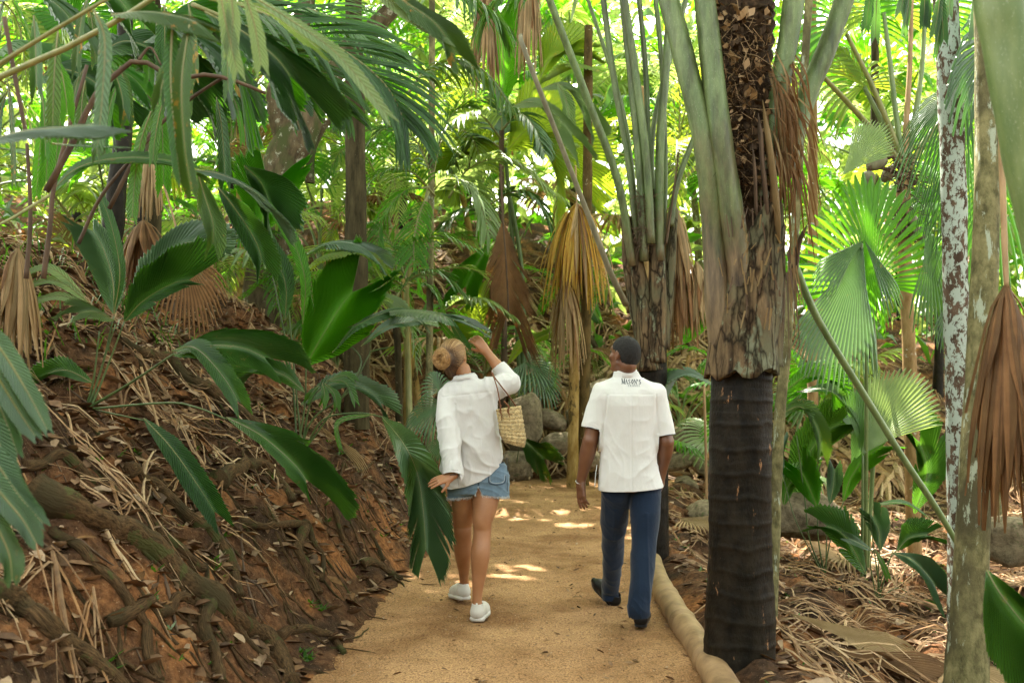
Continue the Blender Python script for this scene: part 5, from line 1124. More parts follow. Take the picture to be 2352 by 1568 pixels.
u_.leaf([(2100, 1180, D + 1.2), (2130, 1080, D + 1.2), (2100, 980, D + 1.2)], .2, CAMN, LG)
u_.leaf([(2022, 1265, D), (2018, 1215, D), (1998, 1170, D)], .10, CAMN, LB, ribs=22, sweep=.5)
u_.leaf([(2060, 1265, D + .1), (2090, 1235, D + .1), (2150, 1225, D + .1)], .11, MIX, LG, ribs=22)
u_.leaf([(2005, 1160, D + .2), (2070, 1155, D + .2), (2140, 1190, D + .2)], .055, UPN, LG, ribs=20)
u_.leaf([(2050, 1268, D - .1), (2095, 1285, D - .2), (2135, 1325, D - .25), (2160, 1365, D - .25)], .135, Vector((.15, -.75, .65)), LB, ribs=30, sweep=.8)
u_.leaf([(2005, 1265, D - .1), (1970, 1245, D - .15), (1940, 1232, D - .15)], .05, MIX, LB, ribs=14)
u_.leaf([(2010, 1260, D - .1), (2030, 1300, D - .15), (2045, 1340, D - .15)], .025, FL, LG, ribs=12)
u_.leaf([(2100, 1372, D), (2135, 1395, D - .05), (2160, 1430, D - .1)], .07, CAMN, LO, ribs=18)
v_ = Plant('ground_palm', 2420, 1700, 3.5, 'dark glossy leaf cut by the lower right corner of the frame', 'plant', 'low palms on the right slope')
v_.stem([(2300, 1450, 3.6), (2268, 1312, 3.6)], .012)
v_.leaf([(2266, 1308, 3.6), (2300, 1365, 3.55), (2360, 1440, 3.5), (2430, 1520, 3.5)], .16, Vector((-.3, -.9, .3)), LG, ribs=30, sweep=.8, side=(1, .8))
w_ = Plant('feather_palm', 1600, 1000, 8.6, 'small feather palm peeping between the man and the big black trunk', 'plant', ground_=True)
w_.frond([(1660, 860, 8.4), (1620, 815, 8.4), (1575, 800, 8.4), (1535, 815, 8.4)], .22, LGB, lw=.014, pairs=16)
w_.leaf([(1650, 890, 8.2), (1600, 862, 8.2), (1560, 868, 8.2), (1530, 905, 8.2)], .10, UPN, LB, ribs=18, lobes=3)
w_.leaf([(1570, 790, 8.8), (1590, 750, 8.8), (1600, 735, 8.8)], .12, CAMN, LGB, ribs=18)

# --- nut palm in the right background
x_ = Plant('nut_palm', 2096, 1270, 10.0, 'palm with an orange brown stem, big hanging nuts and stalks spread like a fan', 'palm tree')
q = pt([(2100, 1275, 10), (2092, 900, 10), (2080, 620, 10), (2074, 400, 10)]); q[0].z = hz(q[0].x, q[0].y) - .1
link('trunk', trunk_mesh('trunk', q, [.075, .068, .062, .07], BK_ORANGE, 16, 70, .02, .1, .04, 3), x_.t)
for i, (q, m) in enumerate([([(2085, 400, 10), (2040, 340, 9.9), (1960, 250, 9.8), (1885, 170, 9.7)], ST_Y), ([(2080, 390, 10), (2050, 310, 10), (2000, 190, 10), (1940, 70, 10)], ST_Y), ([(2075, 380, 10), (2060, 280, 10), (2045, 150, 10), (2030, 30, 10)], ST_G), ([(2078, 380, 10), (2082, 280, 10), (2090, 150, 10), (2095, -30, 10)], ST_T), ([(2082, 380, 10), (2100, 280, 10), (2118, 150, 10), (2128, -30, 10)], ST_G),
                           ([(2088, 390, 10), (2120, 330, 10), (2170, 270, 10), (2230, 230, 10)], ST_Y), ([(2070, 380, 10.1), (2030, 290, 10.1), (1985, 200, 10.1)], ST_G)]):
    mb = MB(); stem(mb, pt(q), .05, .028, 0, .7, 9, i); link('leaf_stalk', mb.mesh('leaf_stalk', [m]), x_.t)
def nut(px, py, d, r, ax):
    mb = MB(); c = P(px, py, d); V = []; 
    for i in range(9):
        th = math.pi * i / 8
        for k in range(14):
            ph = 2 * math.pi * k / 14; rr = math.sin(th) * (1 + .05 * math.cos(ph * 2)); V.append(Vector((math.cos(ph) * rr * r * .8, math.sin(ph) * rr * r * .75, math.cos(th) * r * 1.15 - r * .1 * math.cos(2 * th))))
    Rm = Vector((0, 0, 1)).rotation_difference(Vector(ax)).to_matrix()
    mb.add([c + Rm @ v for v in V], [(i * 14 + k, i * 14 + (k + 1) % 14, (i + 1) * 14 + (k + 1) % 14, (i + 1) * 14 + k) for i in range(8) for k in range(14)])
    tube(mb, [c + Rm @ Vector((0, 0, r)), c + Rm @ Vector((0.02, 0, r * 1.7)), P(2072, 400 if py < 480 else 500, 10)], [.03, .02, .02], 6, 1)
    link('nut', mb.mesh('nut', [NUTM, ST_B]), x_.t)
NUTM = bark_mat('nut_husk', (0.10, 0.095, 0.055), (0.22, 0.20, 0.13), None, rough=.45, bumpd=.003)
for a_ in ((1994, 412, 9.9, .085, (0, -.2, 1)), (2015, 372, 9.9, .10, (.8, 0, .4)), (2110, 537, 9.9, .085, (-.9, -.2, .2)), (2095, 505, 9.9, .07, (-.6, 0, .6)), (2128, 560, 9.9, .06, (-.6, 0, .6)), (2040, 400, 10.2, .08, (.6, 0, .8))): nut(*a_)
mb = MB(); rnd = random.Random(4)
for i in range(150):
    c0 = P(2074 + rnd.uniform(-14, 14), rnd.choice((400, 510)) + rnd.uniform(-40, 40), 9.95); d = Vector((rnd.uniform(-1, 1), rnd.uniform(-.6, .2), rnd.uniform(-.7, .5))).normalized() * rnd.uniform(.08, .3)
    tube(mb, [c0, c0 + d * .5 + Vector((0, 0, .03)), c0 + d], [.009, .007, .003], 4, 0, cap=False)
link('flower_stalks', mb.mesh('flower_stalks', [ST_B]), x_.t)
x_.fan((1935, 402, 9.0), (.62, .05, .72), .62, Vector((.1, -1, .1)), LP, span=30, rays=20, droop=.02, sd=.9, cost=.1, tipdroop=.05)
for (hx, hy, ax, rd, m) in (((1885), 165, (-.3, .2, .9), .7, LY), (1945, 60, (-.3, .2, .9), .9, LGB), (2030, 30, (0, .2, 1), .8, LY), (2128, 20, (.3, .2, 1), .9, LGB), (2230, 230, (.9, .2, .1), .7, LG), (1985, 200, (-.4, .2, .8), .7, LY)):
    x_.fan((hx, hy, 10.1), ax, rd, Vector((.1, -.8, .5)), m, span=110, rays=26, droop=.35)
# dark leaf masses, upper right
y_ = Plant('fan_palm', 2600, 1100, 7.2, 'palm outside the right edge whose dark drooping fans hang behind the blotched trunk', 'palm tree', 'fan palms on the right')
y_.stem([(2560, 500, 7.2), (2400, 200, 7.2), (2240, 190, 7.2)], .03, .015)
y_.fan((2245, 190, 7.2), (-.75, -.1, -.5), .62, Vector((-.3, -.8, .5)), LD, span=55, rays=30, droop=.55, sd=.5)
y_.fan((2235, 180, 7.3), (-.25, .1, -.9), .85, CAMN, LD, span=34, rays=26, droop=.2, sd=.5)
y_.fan((2330, 40, 6.5), (-.2, -.1, -.2), .75, Vector((0, -.8, -.6)), LD, span=150, rays=40, droop=.1, sd=.7)
y_.fan((2300, 330, 7.6), (-.2, .1, -.9), .9, CAMN, LD, span=60, rays=26, droop=.1, sd=.5)
y_.fan((2130, 500, 8.6), (.1, 0, -1), .85, CAMN, LG, span=28, rays=14, droop=.05, sd=.7)
y_.fan((2190, 640, 8.6), (-.1, 0, -1), .5, CAMN, LB, span=28, rays=14, droop=.05, sd=.7)
for i in range(20):
    x = rnd.uniform(1990, 2380); y0 = rnd.uniform(-60, -10); L_ = rnd.uniform(60, 160); k = rnd.uniform(-20, 10)
    y_.leaf([(x, y0, 5.6), (x + k * .4, y0 + L_ * .5, 5.6), (x + k, y0 + L_, 5.6)], rnd.uniform(.018, .032), rnd.choice((CAMN, FL, FR_)), rnd.choice((LG, LB, LD)), ribs=12, sweep=1.4)
# ------------------------------------------------------------------ background forest
def local_frond(seed, L_=2.2, m=LG, ll=.5, pairs=30, lw=.02, arch=1.0):
    rnd = random.Random(seed); mb = MB()
    pinnate(mb, [Vector((0, 0, 0)), Vector((.35 * L_, 0, .42 * L_ * arch)), Vector((.75 * L_, 0, .45 * L_ * arch)), Vector((L_, rnd.uniform(-.1, .1), .12 * L_))], ll, pairs=pairs, lw=lw, droop=.55, seed=seed, r0=.022)
    return mb.mesh('frond', [m, ST_Y])
def local_fan(seed, L_=1.6, rad=.9, m=LG, up=1.0):
    rnd = random.Random(seed); mb = MB()
    tip = Vector((L_ * .7, 0, L_ * .75 * up)); tube(mb, crom([Vector((0, 0, 0)), Vector((L_ * .25, 0, L_ * .45 * up)), tip], 10), [.03, .028, .026, .024, .022, .02, .02, .018, .018, .016], 6, 1)
    fan(mb, tip, Vector((.8, 0, .25)), Vector((-.3, 0, 1)), rad, span=135, rays=26, droop=.35, seed=seed, M=5)
    return mb.mesh('leaf', [m, ST_G], False)
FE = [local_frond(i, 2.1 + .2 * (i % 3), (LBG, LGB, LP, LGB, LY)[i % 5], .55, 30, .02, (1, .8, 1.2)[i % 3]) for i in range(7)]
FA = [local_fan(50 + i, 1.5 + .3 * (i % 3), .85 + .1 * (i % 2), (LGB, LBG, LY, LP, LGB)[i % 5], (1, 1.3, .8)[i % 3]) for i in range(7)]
FD = [local_fan(80 + i, 1.2, .7, (LT, LR)[i % 2], -.3) for i in range(2)]
TR = {}
def bpalm(x, y, th, kind, n, sc, seed, label, lean=0.0):
    rnd = random.Random(seed); z = hz(x, y)
    name = {'feather': 'feather_palm', 'fan': 'fan_palm'}[kind]
    t = thing(name, (x, y, z - .05), label, 'palm tree', 'background %s palms' % kind)
    tm = trunk_mesh('trunk', [Vector((0, 0, 0)), Vector((lean * .3, 0, th * .5)), Vector((lean, 0, th))], [.08 * sc, .06 * sc, .055 * sc], rnd.choice((BK_BROWN, BK_OLIVE, BK_GOLD, BK_BLACK)), 10, 24, .05, .15, .05, seed)
    link('trunk', tm, t, local=True)
    for i in range(n):
        me = rnd.choice(FE if kind == 'feather' else FA)
        if rnd.random() < .10: me = rnd.choice(FD)
        o = link('frond' if kind == 'feather' else 'leaf', me, t, local=True)
        o.location = (lean, 0, th + rnd.uniform(-.05, .1)); s = sc * rnd.uniform(.8, 1.15)
        o.rotation_euler = (0, rnd.uniform(-.75, .45), i * 2.399 + rnd.uniform(-.3, .3)); o.scale = (s, s, s)
spots = []
rnd = random.Random(77)
lab_f = ['feather palm standing behind the left bank', 'feather palm in the shade behind the dark bare trunk', 'feather palm behind the stalks of the second palm', 'feather palm at the back of the right slope']
cand = [(-7.5, 10.5, 2.4, 'feather', 11, 1.0), (-5.6, 13.0, 2.0, 'fan', 10, 1.0), (-4.2, 15.5, 3.0, 'feather', 12, 1.1), (-8.5, 15.0, 3.4, 'fan', 12, 1.2), (-6.5, 18.5, 2.4, 'feather', 12, 1.2), (-3.4, 19.0, 2.2, 'fan', 12, 1.1), (-1.9, 17.0, 2.6, 'feather', 12, 1.0),
        (-11, 20, 3.4, 'feather', 12, 1.4), (-5, 23, 3.6, 'fan', 12, 1.4), (-1.0, 22, 2.4, 'feather', 12, 1.3), (1.2, 19.5, 2.2, 'fan', 12, 1.1), (2.6, 17.2, 3.4, 'feather', 12, 1.0), (3.6, 20.5, 2.6, 'fan', 12, 1.3), (5.4, 16.5, 2.0, 'fan', 12, 1.0),
        (6.4, 13.2, 2.6, 'fan', 11, 1.0), (7.6, 17.8, 3.0, 'feather', 12, 1.2), (9.5, 15.0, 3.2, 'fan', 12, 1.2), (11.5, 20, 3.2, 'feather', 12, 1.4), (6.2, 22.5, 3.0, 'feather', 12, 1.4), (2.0, 24.5, 3.0, 'feather', 13, 1.5), (9.8, 25, 3.2, 'fan', 13, 1.6),
        (-9, 26, 3.6, 'feather', 13, 1.6), (-2.5, 27, 3.6, 'fan', 13, 1.6), (13.5, 24, 3.4, 'feather', 13, 1.6), (5.2, 27.5, 3.4, 'fan', 13, 1.6), (-13, 25, 4, 'fan', 13, 1.6), (8.0, 11.2, 2.2, 'feather', 10, .9), (4.5, 14.8, .4, 'fan', 8, .7), (0.6, 16.3, .3, 'feather', 8, .6), (-2.6, 13.8, .4, 'fan', 8, .7),
        (3.1, 12.6, .1, 'fan', 7, .55), (6.0, 10.6, .1, 'fan', 7, .6), (2.2, 15.3, .2, 'fan', 8, .6), (-4.6, 10.8, .3, 'fan', 7, .6), (-6.4, 8.6, .6, 'feather', 8, .8), (7.5, 8.8, .3, 'fan', 7, .7), (1.6, 17.4, .8, 'feather', 8, .8), (-0.4, 15.8, .5, 'feather', 8, .7), (-1.9, 12.4, .6, 'feather', 8, .6), (-3.5, 17, .8, 'fan', 9, .9), (-5.0, 12.0, .5, 'feather', 9, .8), (-7.2, 12.5, .8, 'feather', 9, .9), (-4.0, 12.4, .5, 'fan', 8, .7), (-8.8, 12.6, 1.0, 'fan', 9, .9), (-3.2, 13.4, 1.0, 'feather', 9, .8), (-1.3, 14.2, 1.8, 'feather', 10, .8), (-2.3, 15.6, 2.4, 'feather', 11, .9), (-.6, 17.6, 2.6, 'feather', 11, .9), (-5.8, 15.2, 1.6, 'feather', 10, .9), (-9.8, 17, 1.6, 'fan', 10, 1.0), (.9, 21, 3.4, 'fan', 12, 1.1), (3.8, 24, 3.6, 'feather', 12, 1.3)]
LMK = [(-9e9, 150, 'behind the hanging strips at the left edge'), (150, 330, 'behind the dark leaning stems'), (330, 560, 'left of the leaning lichen tree'), (560, 760, 'behind the leaning lichen tree'), (760, 900, 'behind the dark bare trunk'), (900, 1080, 'right of the dark bare trunk'), (1080, 1240, 'behind the brown dead leaf'), (1240, 1400, 'behind the golden leaf skirt'),
       (1400, 1560, 'behind the second palm'), (1560, 1720, 'just left of the big palm'), (1720, 1850, 'behind the big palm'), (1850, 2000, 'behind the pale folded fan'), (2000, 2150, 'behind the nut palm'), (2150, 2300, 'behind the blotched trunk'), (2300, 9e9, 'at the right edge')]
def where(x, y):
    px_ = 1176 + F * x / y
    return [c for a, b, c in LMK if a <= px_ < b][0]
_seen = set()
for i, (x, y, th, kd, n, sc) in enumerate(cand):
    wd = ('low ' if th < 1.2 else 'tall ' if th > 3.1 else '') + kd + ' palm ' + ('far off ' if y > 21 else 'in the background ' if y > 15.5 else 'in the middle distance ') + where(x, y)
    if wd in _seen: wd = wd.replace(kd + ' palm', 'smaller ' + kd + ' palm')
    _seen.add(wd); BG_F = BG_A = wd
    bpalm(x, y, th, kd, n, sc, 300 + i, BG_F if kd == 'feather' else BG_A, rnd.uniform(-.4, .4))

def cloud(name, n, box, smin, smax, mats, label, seed, hole=None, elong=.22, kind='stuff', cat='foliage', dens=None):
    """mass of separate folded leaf blades"""
    rn = np.random.RandomState(seed); lo, hi = np.array(box[0]), np.array(box[1])
    c = lo + (hi - lo) * rn.rand(n, 3)
    if dens is not None: c = c[dens(c, rn)]
    n = len(c)
    a = rn.uniform(0, 6.283, n); el = rn.uniform(-.9, .9, n)
    d = np.stack([np.cos(a) * np.cos(el), np.sin(a) * np.cos(el), np.sin(el) - .25], 1)
    u = rn.normal(size=(n, 3)); u[:, 2] += .8; s = np.cross(d, u); s /= np.linalg.norm(s, axis=1, keepdims=True); nn = np.cross(s, d)
    L_ = rn.uniform(smin, smax, n)[:, None]; w = L_ * elong * rn.uniform(.5, 1.2, (n, 1))
    dr = np.array([0, 0, -1.0])
    V = np.stack([c, c + d * L_ * .45 + s * w + nn * w * .5, c + d * L_ * .5 - nn * w * .1, c + d * L_ * .45 - s * w + nn * w * .5, c + d * L_ * .95 + dr * L_ * .22], 1).reshape(-1, 3)
    o = np.arange(n)[:, None] * 5
    Fc = np.concatenate([o + np.array([[0, 1, 2]]), o + np.array([[0, 2, 3]]), o + np.array([[1, 4, 2]]), o + np.array([[2, 4, 3]])], 1).reshape(-1, 3)
    fm = np.repeat((rn.rand(n) * len(mats)).astype(int), 4)
    return tag(link(name, mesh_from(name, V, Fc, False, mats, fm)), label, cat, kind=kind)
def dd(c, rn):
    f = fbm(c[:, 0] * .33, c[:, 1] * .33, c[:, 2] * .42, 3, 61)
    return f > -.12 - .25 * (c[:, 2] < 9)
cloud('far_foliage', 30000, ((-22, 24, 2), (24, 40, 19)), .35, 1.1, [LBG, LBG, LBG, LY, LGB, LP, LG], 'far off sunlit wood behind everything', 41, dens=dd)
cloud('understorey', 3200, ((-7, 15.2, .8), (9, 22, 3.6)), .2, .7, [LGB, LG, LBG], 'undergrowth on the slope beyond the path end', 42, dens=lambda c, rn: (c[:, 2] < hgt(c[:, 0], c[:, 1]) + .8) & (c[:, 2] > hgt(c[:, 0], c[:, 1])) & (fbm(c[:, 0] * .6, c[:, 1] * .6, None, 2, 5) > 0.1))
cloud('mid_foliage', 9000, ((-12, 16.8, 2.6), (13, 24, 9.5)), .25, .8, [LGB, LP, LBG, LG], 'loose leafy growth between the background palms', 43, elong=.16, dens=lambda c, rn: fbm(c[:, 0] * .7, c[:, 1] * .7, c[:, 2] * .7, 3, 9) > .30)

# ------------------------------------------------------------------ unseen leaf roof added overhead to shade path and people, with set gaps
def canopy():
    rn = np.random.RandomState(90); mb = MB(); sv = np.array(SUNV)
    # places on the path where the photograph shows sun
    holes = [(a, b, c * .75, d) for a, b, c, d in [(-.2, 13.3, 1.1, .22), (.1, 11.6, 1.0, .20), (.0, 10.7, .5, .16), (.35, 10.2, .5, .18), (.1, 8.1, .65, .16), (-.05, 7.5, .45, .12), (-.15, 7.0, .3, .10), (.95, 10.0, .5, .2), (1.3, 9.2, .3, .15), (-.9, 7.25, .3, .10)]]
    for px_, py_, d_ in ((375, 655, 4.4), (790, 700, 6.2), (640, 850, 5.6), (30, 620, 5.2), (60, 300, 2.5), (600, 430, 4.9), (480, 760, 4.4), (1310, 560, 13.3), (250, 1250, 4), (600, 1080, 4.6), (2050, 880, 8), (1960, 1350, 6.5), (2130, 1300, 6.4), (1780, 600, 5.1)):
        q_ = P(px_, py_, d_); holes.append((q_.x - sv[0] / sv[2] * q_.z, q_.y - sv[1] / sv[2] * q_.z, .16, .16))
    for i in range(3700):
        z = rn.uniform(9.5, 13.5); x = rn.uniform(-15, 17); y = rn.uniform(-5, 24.5)
        if i > 2600: x = rn.uniform(-3.0, 2.6) + sv[0] / sv[2] * z; y = rn.uniform(1, 12.8) + sv[1] / sv[2] * z
        g = np.array([x, y]) - sv[:2] / sv[2] * z          # where its shade falls
        if g[1] > 11 and rn.rand() < min(.92, .35 + .2 * (g[1] - 11)): continue
        if g[1] < -6 or abs(g[0] - 0) > 13: continue
        rad = rn.uniform(.55, 1.0)
        skip = False
        for hx, hy, rx, ry in holes:
            if ((g[0] - hx) / (rx + rad * .35)) ** 2 + ((g[1] - hy) / (ry + rad * .35)) ** 2 < 1: skip = True
        if skip: continue
        if rn.rand() < (.0 if (-2.5 < g[0] < 2.2 and 2 < g[1] < 12) else .47): continue
        a = rn.uniform(0, 6.28)
        fan(mb, Vector((x, y, z)), Vector((math.cos(a), math.sin(a), -.2)), Vector((rn.uniform(-.4, .4), rn.uniform(-.4, .4), 1)), rad, span=140, rays=8, m=int(rn.rand() < .3), droop=.25, seed=i, M=2, sd=.9)
    o = link('shade_canopy', mb.mesh('shade_canopy', [LD, LP], False)); tag(o, 'unseen high roof of palm leaves added to shade the path', 'foliage', kind='stuff')
canopy()
cloud('bank_undergrowth', 5200, ((-13, 8.5, 2), (-1.6, 22, 6.5)), .15, .6, [LGB, LG, LBG, LG], 'leafy undergrowth on top of the left bank', 49, elong=.13, dens=lambda c, rn: (c[:, 2] < hgt(c[:, 0], c[:, 1]) + 1.3) & (c[:, 2] > hgt(c[:, 0], c[:, 1])) & (c[:, 0] < -.26 * c[:, 1]) & (fbm(c[:, 0] * .8, c[:, 1] * .8, None, 2, 15) > 0.0))
cloud('rear_light_block', 4200, ((-15, -14, -1), (15, -5, 5.5)), .5, 1.3, [LG, LD], 'unseen leaves added behind the viewer to block low sky light', 47, elong=.3)  # leaves added out of view to cut the flat frontal sky light
# ------------------------------------------------------------------ people: smooth bodies from distance fields
class Field:
    """a sampled distance field; shapes are blended into it, then skinned (surface nets)"""
    def __init__(s, lo, hi, h):
        s.lo = np.array(lo, float); s.h = h; s.n = np.ceil((np.array(hi) - s.lo) / h).astype(int) + 1
        s.d = np.full(s.n, 0.5, np.float32)
    def _sub(s, lo, hi, pad):
        a = np.maximum(((np.array(lo) - pad - s.lo) / s.h).astype(int), 0); b = np.minimum(((np.array(hi) + pad - s.lo) / s.h).astype(int) + 2, s.n)
        ax = [s.lo[i] + s.h * np.arange(a[i], b[i]) for i in range(3)]
        return tuple(slice(a[i], b[i]) for i in range(3)), np.meshgrid(*ax, indexing='ij')
    def put(s, sl, v, k, sub=False):
        d = s.d[sl]
        if sub: v = -v; hh = np.clip(0.5 - 0.5 * (v - d) / k, 0, 1) if k else None; s.d[sl] = np.maximum(d, v) if not k else d * hh + v * (1 - hh) + k * hh * (1 - hh); return
        if k <= 0: s.d[sl] = np.minimum(d, v); return
        hh = np.clip(0.5 + 0.5 * (d - v) / k, 0, 1); s.d[sl] = d * (1 - hh) + v * hh - k * hh * (1 - hh)
    def cap(s, a, b, ra, rb, k=0.02, flat=None, fr=1.0, sub=False):
        """tapered limb; flat = direction in which the section is scaled by fr"""
        a = np.array(a, float); b = np.array(b, float); R_ = max(ra, rb) * max(1.0, fr)
        sl, (X, Y, Z) = s._sub(np.minimum(a, b) - R_, np.maximum(a, b) + R_, k + 3 * s.h)
        ab = b - a; L2 = max(ab.dot(ab), 1e-9)
        px, py, pz = X - a[0], Y - a[1], Z - a[2]
        t = np.clip((px * ab[0] + py * ab[1] + pz * ab[2]) / L2, 0, 1)
        qx, qy, qz = px - ab[0] * t, py - ab[1] * t, pz - ab[2] * t
        if flat is not None:
            f = np.array(flat, float); f /= np.linalg.norm(f); dt = qx * f[0] + qy * f[1] + qz * f[2]; e = dt / fr - dt
            qx = qx + e * f[0]; qy = qy + e * f[1]; qz = qz + e * f[2]
        d = np.sqrt(qx * qx + qy * qy + qz * qz) - (ra + (rb - ra) * t)
        if flat is not None and fr < 1: d = d * (0.5 + 0.5 * fr)
        s.put(sl, d, k, sub)
    def chain(s, pts_, rads, k=0.02, flat=None, fr=1.0):
        """a limb through several joints as one smooth taper"""
        n = 7 * (len(pts_) - 1) + 1; c = np.array([tuple(q) for q in crom([Vector(tuple(q)) for q in pts_], n)])
        rr = np.array([q.x for q in crom([Vector((r, 0, 0)) for r in rads], n)]) if len(rads) > 2 else np.linspace(rads[0], rads[1], n)
        R_ = rr.max() * max(1.0, fr); sl, (X, Y, Z) = s._sub(c.min(0) - R_, c.max(0) + R_, k + 3 * s.h); D_ = None
        if flat is not None: f = np.array(flat, float); f /= np.linalg.norm(f)
        for i in range(n - 1):
            a, b, ra, rb = c[i], c[i + 1], rr[i], rr[i + 1]; ab = b - a; L2 = max(ab.dot(ab), 1e-9); px, py, pz = X - a[0], Y - a[1], Z - a[2]
            t = np.clip((px * ab[0] + py * ab[1] + pz * ab[2]) / L2, 0, 1); qx, qy, qz = px - ab[0] * t, py - ab[1] * t, pz - ab[2] * t
            if flat is not None: dt = qx * f[0] + qy * f[1] + qz * f[2]; e = dt / fr - dt; qx = qx + e * f[0]; qy = qy + e * f[1]; qz = qz + e * f[2]
            d = np.sqrt(qx * qx + qy * qy + qz * qz) - (ra + (rb - ra) * t); D_ = d if D_ is None else np.minimum(D_, d)
        s.put(sl, D_, k)
    def ell(s, c, r, k=0.02, rot=None, sub=False):
        c = np.array(c, float); r = np.array(r, float); M_ = np.array(rot) if rot is not None else np.eye(3)  # columns = axes
        R_ = r.max(); sl, (X, Y, Z) = s._sub(c - R_, c + R_, k + 3 * s.h)
        p = np.stack([X - c[0], Y - c[1], Z - c[2]], -1) @ M_
        k0 = np.sqrt(((p / r) ** 2).sum(-1)); k1 = np.sqrt(((p / (r * r)) ** 2).sum(-1)) + 1e-9
        s.put(sl, k0 * (k0 - 1) / k1, k, sub)
    def loft(s, zs, cx, cy, rx, ry, k=0.02, p=2.3, lean=None):
        """upright body section: centre and half widths by height"""
        o = np.argsort(zs); zs, cx, cy, rx, ry = [np.array(q, float)[o] for q in (zs, cx, cy, rx, ry)]
        lo = (cx.min() - rx.max(), cy.min() - ry.max(), zs[0]); hi = (cx.max() + rx.max(), cy.max() + ry.max(), zs[-1])
        sl, (X, Y, Z) = s._sub(lo, hi, k + 3 * s.h)
        z1 = Z[0, 0, :]; c = lambda v: np.interp(z1, zs, v)[None, None, :]
        a, b = c(rx), c(ry)
        q = (np.abs((X - c(cx)) / a) ** p + np.abs((Y - c(cy)) / b) ** p) ** (1 / p)
        d = (q - 1) * np.minimum(a, b); dz = np.maximum(zs[0] - Z, Z - zs[-1])
        s.put(sl, np.maximum(d, dz), k)
    def mesh(s):
        d = s.d; ins = d < 0; n = s.n
        m = np.zeros(n - 1, bool); m1 = np.ones(n - 1, bool)
        P_ = np.zeros(tuple(n - 1) + (3,), np.float32); W = np.zeros(n - 1, np.float32)
        def sh(ar, o): return ar[o[0]:ar.shape[0] - 1 + o[0], o[1]:ar.shape[1] - 1 + o[1], o[2]:ar.shape[2] - 1 + o[2]]
        cs = [(i, j, k) for i in (0, 1) for j in (0, 1) for k in (0, 1)]
        for o in cs: v = sh(ins, o); m |= v; m1 &= v
        act = m & ~m1
        for o in cs:
            for ax in range(3):
                if o[ax]: continue
                o2 = list(o); o2[ax] = 1; o2 = tuple(o2)
                da, db = sh(d, o)[act], sh(d, o2)[act]; cr = (da < 0) != (db < 0)
                t = np.where(cr, da / np.where(cr, da - db, 1), 0)
                q = np.tile(np.array(o, np.float32), (len(t), 1)); q[:, ax] += t
                tmp = P_[act]; tmp += q * cr[:, None]; P_[act] = tmp; w = W[act]; w += cr; W[act] = w
        V = P_[act] / np.maximum(W[act], 1)[:, None]; ii = np.argwhere(act)
        V = (V + ii) * s.h + s.lo
        idx = np.full(n - 1, -1, np.int64); idx[act] = np.arange(len(V)); Fs = []
        for ax in range(3):
            b, c = [(1, 2), (2, 0), (0, 1)][ax]
            sl0 = [slice(None)] * 3; sl1 = [slice(None)] * 3; sl0[ax] = slice(0, -1); sl1[ax] = slice(1, None)
            a0, a1 = ins[tuple(sl0)], ins[tuple(sl1)]; e = np.argwhere(a0 != a1)
            e = e[(e[:, b] > 0) & (e[:, c] > 0) & (e[:, b] < n[b] - 1) & (e[:, c] < n[c] - 1)]
            q = []
            for ob, oc in ((1, 1), (0, 1), (0, 0), (1, 0)):
                g = e.copy(); g[:, b] -= ob; g[:, c] -= oc; q.append(idx[g[:, 0], g[:, 1], g[:, 2]])
            Q = np.stack(q, 1); fl = a0[tuple(e.T)]; Q[~fl] = Q[~fl][:, ::-1]; Fs.append(Q)
        return V, np.concatenate(Fs)

def smooth_v(V, Fc, it=1, lam=.5):
    V = V.copy()
    for _ in range(it):
        acc = np.zeros_like(V); cnt = np.zeros(len(V))
        for k in range(4):
            a, b = Fc[:, k], Fc[:, (k + 1) % 4]
            np.add.at(acc, a, V[b]); np.add.at(acc, b, V[a]); np.add.at(cnt, a, 1); np.add.at(cnt, b, 1)
        V = V * (1 - lam) + lam * acc / np.maximum(cnt, 1)[:, None]
    return V
def normals(V, Fc):
    n = np.cross(V[Fc[:, 2]] - V[Fc[:, 0]], V[Fc[:, 3]] - V[Fc[:, 1]]); o = np.zeros_like(V)
    for k in range(4): np.add.at(o, Fc[:, k], n)
    return o / np.maximum(np.linalg.norm(o, axis=1, keepdims=True), 1e-9)
def cutv(V, Fc, keep):
    Fc = Fc[keep[Fc].all(1)]; u, inv = np.unique(Fc, return_inverse=True); return V[u], inv.reshape(Fc.shape), u
def cutg(V, Fc, g):
    """cut where g < 0, with a clean edge: outer corners slide onto the line g = 0"""
    ins = g > 0; k = ins[Fc].any(1); Fc = Fc[k]; acc = np.zeros_like(V); cnt = np.zeros(len(V))
    for j in range(4):
        for a, b in ((Fc[:, j], Fc[:, (j + 1) % 4]), (Fc[:, (j + 1) % 4], Fc[:, j])):
            m = ins[a] & ~ins[b]; a, b = a[m], b[m]; t = (g[a] / np.maximum(g[a] - g[b], 1e-6))[:, None]; t = np.clip(t, 0, 1)
            np.add.at(acc, b, V[a] * (1 - t) + V[b] * t); np.add.at(cnt, b, 1)
    V2 = V.copy(); m = cnt > 0; V2[m] = acc[m] / cnt[m][:, None]
    good = (ins | m)[Fc].all(1); Fc = Fc[good]; u, inv = np.unique(Fc, return_inverse=True); return V2[u], inv.reshape(Fc.shape), u
def rid(t, V, sc=5.0, seed=1, lo=-.1):
    e = np.clip(vnoise(V[:, 0] * sc, V[:, 1] * sc, V[:, 2] * sc, seed) - lo, 0, 1); return ridge(t) * e
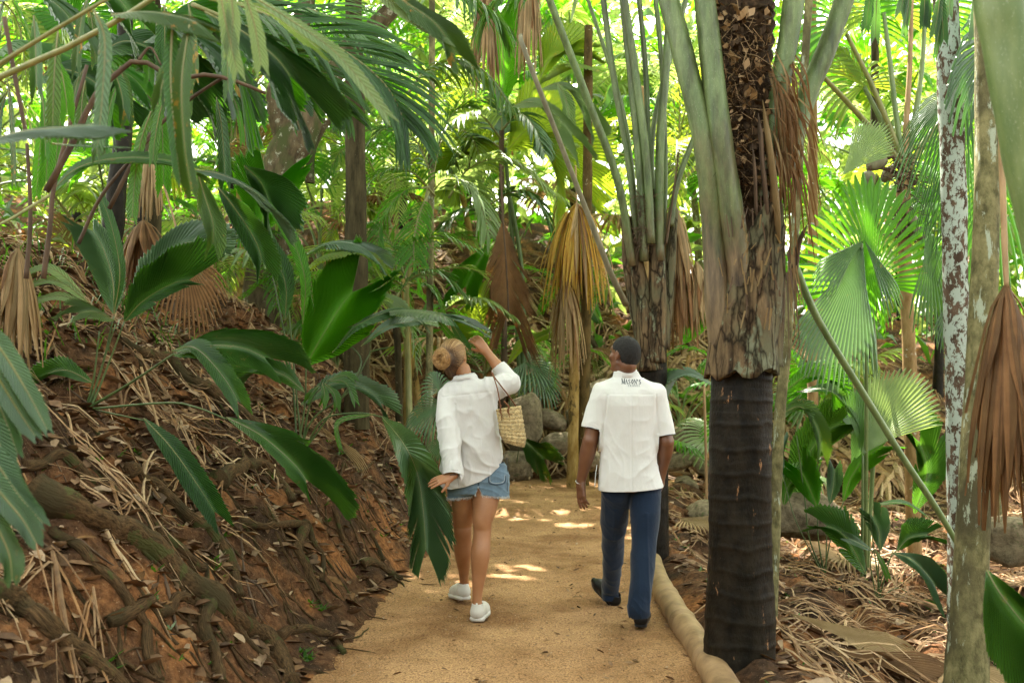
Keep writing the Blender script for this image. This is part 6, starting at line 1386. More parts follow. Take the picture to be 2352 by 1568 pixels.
def crumple(V, sc, seed):
    """sharp little creases"""
    x, y, z = V.T; a = vnoise(x * 3 + 5, y * 3, z * 3, seed) * 1.2
    n1 = 1 - np.abs(vnoise(x * sc + a, y * sc, z * sc * .6 + a, seed + 1)); n2 = 1 - np.abs(vnoise(x * sc * 1.9 - a, y * sc * 1.9, z * sc * 1.3, seed + 2))
    return (n1 ** 3) * .65 + (n2 ** 3) * .35 - .3
def ridge(t): return (1 - np.abs(np.sin(t))) ** 2
def T3(v): return np.array(v, float)

def skin_mat(name, c1, c2, rough=.42):
    m, N, L, b = mat(name); v = geo_vec(N, L, (1, 1, 1), 'pos'); n = noise_node(N, L, 9, 4, v); r = ramp(N, [(.35, c1), (.7, c2)]); L.new(n.outputs[0], r.inputs[0]); L.new(r.outputs[0], b.inputs['Base Color'])
    b.inputs['Roughness'].default_value = rough; b.inputs['Subsurface Weight'].default_value = .12; b.inputs['Subsurface Radius'].default_value = (.02, .008, .004); b.inputs['Subsurface Scale'].default_value = .5
    n2 = noise_node(N, L, 260, 2, v); L.new(bump(N, L, n2.outputs[0], .15, .001), b.inputs['Normal']); return m
SK_W = skin_mat('skin_tan', (.36, .160, .070), (.44, .210, .100)); SK_M = skin_mat('skin_brown', (.155, .065, .032), (.215, .095, .048), .38)
def cloth_mat(name, c, rough=.85, weave=900, b_=.25, var=.06, sheen=.2, tr=0.0):
    m, N, L, b = mat(name); v = geo_vec(N, L, (1, 1, 1), 'pos'); n = noise_node(N, L, 30, 4, v); lo = tuple(x * (1 - var) for x in c); r = ramp(N, [(.3, lo), (.7, c)]); L.new(n.outputs[0], r.inputs[0]); L.new(r.outputs[0], b.inputs['Base Color'])
    b.inputs['Roughness'].default_value = rough; b.inputs['Sheen Weight'].default_value = sheen; b.inputs['Specular IOR Level'].default_value = .2
    w = noise_node(N, L, weave, 2, v); w2 = noise_node(N, L, 45, 3, geo_vec(N, L, (1, 1, .5), 'pos')); p = bump(N, L, w.outputs[0], b_, .002); L.new(bump(N, L, w2.outputs[0], .25, .008, p), b.inputs['Normal'])
    if tr:
        t = N.new('ShaderNodeBsdfTranslucent'); t.inputs[0].default_value = (*c, 1); mx = N.new('ShaderNodeMixShader'); mx.inputs[0].default_value = tr; L.new(b.outputs[0], mx.inputs[1]); L.new(t.outputs[0], mx.inputs[2]); L.new(mx.outputs[0], N['Material Output'].inputs[0])
    return m
LINEN = cloth_mat('white_linen', (.74, .72, .70), tr=.12, var=.04); COTTON = cloth_mat('white_cotton', (.75, .745, .72), .8, var=.03)
DENIM = cloth_mat('denim', (.17, .255, .335), .9, 500, .5, .28); NAVY = cloth_mat('navy_trouser', (.0055, .018, .044), .75, 700, .2, .15); FRAY = cloth_mat('denim_fray', (.62, .66, .68))
LEATH = cloth_mat('black_leather', (.012, .012, .012), .38, 300, .1, .1, 0); SHOE = cloth_mat('cream_shoe', (.62, .59, .53), .7, 500, .3); SOLE = cloth_mat('cream_sole', (.66, .64, .58), .6); DARKM = cloth_mat('dark_sole', (.01, .01, .01), .6); NAVYT = cloth_mat('navy_thread', (.012, .025, .05), .8)

def hand(Fd, wrist, palm_dir, back_n, size, curl, spread=.12, thumb_side=1, thumb_out=.5, k=.006, tcurl=.25):
    """five fingers with knuckles on a palm; back_n points out of the back of the hand"""
    w = T3(wrist); d = T3(palm_dir); d /= np.linalg.norm(d); b = T3(back_n); b -= d * b.dot(d); b /= np.linalg.norm(b); sd = np.cross(d, b)
    s = size; pc = w + d * .052 * s
    Fd.cap(w - d * .01, w + d * .03 * s, .024 * s, .030 * s, .02, flat=b, fr=.66)
    for o in (-.024, -.008, .008, .024): Fd.cap(w + d * .02 * s + sd * o * .8 * s, w + d * .088 * s + sd * o * 1.15 * s, .015 * s, .0115 * s, .010)
    ln = (.068, .078, .073, .056)
    for i, o in enumerate((.030, .010, -.010, -.028)):
        o = o * thumb_side; a = o / .03 * spread; p = w + d * .088 * s + sd * o * s; dr = d * math.cos(a) + sd * math.sin(a)
        c = curl[i] if hasattr(curl, '__len__') else curl; ang = 0; r = .0090 * s
        for q, f in enumerate((.45, .31, .24)):
            ang += c * (.7, 1.0, .8)[q]; e = dr * math.cos(ang) - b * math.sin(ang); p2 = p + e * ln[i] * f * s
            Fd.cap(p, p2, r, r * .90, .004); p = p2; r *= .92
    ts = sd * thumb_side; p = w + d * .022 * s + ts * .020 * s - b * .004; e = (d * (1 - thumb_out * .5) + ts * thumb_out - b * tcurl); e /= np.linalg.norm(e)
    Fd.cap(p, p + e * .042 * s, .0145 * s, .0115 * s, .012); p = p + e * .042 * s
    e = e + d * .35 - b * tcurl * .8; e /= np.linalg.norm(e); Fd.cap(p, p + e * .030 * s, .0105 * s, .0095 * s, .004); p = p + e * .030 * s
    e = e + d * .2 - b * tcurl * .6; e /= np.linalg.norm(e); Fd.cap(p, p + e * .026 * s, .0095 * s, .0078 * s, .003)

def shoe(parent, heel, dirv, up, L_, W, kind, mats):
    """heel = ground contact at the back; dirv toe direction; up = sole normal"""
    h = T3(heel); d = T3(dirv); d /= np.linalg.norm(d); u = T3(up); u -= d * u.dot(d); u /= np.linalg.norm(u); sd = np.cross(d, u); st = .026 if kind == 'sneaker' else .018
    def A(x, y, z): return h + d * x * L_ + sd * y * W + u * z
    lo = np.min([A(-.1, -1, -.02), A(1.1, 1, .16), A(-.1, 1, .16), A(1.1, -1, -.02)], 0) - .06; hi = np.max([A(-.1, -1, -.02), A(1.1, 1, .16), A(-.1, 1, .16), A(1.1, -1, -.02)], 0) + .06
    Fd = Field(lo, hi, .0045)
    hh = .085 if kind == 'sneaker' else .075
    Fd.cap(A(.12, 0, st + .035), A(.14, 0, st + hh), W * .40, W * .36, .02)
    Fd.cap(A(.12, 0, st + .02), A(.45, 0, st + .022), W * .42, W * .44, .03); Fd.cap(A(.45, 0, st + .02), A(.74, .02, st + .012), W * .46, W * .44, .03)
    Fd.cap(A(.74, .02, st + .010), A(.90 if kind == 'sneaker' else .97, .0, st + .006), W * .42, W * (.32 if kind == 'sneaker' else .24), .03)
    Fd.cap(A(.25, 0, st + .055), A(.60, 0, st + .030), W * .30, W * .30, .03)
    # flat bottom
    sl, (X, Y, Z) = Fd._sub(lo, hi, 0); pz = (X - h[0]) * u[0] + (Y - h[1]) * u[1] + (Z - h[2]) * u[2]; Fd.d[sl] = np.maximum(Fd.d[sl], st * .6 - pz)
    V, Q = Fd.mesh(); pu = (V - h) @ u; px = (V - h) @ d
    V, Q, _ = cutv(V, Q, ~((pu > st + hh - .004) & (px < .5 * L_)) )
    o = link('shoe', mesh_from('shoe', V, Q, True, [mats[0]]), parent)
    md = o.modifiers.new('s', 'SOLIDIFY'); md.thickness = .005; md.offset = -1
    mb = MB(); out = [(0.0, 0.0), (.02, .30), (.10, .44), (.30, .42), (.50, .47), (.72, .52), (.88, .42), (.97, .22), (1.0, 0)]
    if kind != 'sneaker': out = [(0.0, 0.0), (.01, .26), (.07, .38), (.28, .36), (.50, .42), (.70, .46), (.88, .34), (1.0, .16), (1.03, 0)]
    ring = [(x, y) for x, y in out] + [(x, -y) for x, y in out[-2:0:-1]]; n = len(ring); V = []
    lv = [(-.006, .90), (.0, 1.0), (st * .55, 1.05), (st, .99)] if kind == 'sneaker' else [(0, .97), (.004, 1.0), (st * .8, 1.0), (st, .96)]
    for z, f in lv:
        for i, (x, y) in enumerate(ring):
            bumpy = (.006 * math.sin(i * 2.4) if kind == 'sneaker' and z == st * .55 else 0); xx = .5 + (x - .5) * (f + bumpy / L_)
            V.append(A(xx, y * 1.04 * f, max(z, 0) + (.010 if (kind == 'sneaker' and x > .85 and z < st) else 0) + (0.0)))
    Fc = [(l * n + i, l * n + (i + 1) % n, (l + 1) * n + (i + 1) % n, (l + 1) * n + i) for l in range(len(lv) - 1) for i in range(n)] + [tuple(reversed(range(n))), tuple(range((len(lv) - 1) * n, len(lv) * n))]
    mb.add(V, Fc); link('sole', mb.mesh('sole', [mats[1]]), o)
    if kind == 'sneaker':
        mb = MB(); 
        for x0, y0, x1, y1, z0, z1, r in ((.0, 0, .03, 0, st + .02, st + .088, .006), (.06, .36, .3, .33, st + .03, st + .012, .004), (.06, -.36, .3, -.33, st + .03, st + .012, .004), (.3, .33, .55, .2, st + .012, st + .06, .004), (.3, -.33, .55, -.2, st + .012, st + .06, .004)):
            tube(mb, crom([Vector(A(x0 - .005, y0, z0)), Vector(A((x0 + x1) / 2 - .004, (y0 + y1) / 2 * 1.03, (z0 + z1) / 2)), Vector(A(x1 - .004, y1, z1))], 8), r, 5)
        link('trim', mb.mesh('trim', [mats[1]]), o)
    return o

def arc_dist(V, c, f): return (V - c) @ f
SCL = 2352

# ============================== the woman
def build_woman():
    D = 6.45; base = (P(1083, 1400, 6.45).x, 6.45, 0.0)
    t = thing('person', base, 'woman in white linen shirt and denim shorts lifting a palm leaf with one hand', 'person', 'two people walking up the path')
    w = lambda x, y, d: T3(P(x, y, d))
    # joints
    sh_l, el_l, wr_l = w(1022, 908, 6.43), w(1033, 1000, 6.30), w(1040, 1092, 6.17)
    sh_r, el_r, wr_r = w(1128, 885, 6.45), w(1172, 878, 6.58), w(1116, 806, 6.62)
    hp_l, kn_l, an_l = w(1070, 1090, 6.47), w(1063, 1218, 6.58), w(1066, 1340, 6.82)
    hp_r, kn_r, an_r = w(1122, 1090, 6.47), w(1108, 1215, 6.38), w(1095, 1385, 6.33)
    neck0, neck1, hd = w(1072, 885, 6.48), w(1062, 850, 6.50), w(1043, 815, 6.52)
    Fd = Field((P(955, 1000, 6.2).x, 6.05, -.01), (P(1200, 1000, 6.6).x, 7.12, 1.88), .0055)
    # legs
    def leg(h_, k_, a_, heel):
        kb = (k_ - h_); m1 = h_ + kb * .5
        Fd.chain([h_, m1 + (0, -.005, 0), k_ + (0, 0, .05), k_, k_ + (a_ - k_) * .14 + (0, -.006, 0), k_ + (a_ - k_) * .34 + (0, -.016, 0), k_ + (a_ - k_) * .60 + (0, -.008, 0), k_ + (a_ - k_) * .82, a_], [.094, .083, .063, .058, .057, .061, .047, .034, .0295], .02)
        sh = a_ - k_
        if 0: Fd.cap(k_ - (0, .004, .02), k_ + sh * .30 + (0, -.016, 0), .052, .061, .03); Fd.cap(k_ + sh * .30 + (0, -.016, 0), k_ + sh * .62 + (0, -.006, 0), .061, .043, .03); Fd.cap(k_ + sh * .62 + (0, -.006, 0), a_, .042, .0285, .02)
        Fd.cap(a_, a_ + (0, -.012, -.04), .026, .026, .01); Fd.ell(a_ + (.022, .005, 0), (.012, .014, .014), .008); Fd.ell(a_ - (.022, -.005, 0), (.012, .014, .014), .008)
        Fd.cap(a_ - (0, 0, .02), heel + (0, .13, .045), .028, .026, .02)
    leg(hp_l, kn_l, an_l, an_l - (0, 0, .08)); leg(hp_r, kn_r, an_r, an_r - (0, 0, .08))
    # trunk under the clothes
    Fd.loft([.80, .92, 1.05, 1.2, 1.35, 1.42], [w(1096, 1100, D)[0], w(1097, 1090, D)[0], w(1090, 1000, D)[0], w(1085, 950, D)[0], w(1078, 900, D)[0], w(1074, 880, D)[0]], [6.47] * 6, [.14, .155, .115, .12, .11, .07], [.09, .10, .08, .08, .07, .05], .03)
    Fd.cap(sh_l + (.02, 0, -.02), neck0 + (0, 0, -.03), .036, .04, .03); Fd.cap(sh_r + (-.02, 0, -.02), neck0 + (0, 0, -.03), .036, .04, .03); Fd.cap(neck0, neck1, .050, .047, .02)
    # arms
    Fd.chain([sh_l + (.02, 0, -.02), (sh_l + el_l) / 2, el_l], [.036, .038, .035], .02); Fd.chain([el_l, el_l * .65 + wr_l * .35, wr_l], [.036, .037, .0235], .015)
    Fd.chain([sh_r + (-.02, 0, -.02), (sh_r + el_r) / 2, el_r], [.036, .038, .037], .02); Fd.chain([el_r, el_r * .62 + wr_r * .38, wr_r], [.037, .041, .026], .015)
    hand(Fd, wr_l, w(985, 1110, 6.14) - wr_l, (.05, -.6, .8), .98, (.04, .08, .14, .26), .16, -1, .6)
    hand(Fd, wr_r, w(1088, 772, 6.60) - wr_r, (.35, -.9, .15), 1.0, (.75, .8, .85, .9), .04, -1, .55, tcurl=.7)
    # head turned away, up and a little to the right
    f = T3((.42, .80, .42)); f /= np.linalg.norm(f); r_ = np.cross(f, (0, 0, 1)); r_ /= np.linalg.norm(r_); u_ = np.cross(r_, f); M_ = np.stack([r_, f, u_], 1)
    H = lambda x, y, z: hd + r_ * x + f * y + u_ * z
    Fd.ell(H(0, -.008, .012), (.073, .092, .088), .02, M_); Fd.ell(H(0, .035, -.045), (.055, .062, .070), .03, M_)
    Fd.ell(H(0, .075, -.085), (.022, .020, .018), .02, M_); Fd.cap(H(0, .092, .0), H(0, .108, -.028), .008, .012, .012); Fd.ell(H(0, .085, .022), (.05, .018, .012), .015, M_)
    Fd.ell(H(0, .096, -.055), (.024, .010, .007), .006, M_); Fd.ell(H(0, .092, -.066), (.020, .010, .008), .006, M_); Fd.ell(H(.028, .088, .006), (.013, .008, .008), .005, M_, True); Fd.ell(H(-.028, .088, .006), (.013, .008, .008), .005, M_, True)
    for sx in (1, -1): Fd.ell(H(.074 * sx, -.006, -.012), (.010, .017, .029), .006, M_); Fd.ell(H(.083 * sx, -.002, -.008), (.006, .009, .015), .003, M_, True)
    Fd.cap(neck1, H(0, -.02, -.07), .047, .052, .025)
    V, Q = Fd.mesh(); V = smooth_v(V, Q, 1, .35)
    body = link('body', mesh_from('body', V, Q, True, [SK_W]), t)
    for sx in (1, -1): mb = MB(); bm_sphere(mb, H(.028 * sx, .081, .006), .011); link('eye', mb.mesh('eye', [DARKM]), t)
    # hair: cap swept into a low bun
    Fd = Field(hd - .24, hd + .2, .0045); bun = w(1017, 823, 6.355)
    Fd.ell(H(0, -.016, .018), (.085, .103, .098), .02, M_); Fd.ell(H(0, -.05, -.035), (.066, .055, .070), .03, M_); Fd.ell(H(0, -.048, -.088), (.056, .050, .050), .03, M_); Fd.cap(H(-.01, -.085, -.02), bun + (.02, .03, 0), .045, .040, .03)
    bd = bun - H(0, -.04, 0); bd /= np.linalg.norm(bd); e1 = np.cross(bd, (0, 0, 1)); e1 /= np.linalg.norm(e1); e2 = np.cross(bd, e1)
    hairV = None
    V, Q = Fd.mesh(); rel = V - H(0, 0, 0); fy, fz, fx = rel @ f, rel @ u_, rel @ r_
    keep = ~(((fy > .055 - .35 * np.maximum(-fz, 0) + .12 * np.maximum(fz, 0)) & (fz < .07)) | ((fy > -.012) & (fz < -.005) & (np.abs(fx) > .05)) | (fz < -.128))
    V, Q, _ = cutv(V, Q, keep); n = normals(V, Q)
    q = V - bun; ang = np.arctan2(q @ e1, q @ e2); rd = np.sqrt((q @ e1) ** 2 + (q @ e2) ** 2)
    nz_ = vnoise(V[:, 0] * 14, V[:, 1] * 14, V[:, 2] * 14); V = V + n * (.0011 * np.sin(ang * 31 + 6 * nz_ + rd * 40) + .0007 * np.sin(ang * 83 + 9 * nz_) + .002 * nz_)[:, None]
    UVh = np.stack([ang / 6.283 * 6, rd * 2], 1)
    hm, N, L, b = mat('hair_blonde'); uvv = geo_vec(N, L, (9, 1.4, 1), 'uv'); n1 = noise_node(N, L, 2.2, 5, uvv, .65); r1 = ramp(N, [(.32, (.14, .065, .022)), (.50, (.35, .195, .075)), (.68, (.60, .40, .18))]); L.new(n1.outputs[0], r1.inputs[0]); b.inputs['Roughness'].default_value = .42
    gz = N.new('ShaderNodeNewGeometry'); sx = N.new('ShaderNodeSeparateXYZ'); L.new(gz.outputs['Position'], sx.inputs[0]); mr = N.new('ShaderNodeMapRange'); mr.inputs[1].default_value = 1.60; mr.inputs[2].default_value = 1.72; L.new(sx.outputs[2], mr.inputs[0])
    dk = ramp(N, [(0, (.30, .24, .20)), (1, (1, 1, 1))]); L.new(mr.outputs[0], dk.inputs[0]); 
    tu = N.new('ShaderNodeTexCoord'); su = N.new('ShaderNodeSeparateXYZ'); L.new(tu.outputs['UV'], su.inputs[0]); rg = ramp(N, [(.085, (.25, .2, .17)), (.115, (.4, .34, .3)), (.17, (1, 1, 1))]); L.new(su.outputs[1], rg.inputs[0])  # shade round the bun base, painted into the hair colour as a dark ring
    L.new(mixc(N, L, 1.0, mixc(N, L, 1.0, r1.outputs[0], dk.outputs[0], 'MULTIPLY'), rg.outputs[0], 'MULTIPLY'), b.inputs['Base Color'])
    hb, N4, L4, b4 = mat('hair_bun'); n4 = noise_node(N4, L4, 60, 5, geo_vec(N4, L4, (1, 1, 1), 'pos'), .65); r4 = ramp(N4, [(.3, (.20, .10, .035)), (.55, (.50, .29, .11)), (.7, (.70, .46, .20))]); L4.new(n4.outputs[0], r4.inputs[0]); L4.new(r4.outputs[0], b4.inputs['Base Color']); b4.inputs['Roughness'].default_value = .4
    uv2 = geo_vec(N, L, (40, 1.0, 1), 'uv'); n2 = noise_node(N, L, 2, 3, uv2); L.new(bump(N, L, n2.outputs[0], .7, .004), b.inputs['Normal'])
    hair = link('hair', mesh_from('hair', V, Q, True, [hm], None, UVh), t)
    # bun as a coil of strands
    mb = MB(); rnd = random.Random(5)
    for i in range(520):
        ph = rnd.uniform(0, 6.28); L_ = rnd.uniform(2.0, 4.6); rr = rnd.uniform(.014, .050); lift = .046 * math.sin(min(3.1, max(.0, (rr - .006) / .052 * 3.0))) ** .6; tl = rnd.uniform(-.022, .022); r2 = rnd.uniform(-.022, .022); c_ = []
        for k in range(14):
            a = ph + L_ * k / 13; c_.append(Vector(bun - bd * -1 * 0 + e1 * math.cos(a) * (rr + r2 * k / 13) * .98 + e2 * math.sin(a) * (rr + r2 * k / 13) * 1.12 + bd * (lift * .80 - .004 + tl * math.sin(a + ph))))
        tube(mb, c_, [.0007 + .0018 * math.sin(math.pi * k / 13) for k in range(14)], 4, 0, cap=False)
    Fb = Field(bun - .08, bun + .08, .0045); Fb.ell(bun, (.050, .056, .032), .01, np.stack([e1, e2, bd], 1)); Vb, Qb = Fb.mesh(); mb.add(Vb, Qb.tolist(), 0, [(float(x), float(y)) for x, y in zip(Vb[:, 0] * 40, Vb[:, 2] * 8)])
    for i in range(110):   # stray hairs
        a = H(rnd.uniform(-.07, .07), rnd.uniform(-.09, .03), rnd.uniform(-.06, .11)); d_ = a - H(0, 0, 0); d_ /= np.linalg.norm(d_); a = H(0, -.01, .01) + d_ * .098; e_ = T3((rnd.uniform(-1, 1), rnd.uniform(-1, 1), rnd.uniform(-1, .4)))
        tube(mb, crom([Vector(a), Vector(a + d_ * .012 + e_ * .012), Vector(a + d_ * .014 + e_ * .035)], 6), .0007, 3, 0, cap=False)
    for i in range(16):
        a = bun + bd * .01 + e1 * rnd.uniform(-.03, .03) - T3((.035, 0, 0)); tube(mb, crom([Vector(a), Vector(a + T3((-.015, 0, rnd.uniform(-.02, .02)))), Vector(a + T3((-.03, 0, rnd.uniform(-.03, .04))))], 5), .0007, 3, 0, cap=False)
    link('bun', mb.mesh('bun', [hb]), hair)
    # linen shirt
    Fd = Field((P(985, 1000, 6.3).x - .05, 6.05, .74), (P(1215, 1000, 6.6).x + .05, 6.98, 1.66), .0055)
    px = lambda x, d=D: P(x, 900, d).x
    zz = lambda y, d=D: P(1100, y, d).z
    ys = [1150, 1100, 1050, 1000, 950, 915, 895, 882, 872, 862]; Ls = [1005, 1008, 1016, 1020, 1018, 1012, 1010, 1022, 1040, 1050]; Rs = [1168, 1163, 1157, 1148, 1142, 1142, 1140, 1128, 1104, 1088]
    Fd.loft([zz(y) for y in ys], [(px(a) + px(b)) / 2 for a, b in zip(Ls, Rs)], [6.47] * 10, [(px(b) - px(a)) / 2 for a, b in zip(Ls, Rs)], [.150, .145, .138, .134, .132, .125, .112, .094, .074, .058], .03, 2.5)
    Fd.chain([sh_l + (.01, 0, .005), (sh_l + el_l) / 2 + (-.005, -.01, 0), el_l + (0, -.01, 0), (el_l + wr_l) / 2 + (.0, 0, 0), wr_l + (.003, 0, .0)], [.062, .066, .068, .064, .058], .022)
    Fd.chain([sh_r + (-.02, 0, -.01), (sh_r + el_r) / 2 + (0, 0, -.012), el_r + (-.005, 0, -.015)], [.070, .076, .068], .035)
    cu = el_r * .52 + wr_r * .48
    Fd.chain([el_r + (0, 0, -.01), cu, cu + (wr_r - el_r) * .1], [.066, .052, .050], .02)
    Fd.cap(w(1046, 868, 6.44), w(1092, 870, 6.44), .026, .026, .02)
    V, Q = Fd.mesh(); V = smooth_v(V, Q, 2, .5); n = normals(V, Q)
    # cuts: hem, cuffs, neck
    hx = np.interp(V[:, 0], [px(1000), px(1020), px(1040), px(1070), px(1105), px(1130), px(1150), px(1168)], [zz(1098), zz(1118), zz(1119), zz(1113), zz(1101), zz(1085), zz(1065), zz(1035)])
    hx = np.where(V[:, 1] > 6.5, hx + .05, hx)
    da = (wr_l - el_l) / np.linalg.norm(wr_l - el_l); s1 = (V - (wr_l - da * .012)) @ da; near1 = np.linalg.norm(V - wr_l, axis=1) < .13
    db = (wr_r - el_r) / np.linalg.norm(wr_r - el_r); s2 = (V - (cu + db * .01)) @ db; near2 = np.linalg.norm(V - cu, axis=1) < .14
    ra1 = np.linalg.norm(np.cross(V - wr_l, da), axis=1); ga = np.where(near1 & (ra1 < .085) & (V[:, 1] < 6.33) & (V[:, 0] < px(1064)), -s1, 1.0); gb = np.where(near2, -s2, 1.0); inarm = (np.linalg.norm(np.cross(V - el_l, da), axis=1) < .085) & ((V - el_l) @ da > 0) & (V[:, 0] < px(1062))
    gh = np.where(inarm & (V[:, 1] < 6.33), 1.0, V[:, 2] - hx); gn = np.where(n[:, 2] > .2, np.linalg.norm(V - T3(P(1066, 852, 6.47)), axis=1) - .050, 1.0)
    g = np.minimum(np.minimum(ga, gb), np.minimum(gh, gn))
    # folds
    x, y, z = V[:, 0], V[:, 1], V[:, 2]; wv = vnoise(x * 7, y * 7, z * 7, 3); wv2 = vnoise(x * 14, y * 14, z * 10, 5)
    back = np.clip(1 - np.abs(x - px(1085)) / .17, 0, 1)
    dxy = (x - px(1160)) * .55 + (z - zz(960)) ; fold1 = rid(dxy * 24 + wv * 3.2, V, 4, 5, -.35) * np.clip((zz(930) - z) / .15, 0, 1) * np.clip((x - px(1040)) / .15, 0, 1) * .013   # diagonal pulls to the right hip
    vert = rid((x - px(1080)) * 36 + wv * 2.6 + (z - zz(900)) * 3, V, 6, 6, -.4) * np.clip((zz(900) - z) / .06, 0, 1) * np.clip((z - zz(1010)) / .1, 0, 1) * .010 * back
    hor = rid((z + .35 * (x - px(1080))) * 38 + wv * 4, V, 5, 8, -.1) * np.clip((zz(985) - z) / .1, 0, 1) * .006
    sl_ = rid(((V - el_l) @ da + (x - px(1035)) * .7) * 30 + wv * 5, V, 7, 9, -.1) * (x < px(1060)) * .006; sr = rid(((V - cu) @ db) * 30 + wv * 5, V, 6, 2, -.2) * (x > px(1138)) * (z > zz(930)) * .008
    yoke = -.0022 * np.exp(-((z - zz(903) - .02 * np.sin((x - px(1085)) * 6)) / .005) ** 2) * (y < 6.45) * (x > px(1015)) * (x < px(1132))
    slit = -.006 * np.exp(-(((V - (sh_l + T3((.065, 0, 0)))) @ T3((1, 0, .12))) / .006) ** 2) * (z < zz(925)) * (z > zz(1080)) * (y < 6.45) * (x < px(1066))
    V = V + n * (fold1 + vert + hor + sl_ + sr + yoke + slit + .004 * wv2 + .003 * wv - .005 + .017 * crumple(V, 9, 71))[:, None]
    V, Q, _ = cutg(V, Q, g)
    so = link('shirt', mesh_from('shirt', V, Q, True, [LINEN]), t); md = so.modifiers.new('s', 'SOLIDIFY'); md.thickness = .0025; md.offset = 0
    # cuff of the lowered sleeve, collar fold
    mb = MB(); rng = 26; e1_ = np.cross(da, (0, 1, 0)); e1_ /= np.linalg.norm(e1_); e2_ = np.cross(da, e1_); VV = []
    for s_ in (-.088, -.084, -.03, .0, .004):
        rr = .0615 if s_ > -.086 else .058
        for k in range(rng): a = 2 * math.pi * k / rng; VV.append(wr_l + T3((.003, 0, 0)) + da * (s_ - .004 + .01 * math.cos(a)) + (e1_ * math.cos(a) + e2_ * math.sin(a) * .9) * (rr + .003 * math.sin(a * 5)))
    mb.add(VV, [(l * rng + k, l * rng + (k + 1) % rng, (l + 1) * rng + (k + 1) % rng, (l + 1) * rng + k) for l in range(4) for k in range(rng)])
    link('cuff', mb.mesh('cuff', [LINEN]), so)
    mb = MB(); NC = 24; VV = []; cc = T3(P(1068, 866, 6.47))
    for z_, r1_, r2_ in ((.0, .075, .066), (.024, .066, .058), (.030, .064, .057), (.010, .082, .074), (-.004, .088, .078)):
        for k in range(NC):
            a = math.pi * (1.02 + .96 * k / (NC - 1)) ; a = -math.pi * .08 - math.pi * .84 * k / (NC - 1)
            VV.append(cc + T3((math.cos(a) * r1_, math.sin(a) * r2_, z_ - .010 + .012 * math.cos(a * 1) + .001 * math.sin(k * 1.3))))
    mb.add(VV, [(l * NC + k, l * NC + k + 1, (l + 1) * NC + k + 1, (l + 1) * NC + k) for l in range(4) for k in range(NC - 1)])
    co = link('collar', mb.mesh('collar', [LINEN]), so); md = co.modifiers.new('s', 'SOLIDIFY'); md.thickness = .0025
    # denim shorts
    Fd = Field((px(1010), 6.2, .72), (px(1190), 6.75, 1.02), .005)
    Fd.loft([.79, .84, .90, .96, 1.0], [px(1099)] * 5, [6.47] * 5, [.178, .186, .190, .18, .165], [.125, .13, .132, .125, .12], .02, 2.4)
    Fd.cap(w(1064, 1100, 6.47), w(1062, 1155, 6.49), .094, .098, .03); Fd.cap(w(1134, 1100, 6.46), w(1136, 1150, 6.44), .096, .094, .03)
    V, Q = Fd.mesh(); V = smooth_v(V, Q, 1); n = normals(V, Q); x, y, z = V.T
    hem = np.where(x < px(1098), zz(1140) + (x - px(1060)) * .12, zz(1131) - (x - px(1098)) * .10 + 0.0); hem = hem + .05 * np.exp(-((x - px(1100)) / .018) ** 2)
    V = V + n * (.004 * ridge((z + .5 * np.abs(x - px(1099))) * 60 + 2 * vnoise(x * 9, y * 9, z * 9)) + .003 * vnoise(x * 20, y * 20, z * 20) - .008 * np.exp(-((x - px(1099)) / .006) ** 2) * (y < 6.47))[:, None]
    V3 = V; h3 = hem
    V, Q, u = cutg(V, Q, np.minimum(z - hem, .985 - z))
    sh = link('shorts', mesh_from('shorts', V, Q, True, [DENIM]), t); md = sh.modifiers.new('s', 'SOLIDIFY'); md.thickness = .003
    mb = MB(); rnd = random.Random(9); edge = V3[np.abs(V3[:, 2] - h3) < .003]
    for v in edge:
        for _ in range(2):
            q = Vector(v) + Vector((rnd.uniform(-.003, .003), rnd.uniform(-.003, .003), rnd.uniform(-.002, .005))); e_ = q + Vector((rnd.uniform(-.005, .005), rnd.uniform(-.005, .002), -rnd.uniform(.006, .017)))
            tube(mb, [q, q.lerp(e_, .5) + Vector((rnd.uniform(-.002, .002), 0, 0)), e_], .0010, 3, 0, cap=False)
    link('fringe', mb.mesh('fringe', [FRAY]), sh)
    bvh = BVHTree.FromPolygons([tuple(v) for v in V], [tuple(int(i) for i in q) for q in Q])
    mb = MB()
    def onsurf(x_, y_, off=.004):
        o = P(x_, y_, 6.0); d_ = (o - Vector((0, 0, CAMZ))).normalized(); h = bvh.ray_cast(o, d_); return (h[0] + h[1] * off if h[0] and h[1].y < 0 else (h[0] - Vector((0, off, 0)) if h[0] else P(x_, y_, 6.33)))
    pk = [(1123, 1094), (1124, 1108), (1140, 1113), (1158, 1108), (1161, 1092), (1162, 1070), (1130, 1072)]
    cc = [onsurf(*q) for q in pk]; tube(mb, crom(cc[:5], 24), .0022, 4, 0)
    cc = [onsurf(q[0] + (2 if q[0] < 1140 else -2), q[1] - 3) for q in pk]; tube(mb, crom(cc[:5], 24), .0014, 4, 1)
    tube(mb, crom([onsurf(1164, y_) for y_ in (1050, 1080, 1110, 1128)], 14), .0018, 4, 0)
    tube(mb, crom([onsurf(1100, y_) for y_ in (1102, 1108, 1114)], 8), .002, 4, 0)
    link('pocket_seam', mb.mesh('pocket_seam', [NAVYT, FRAY]), sh)
    # bracelet and shoes
    mb = MB(); tube(mb, [Vector(wr_l + da * .004 + (e1_ * math.cos(a) + e2_ * math.sin(a)) * .027) for a in np.linspace(0, 6.283, 20)], .003, 5); a = Vector(wr_l + T3((.027, -.01, 0)))
    tube(mb, [a, a + Vector((.006, 0, -.03)), a + Vector((.012, 0, -.07))], .001, 3); link('bracelet', mb.mesh('bracelet', [NAVYT]), t)
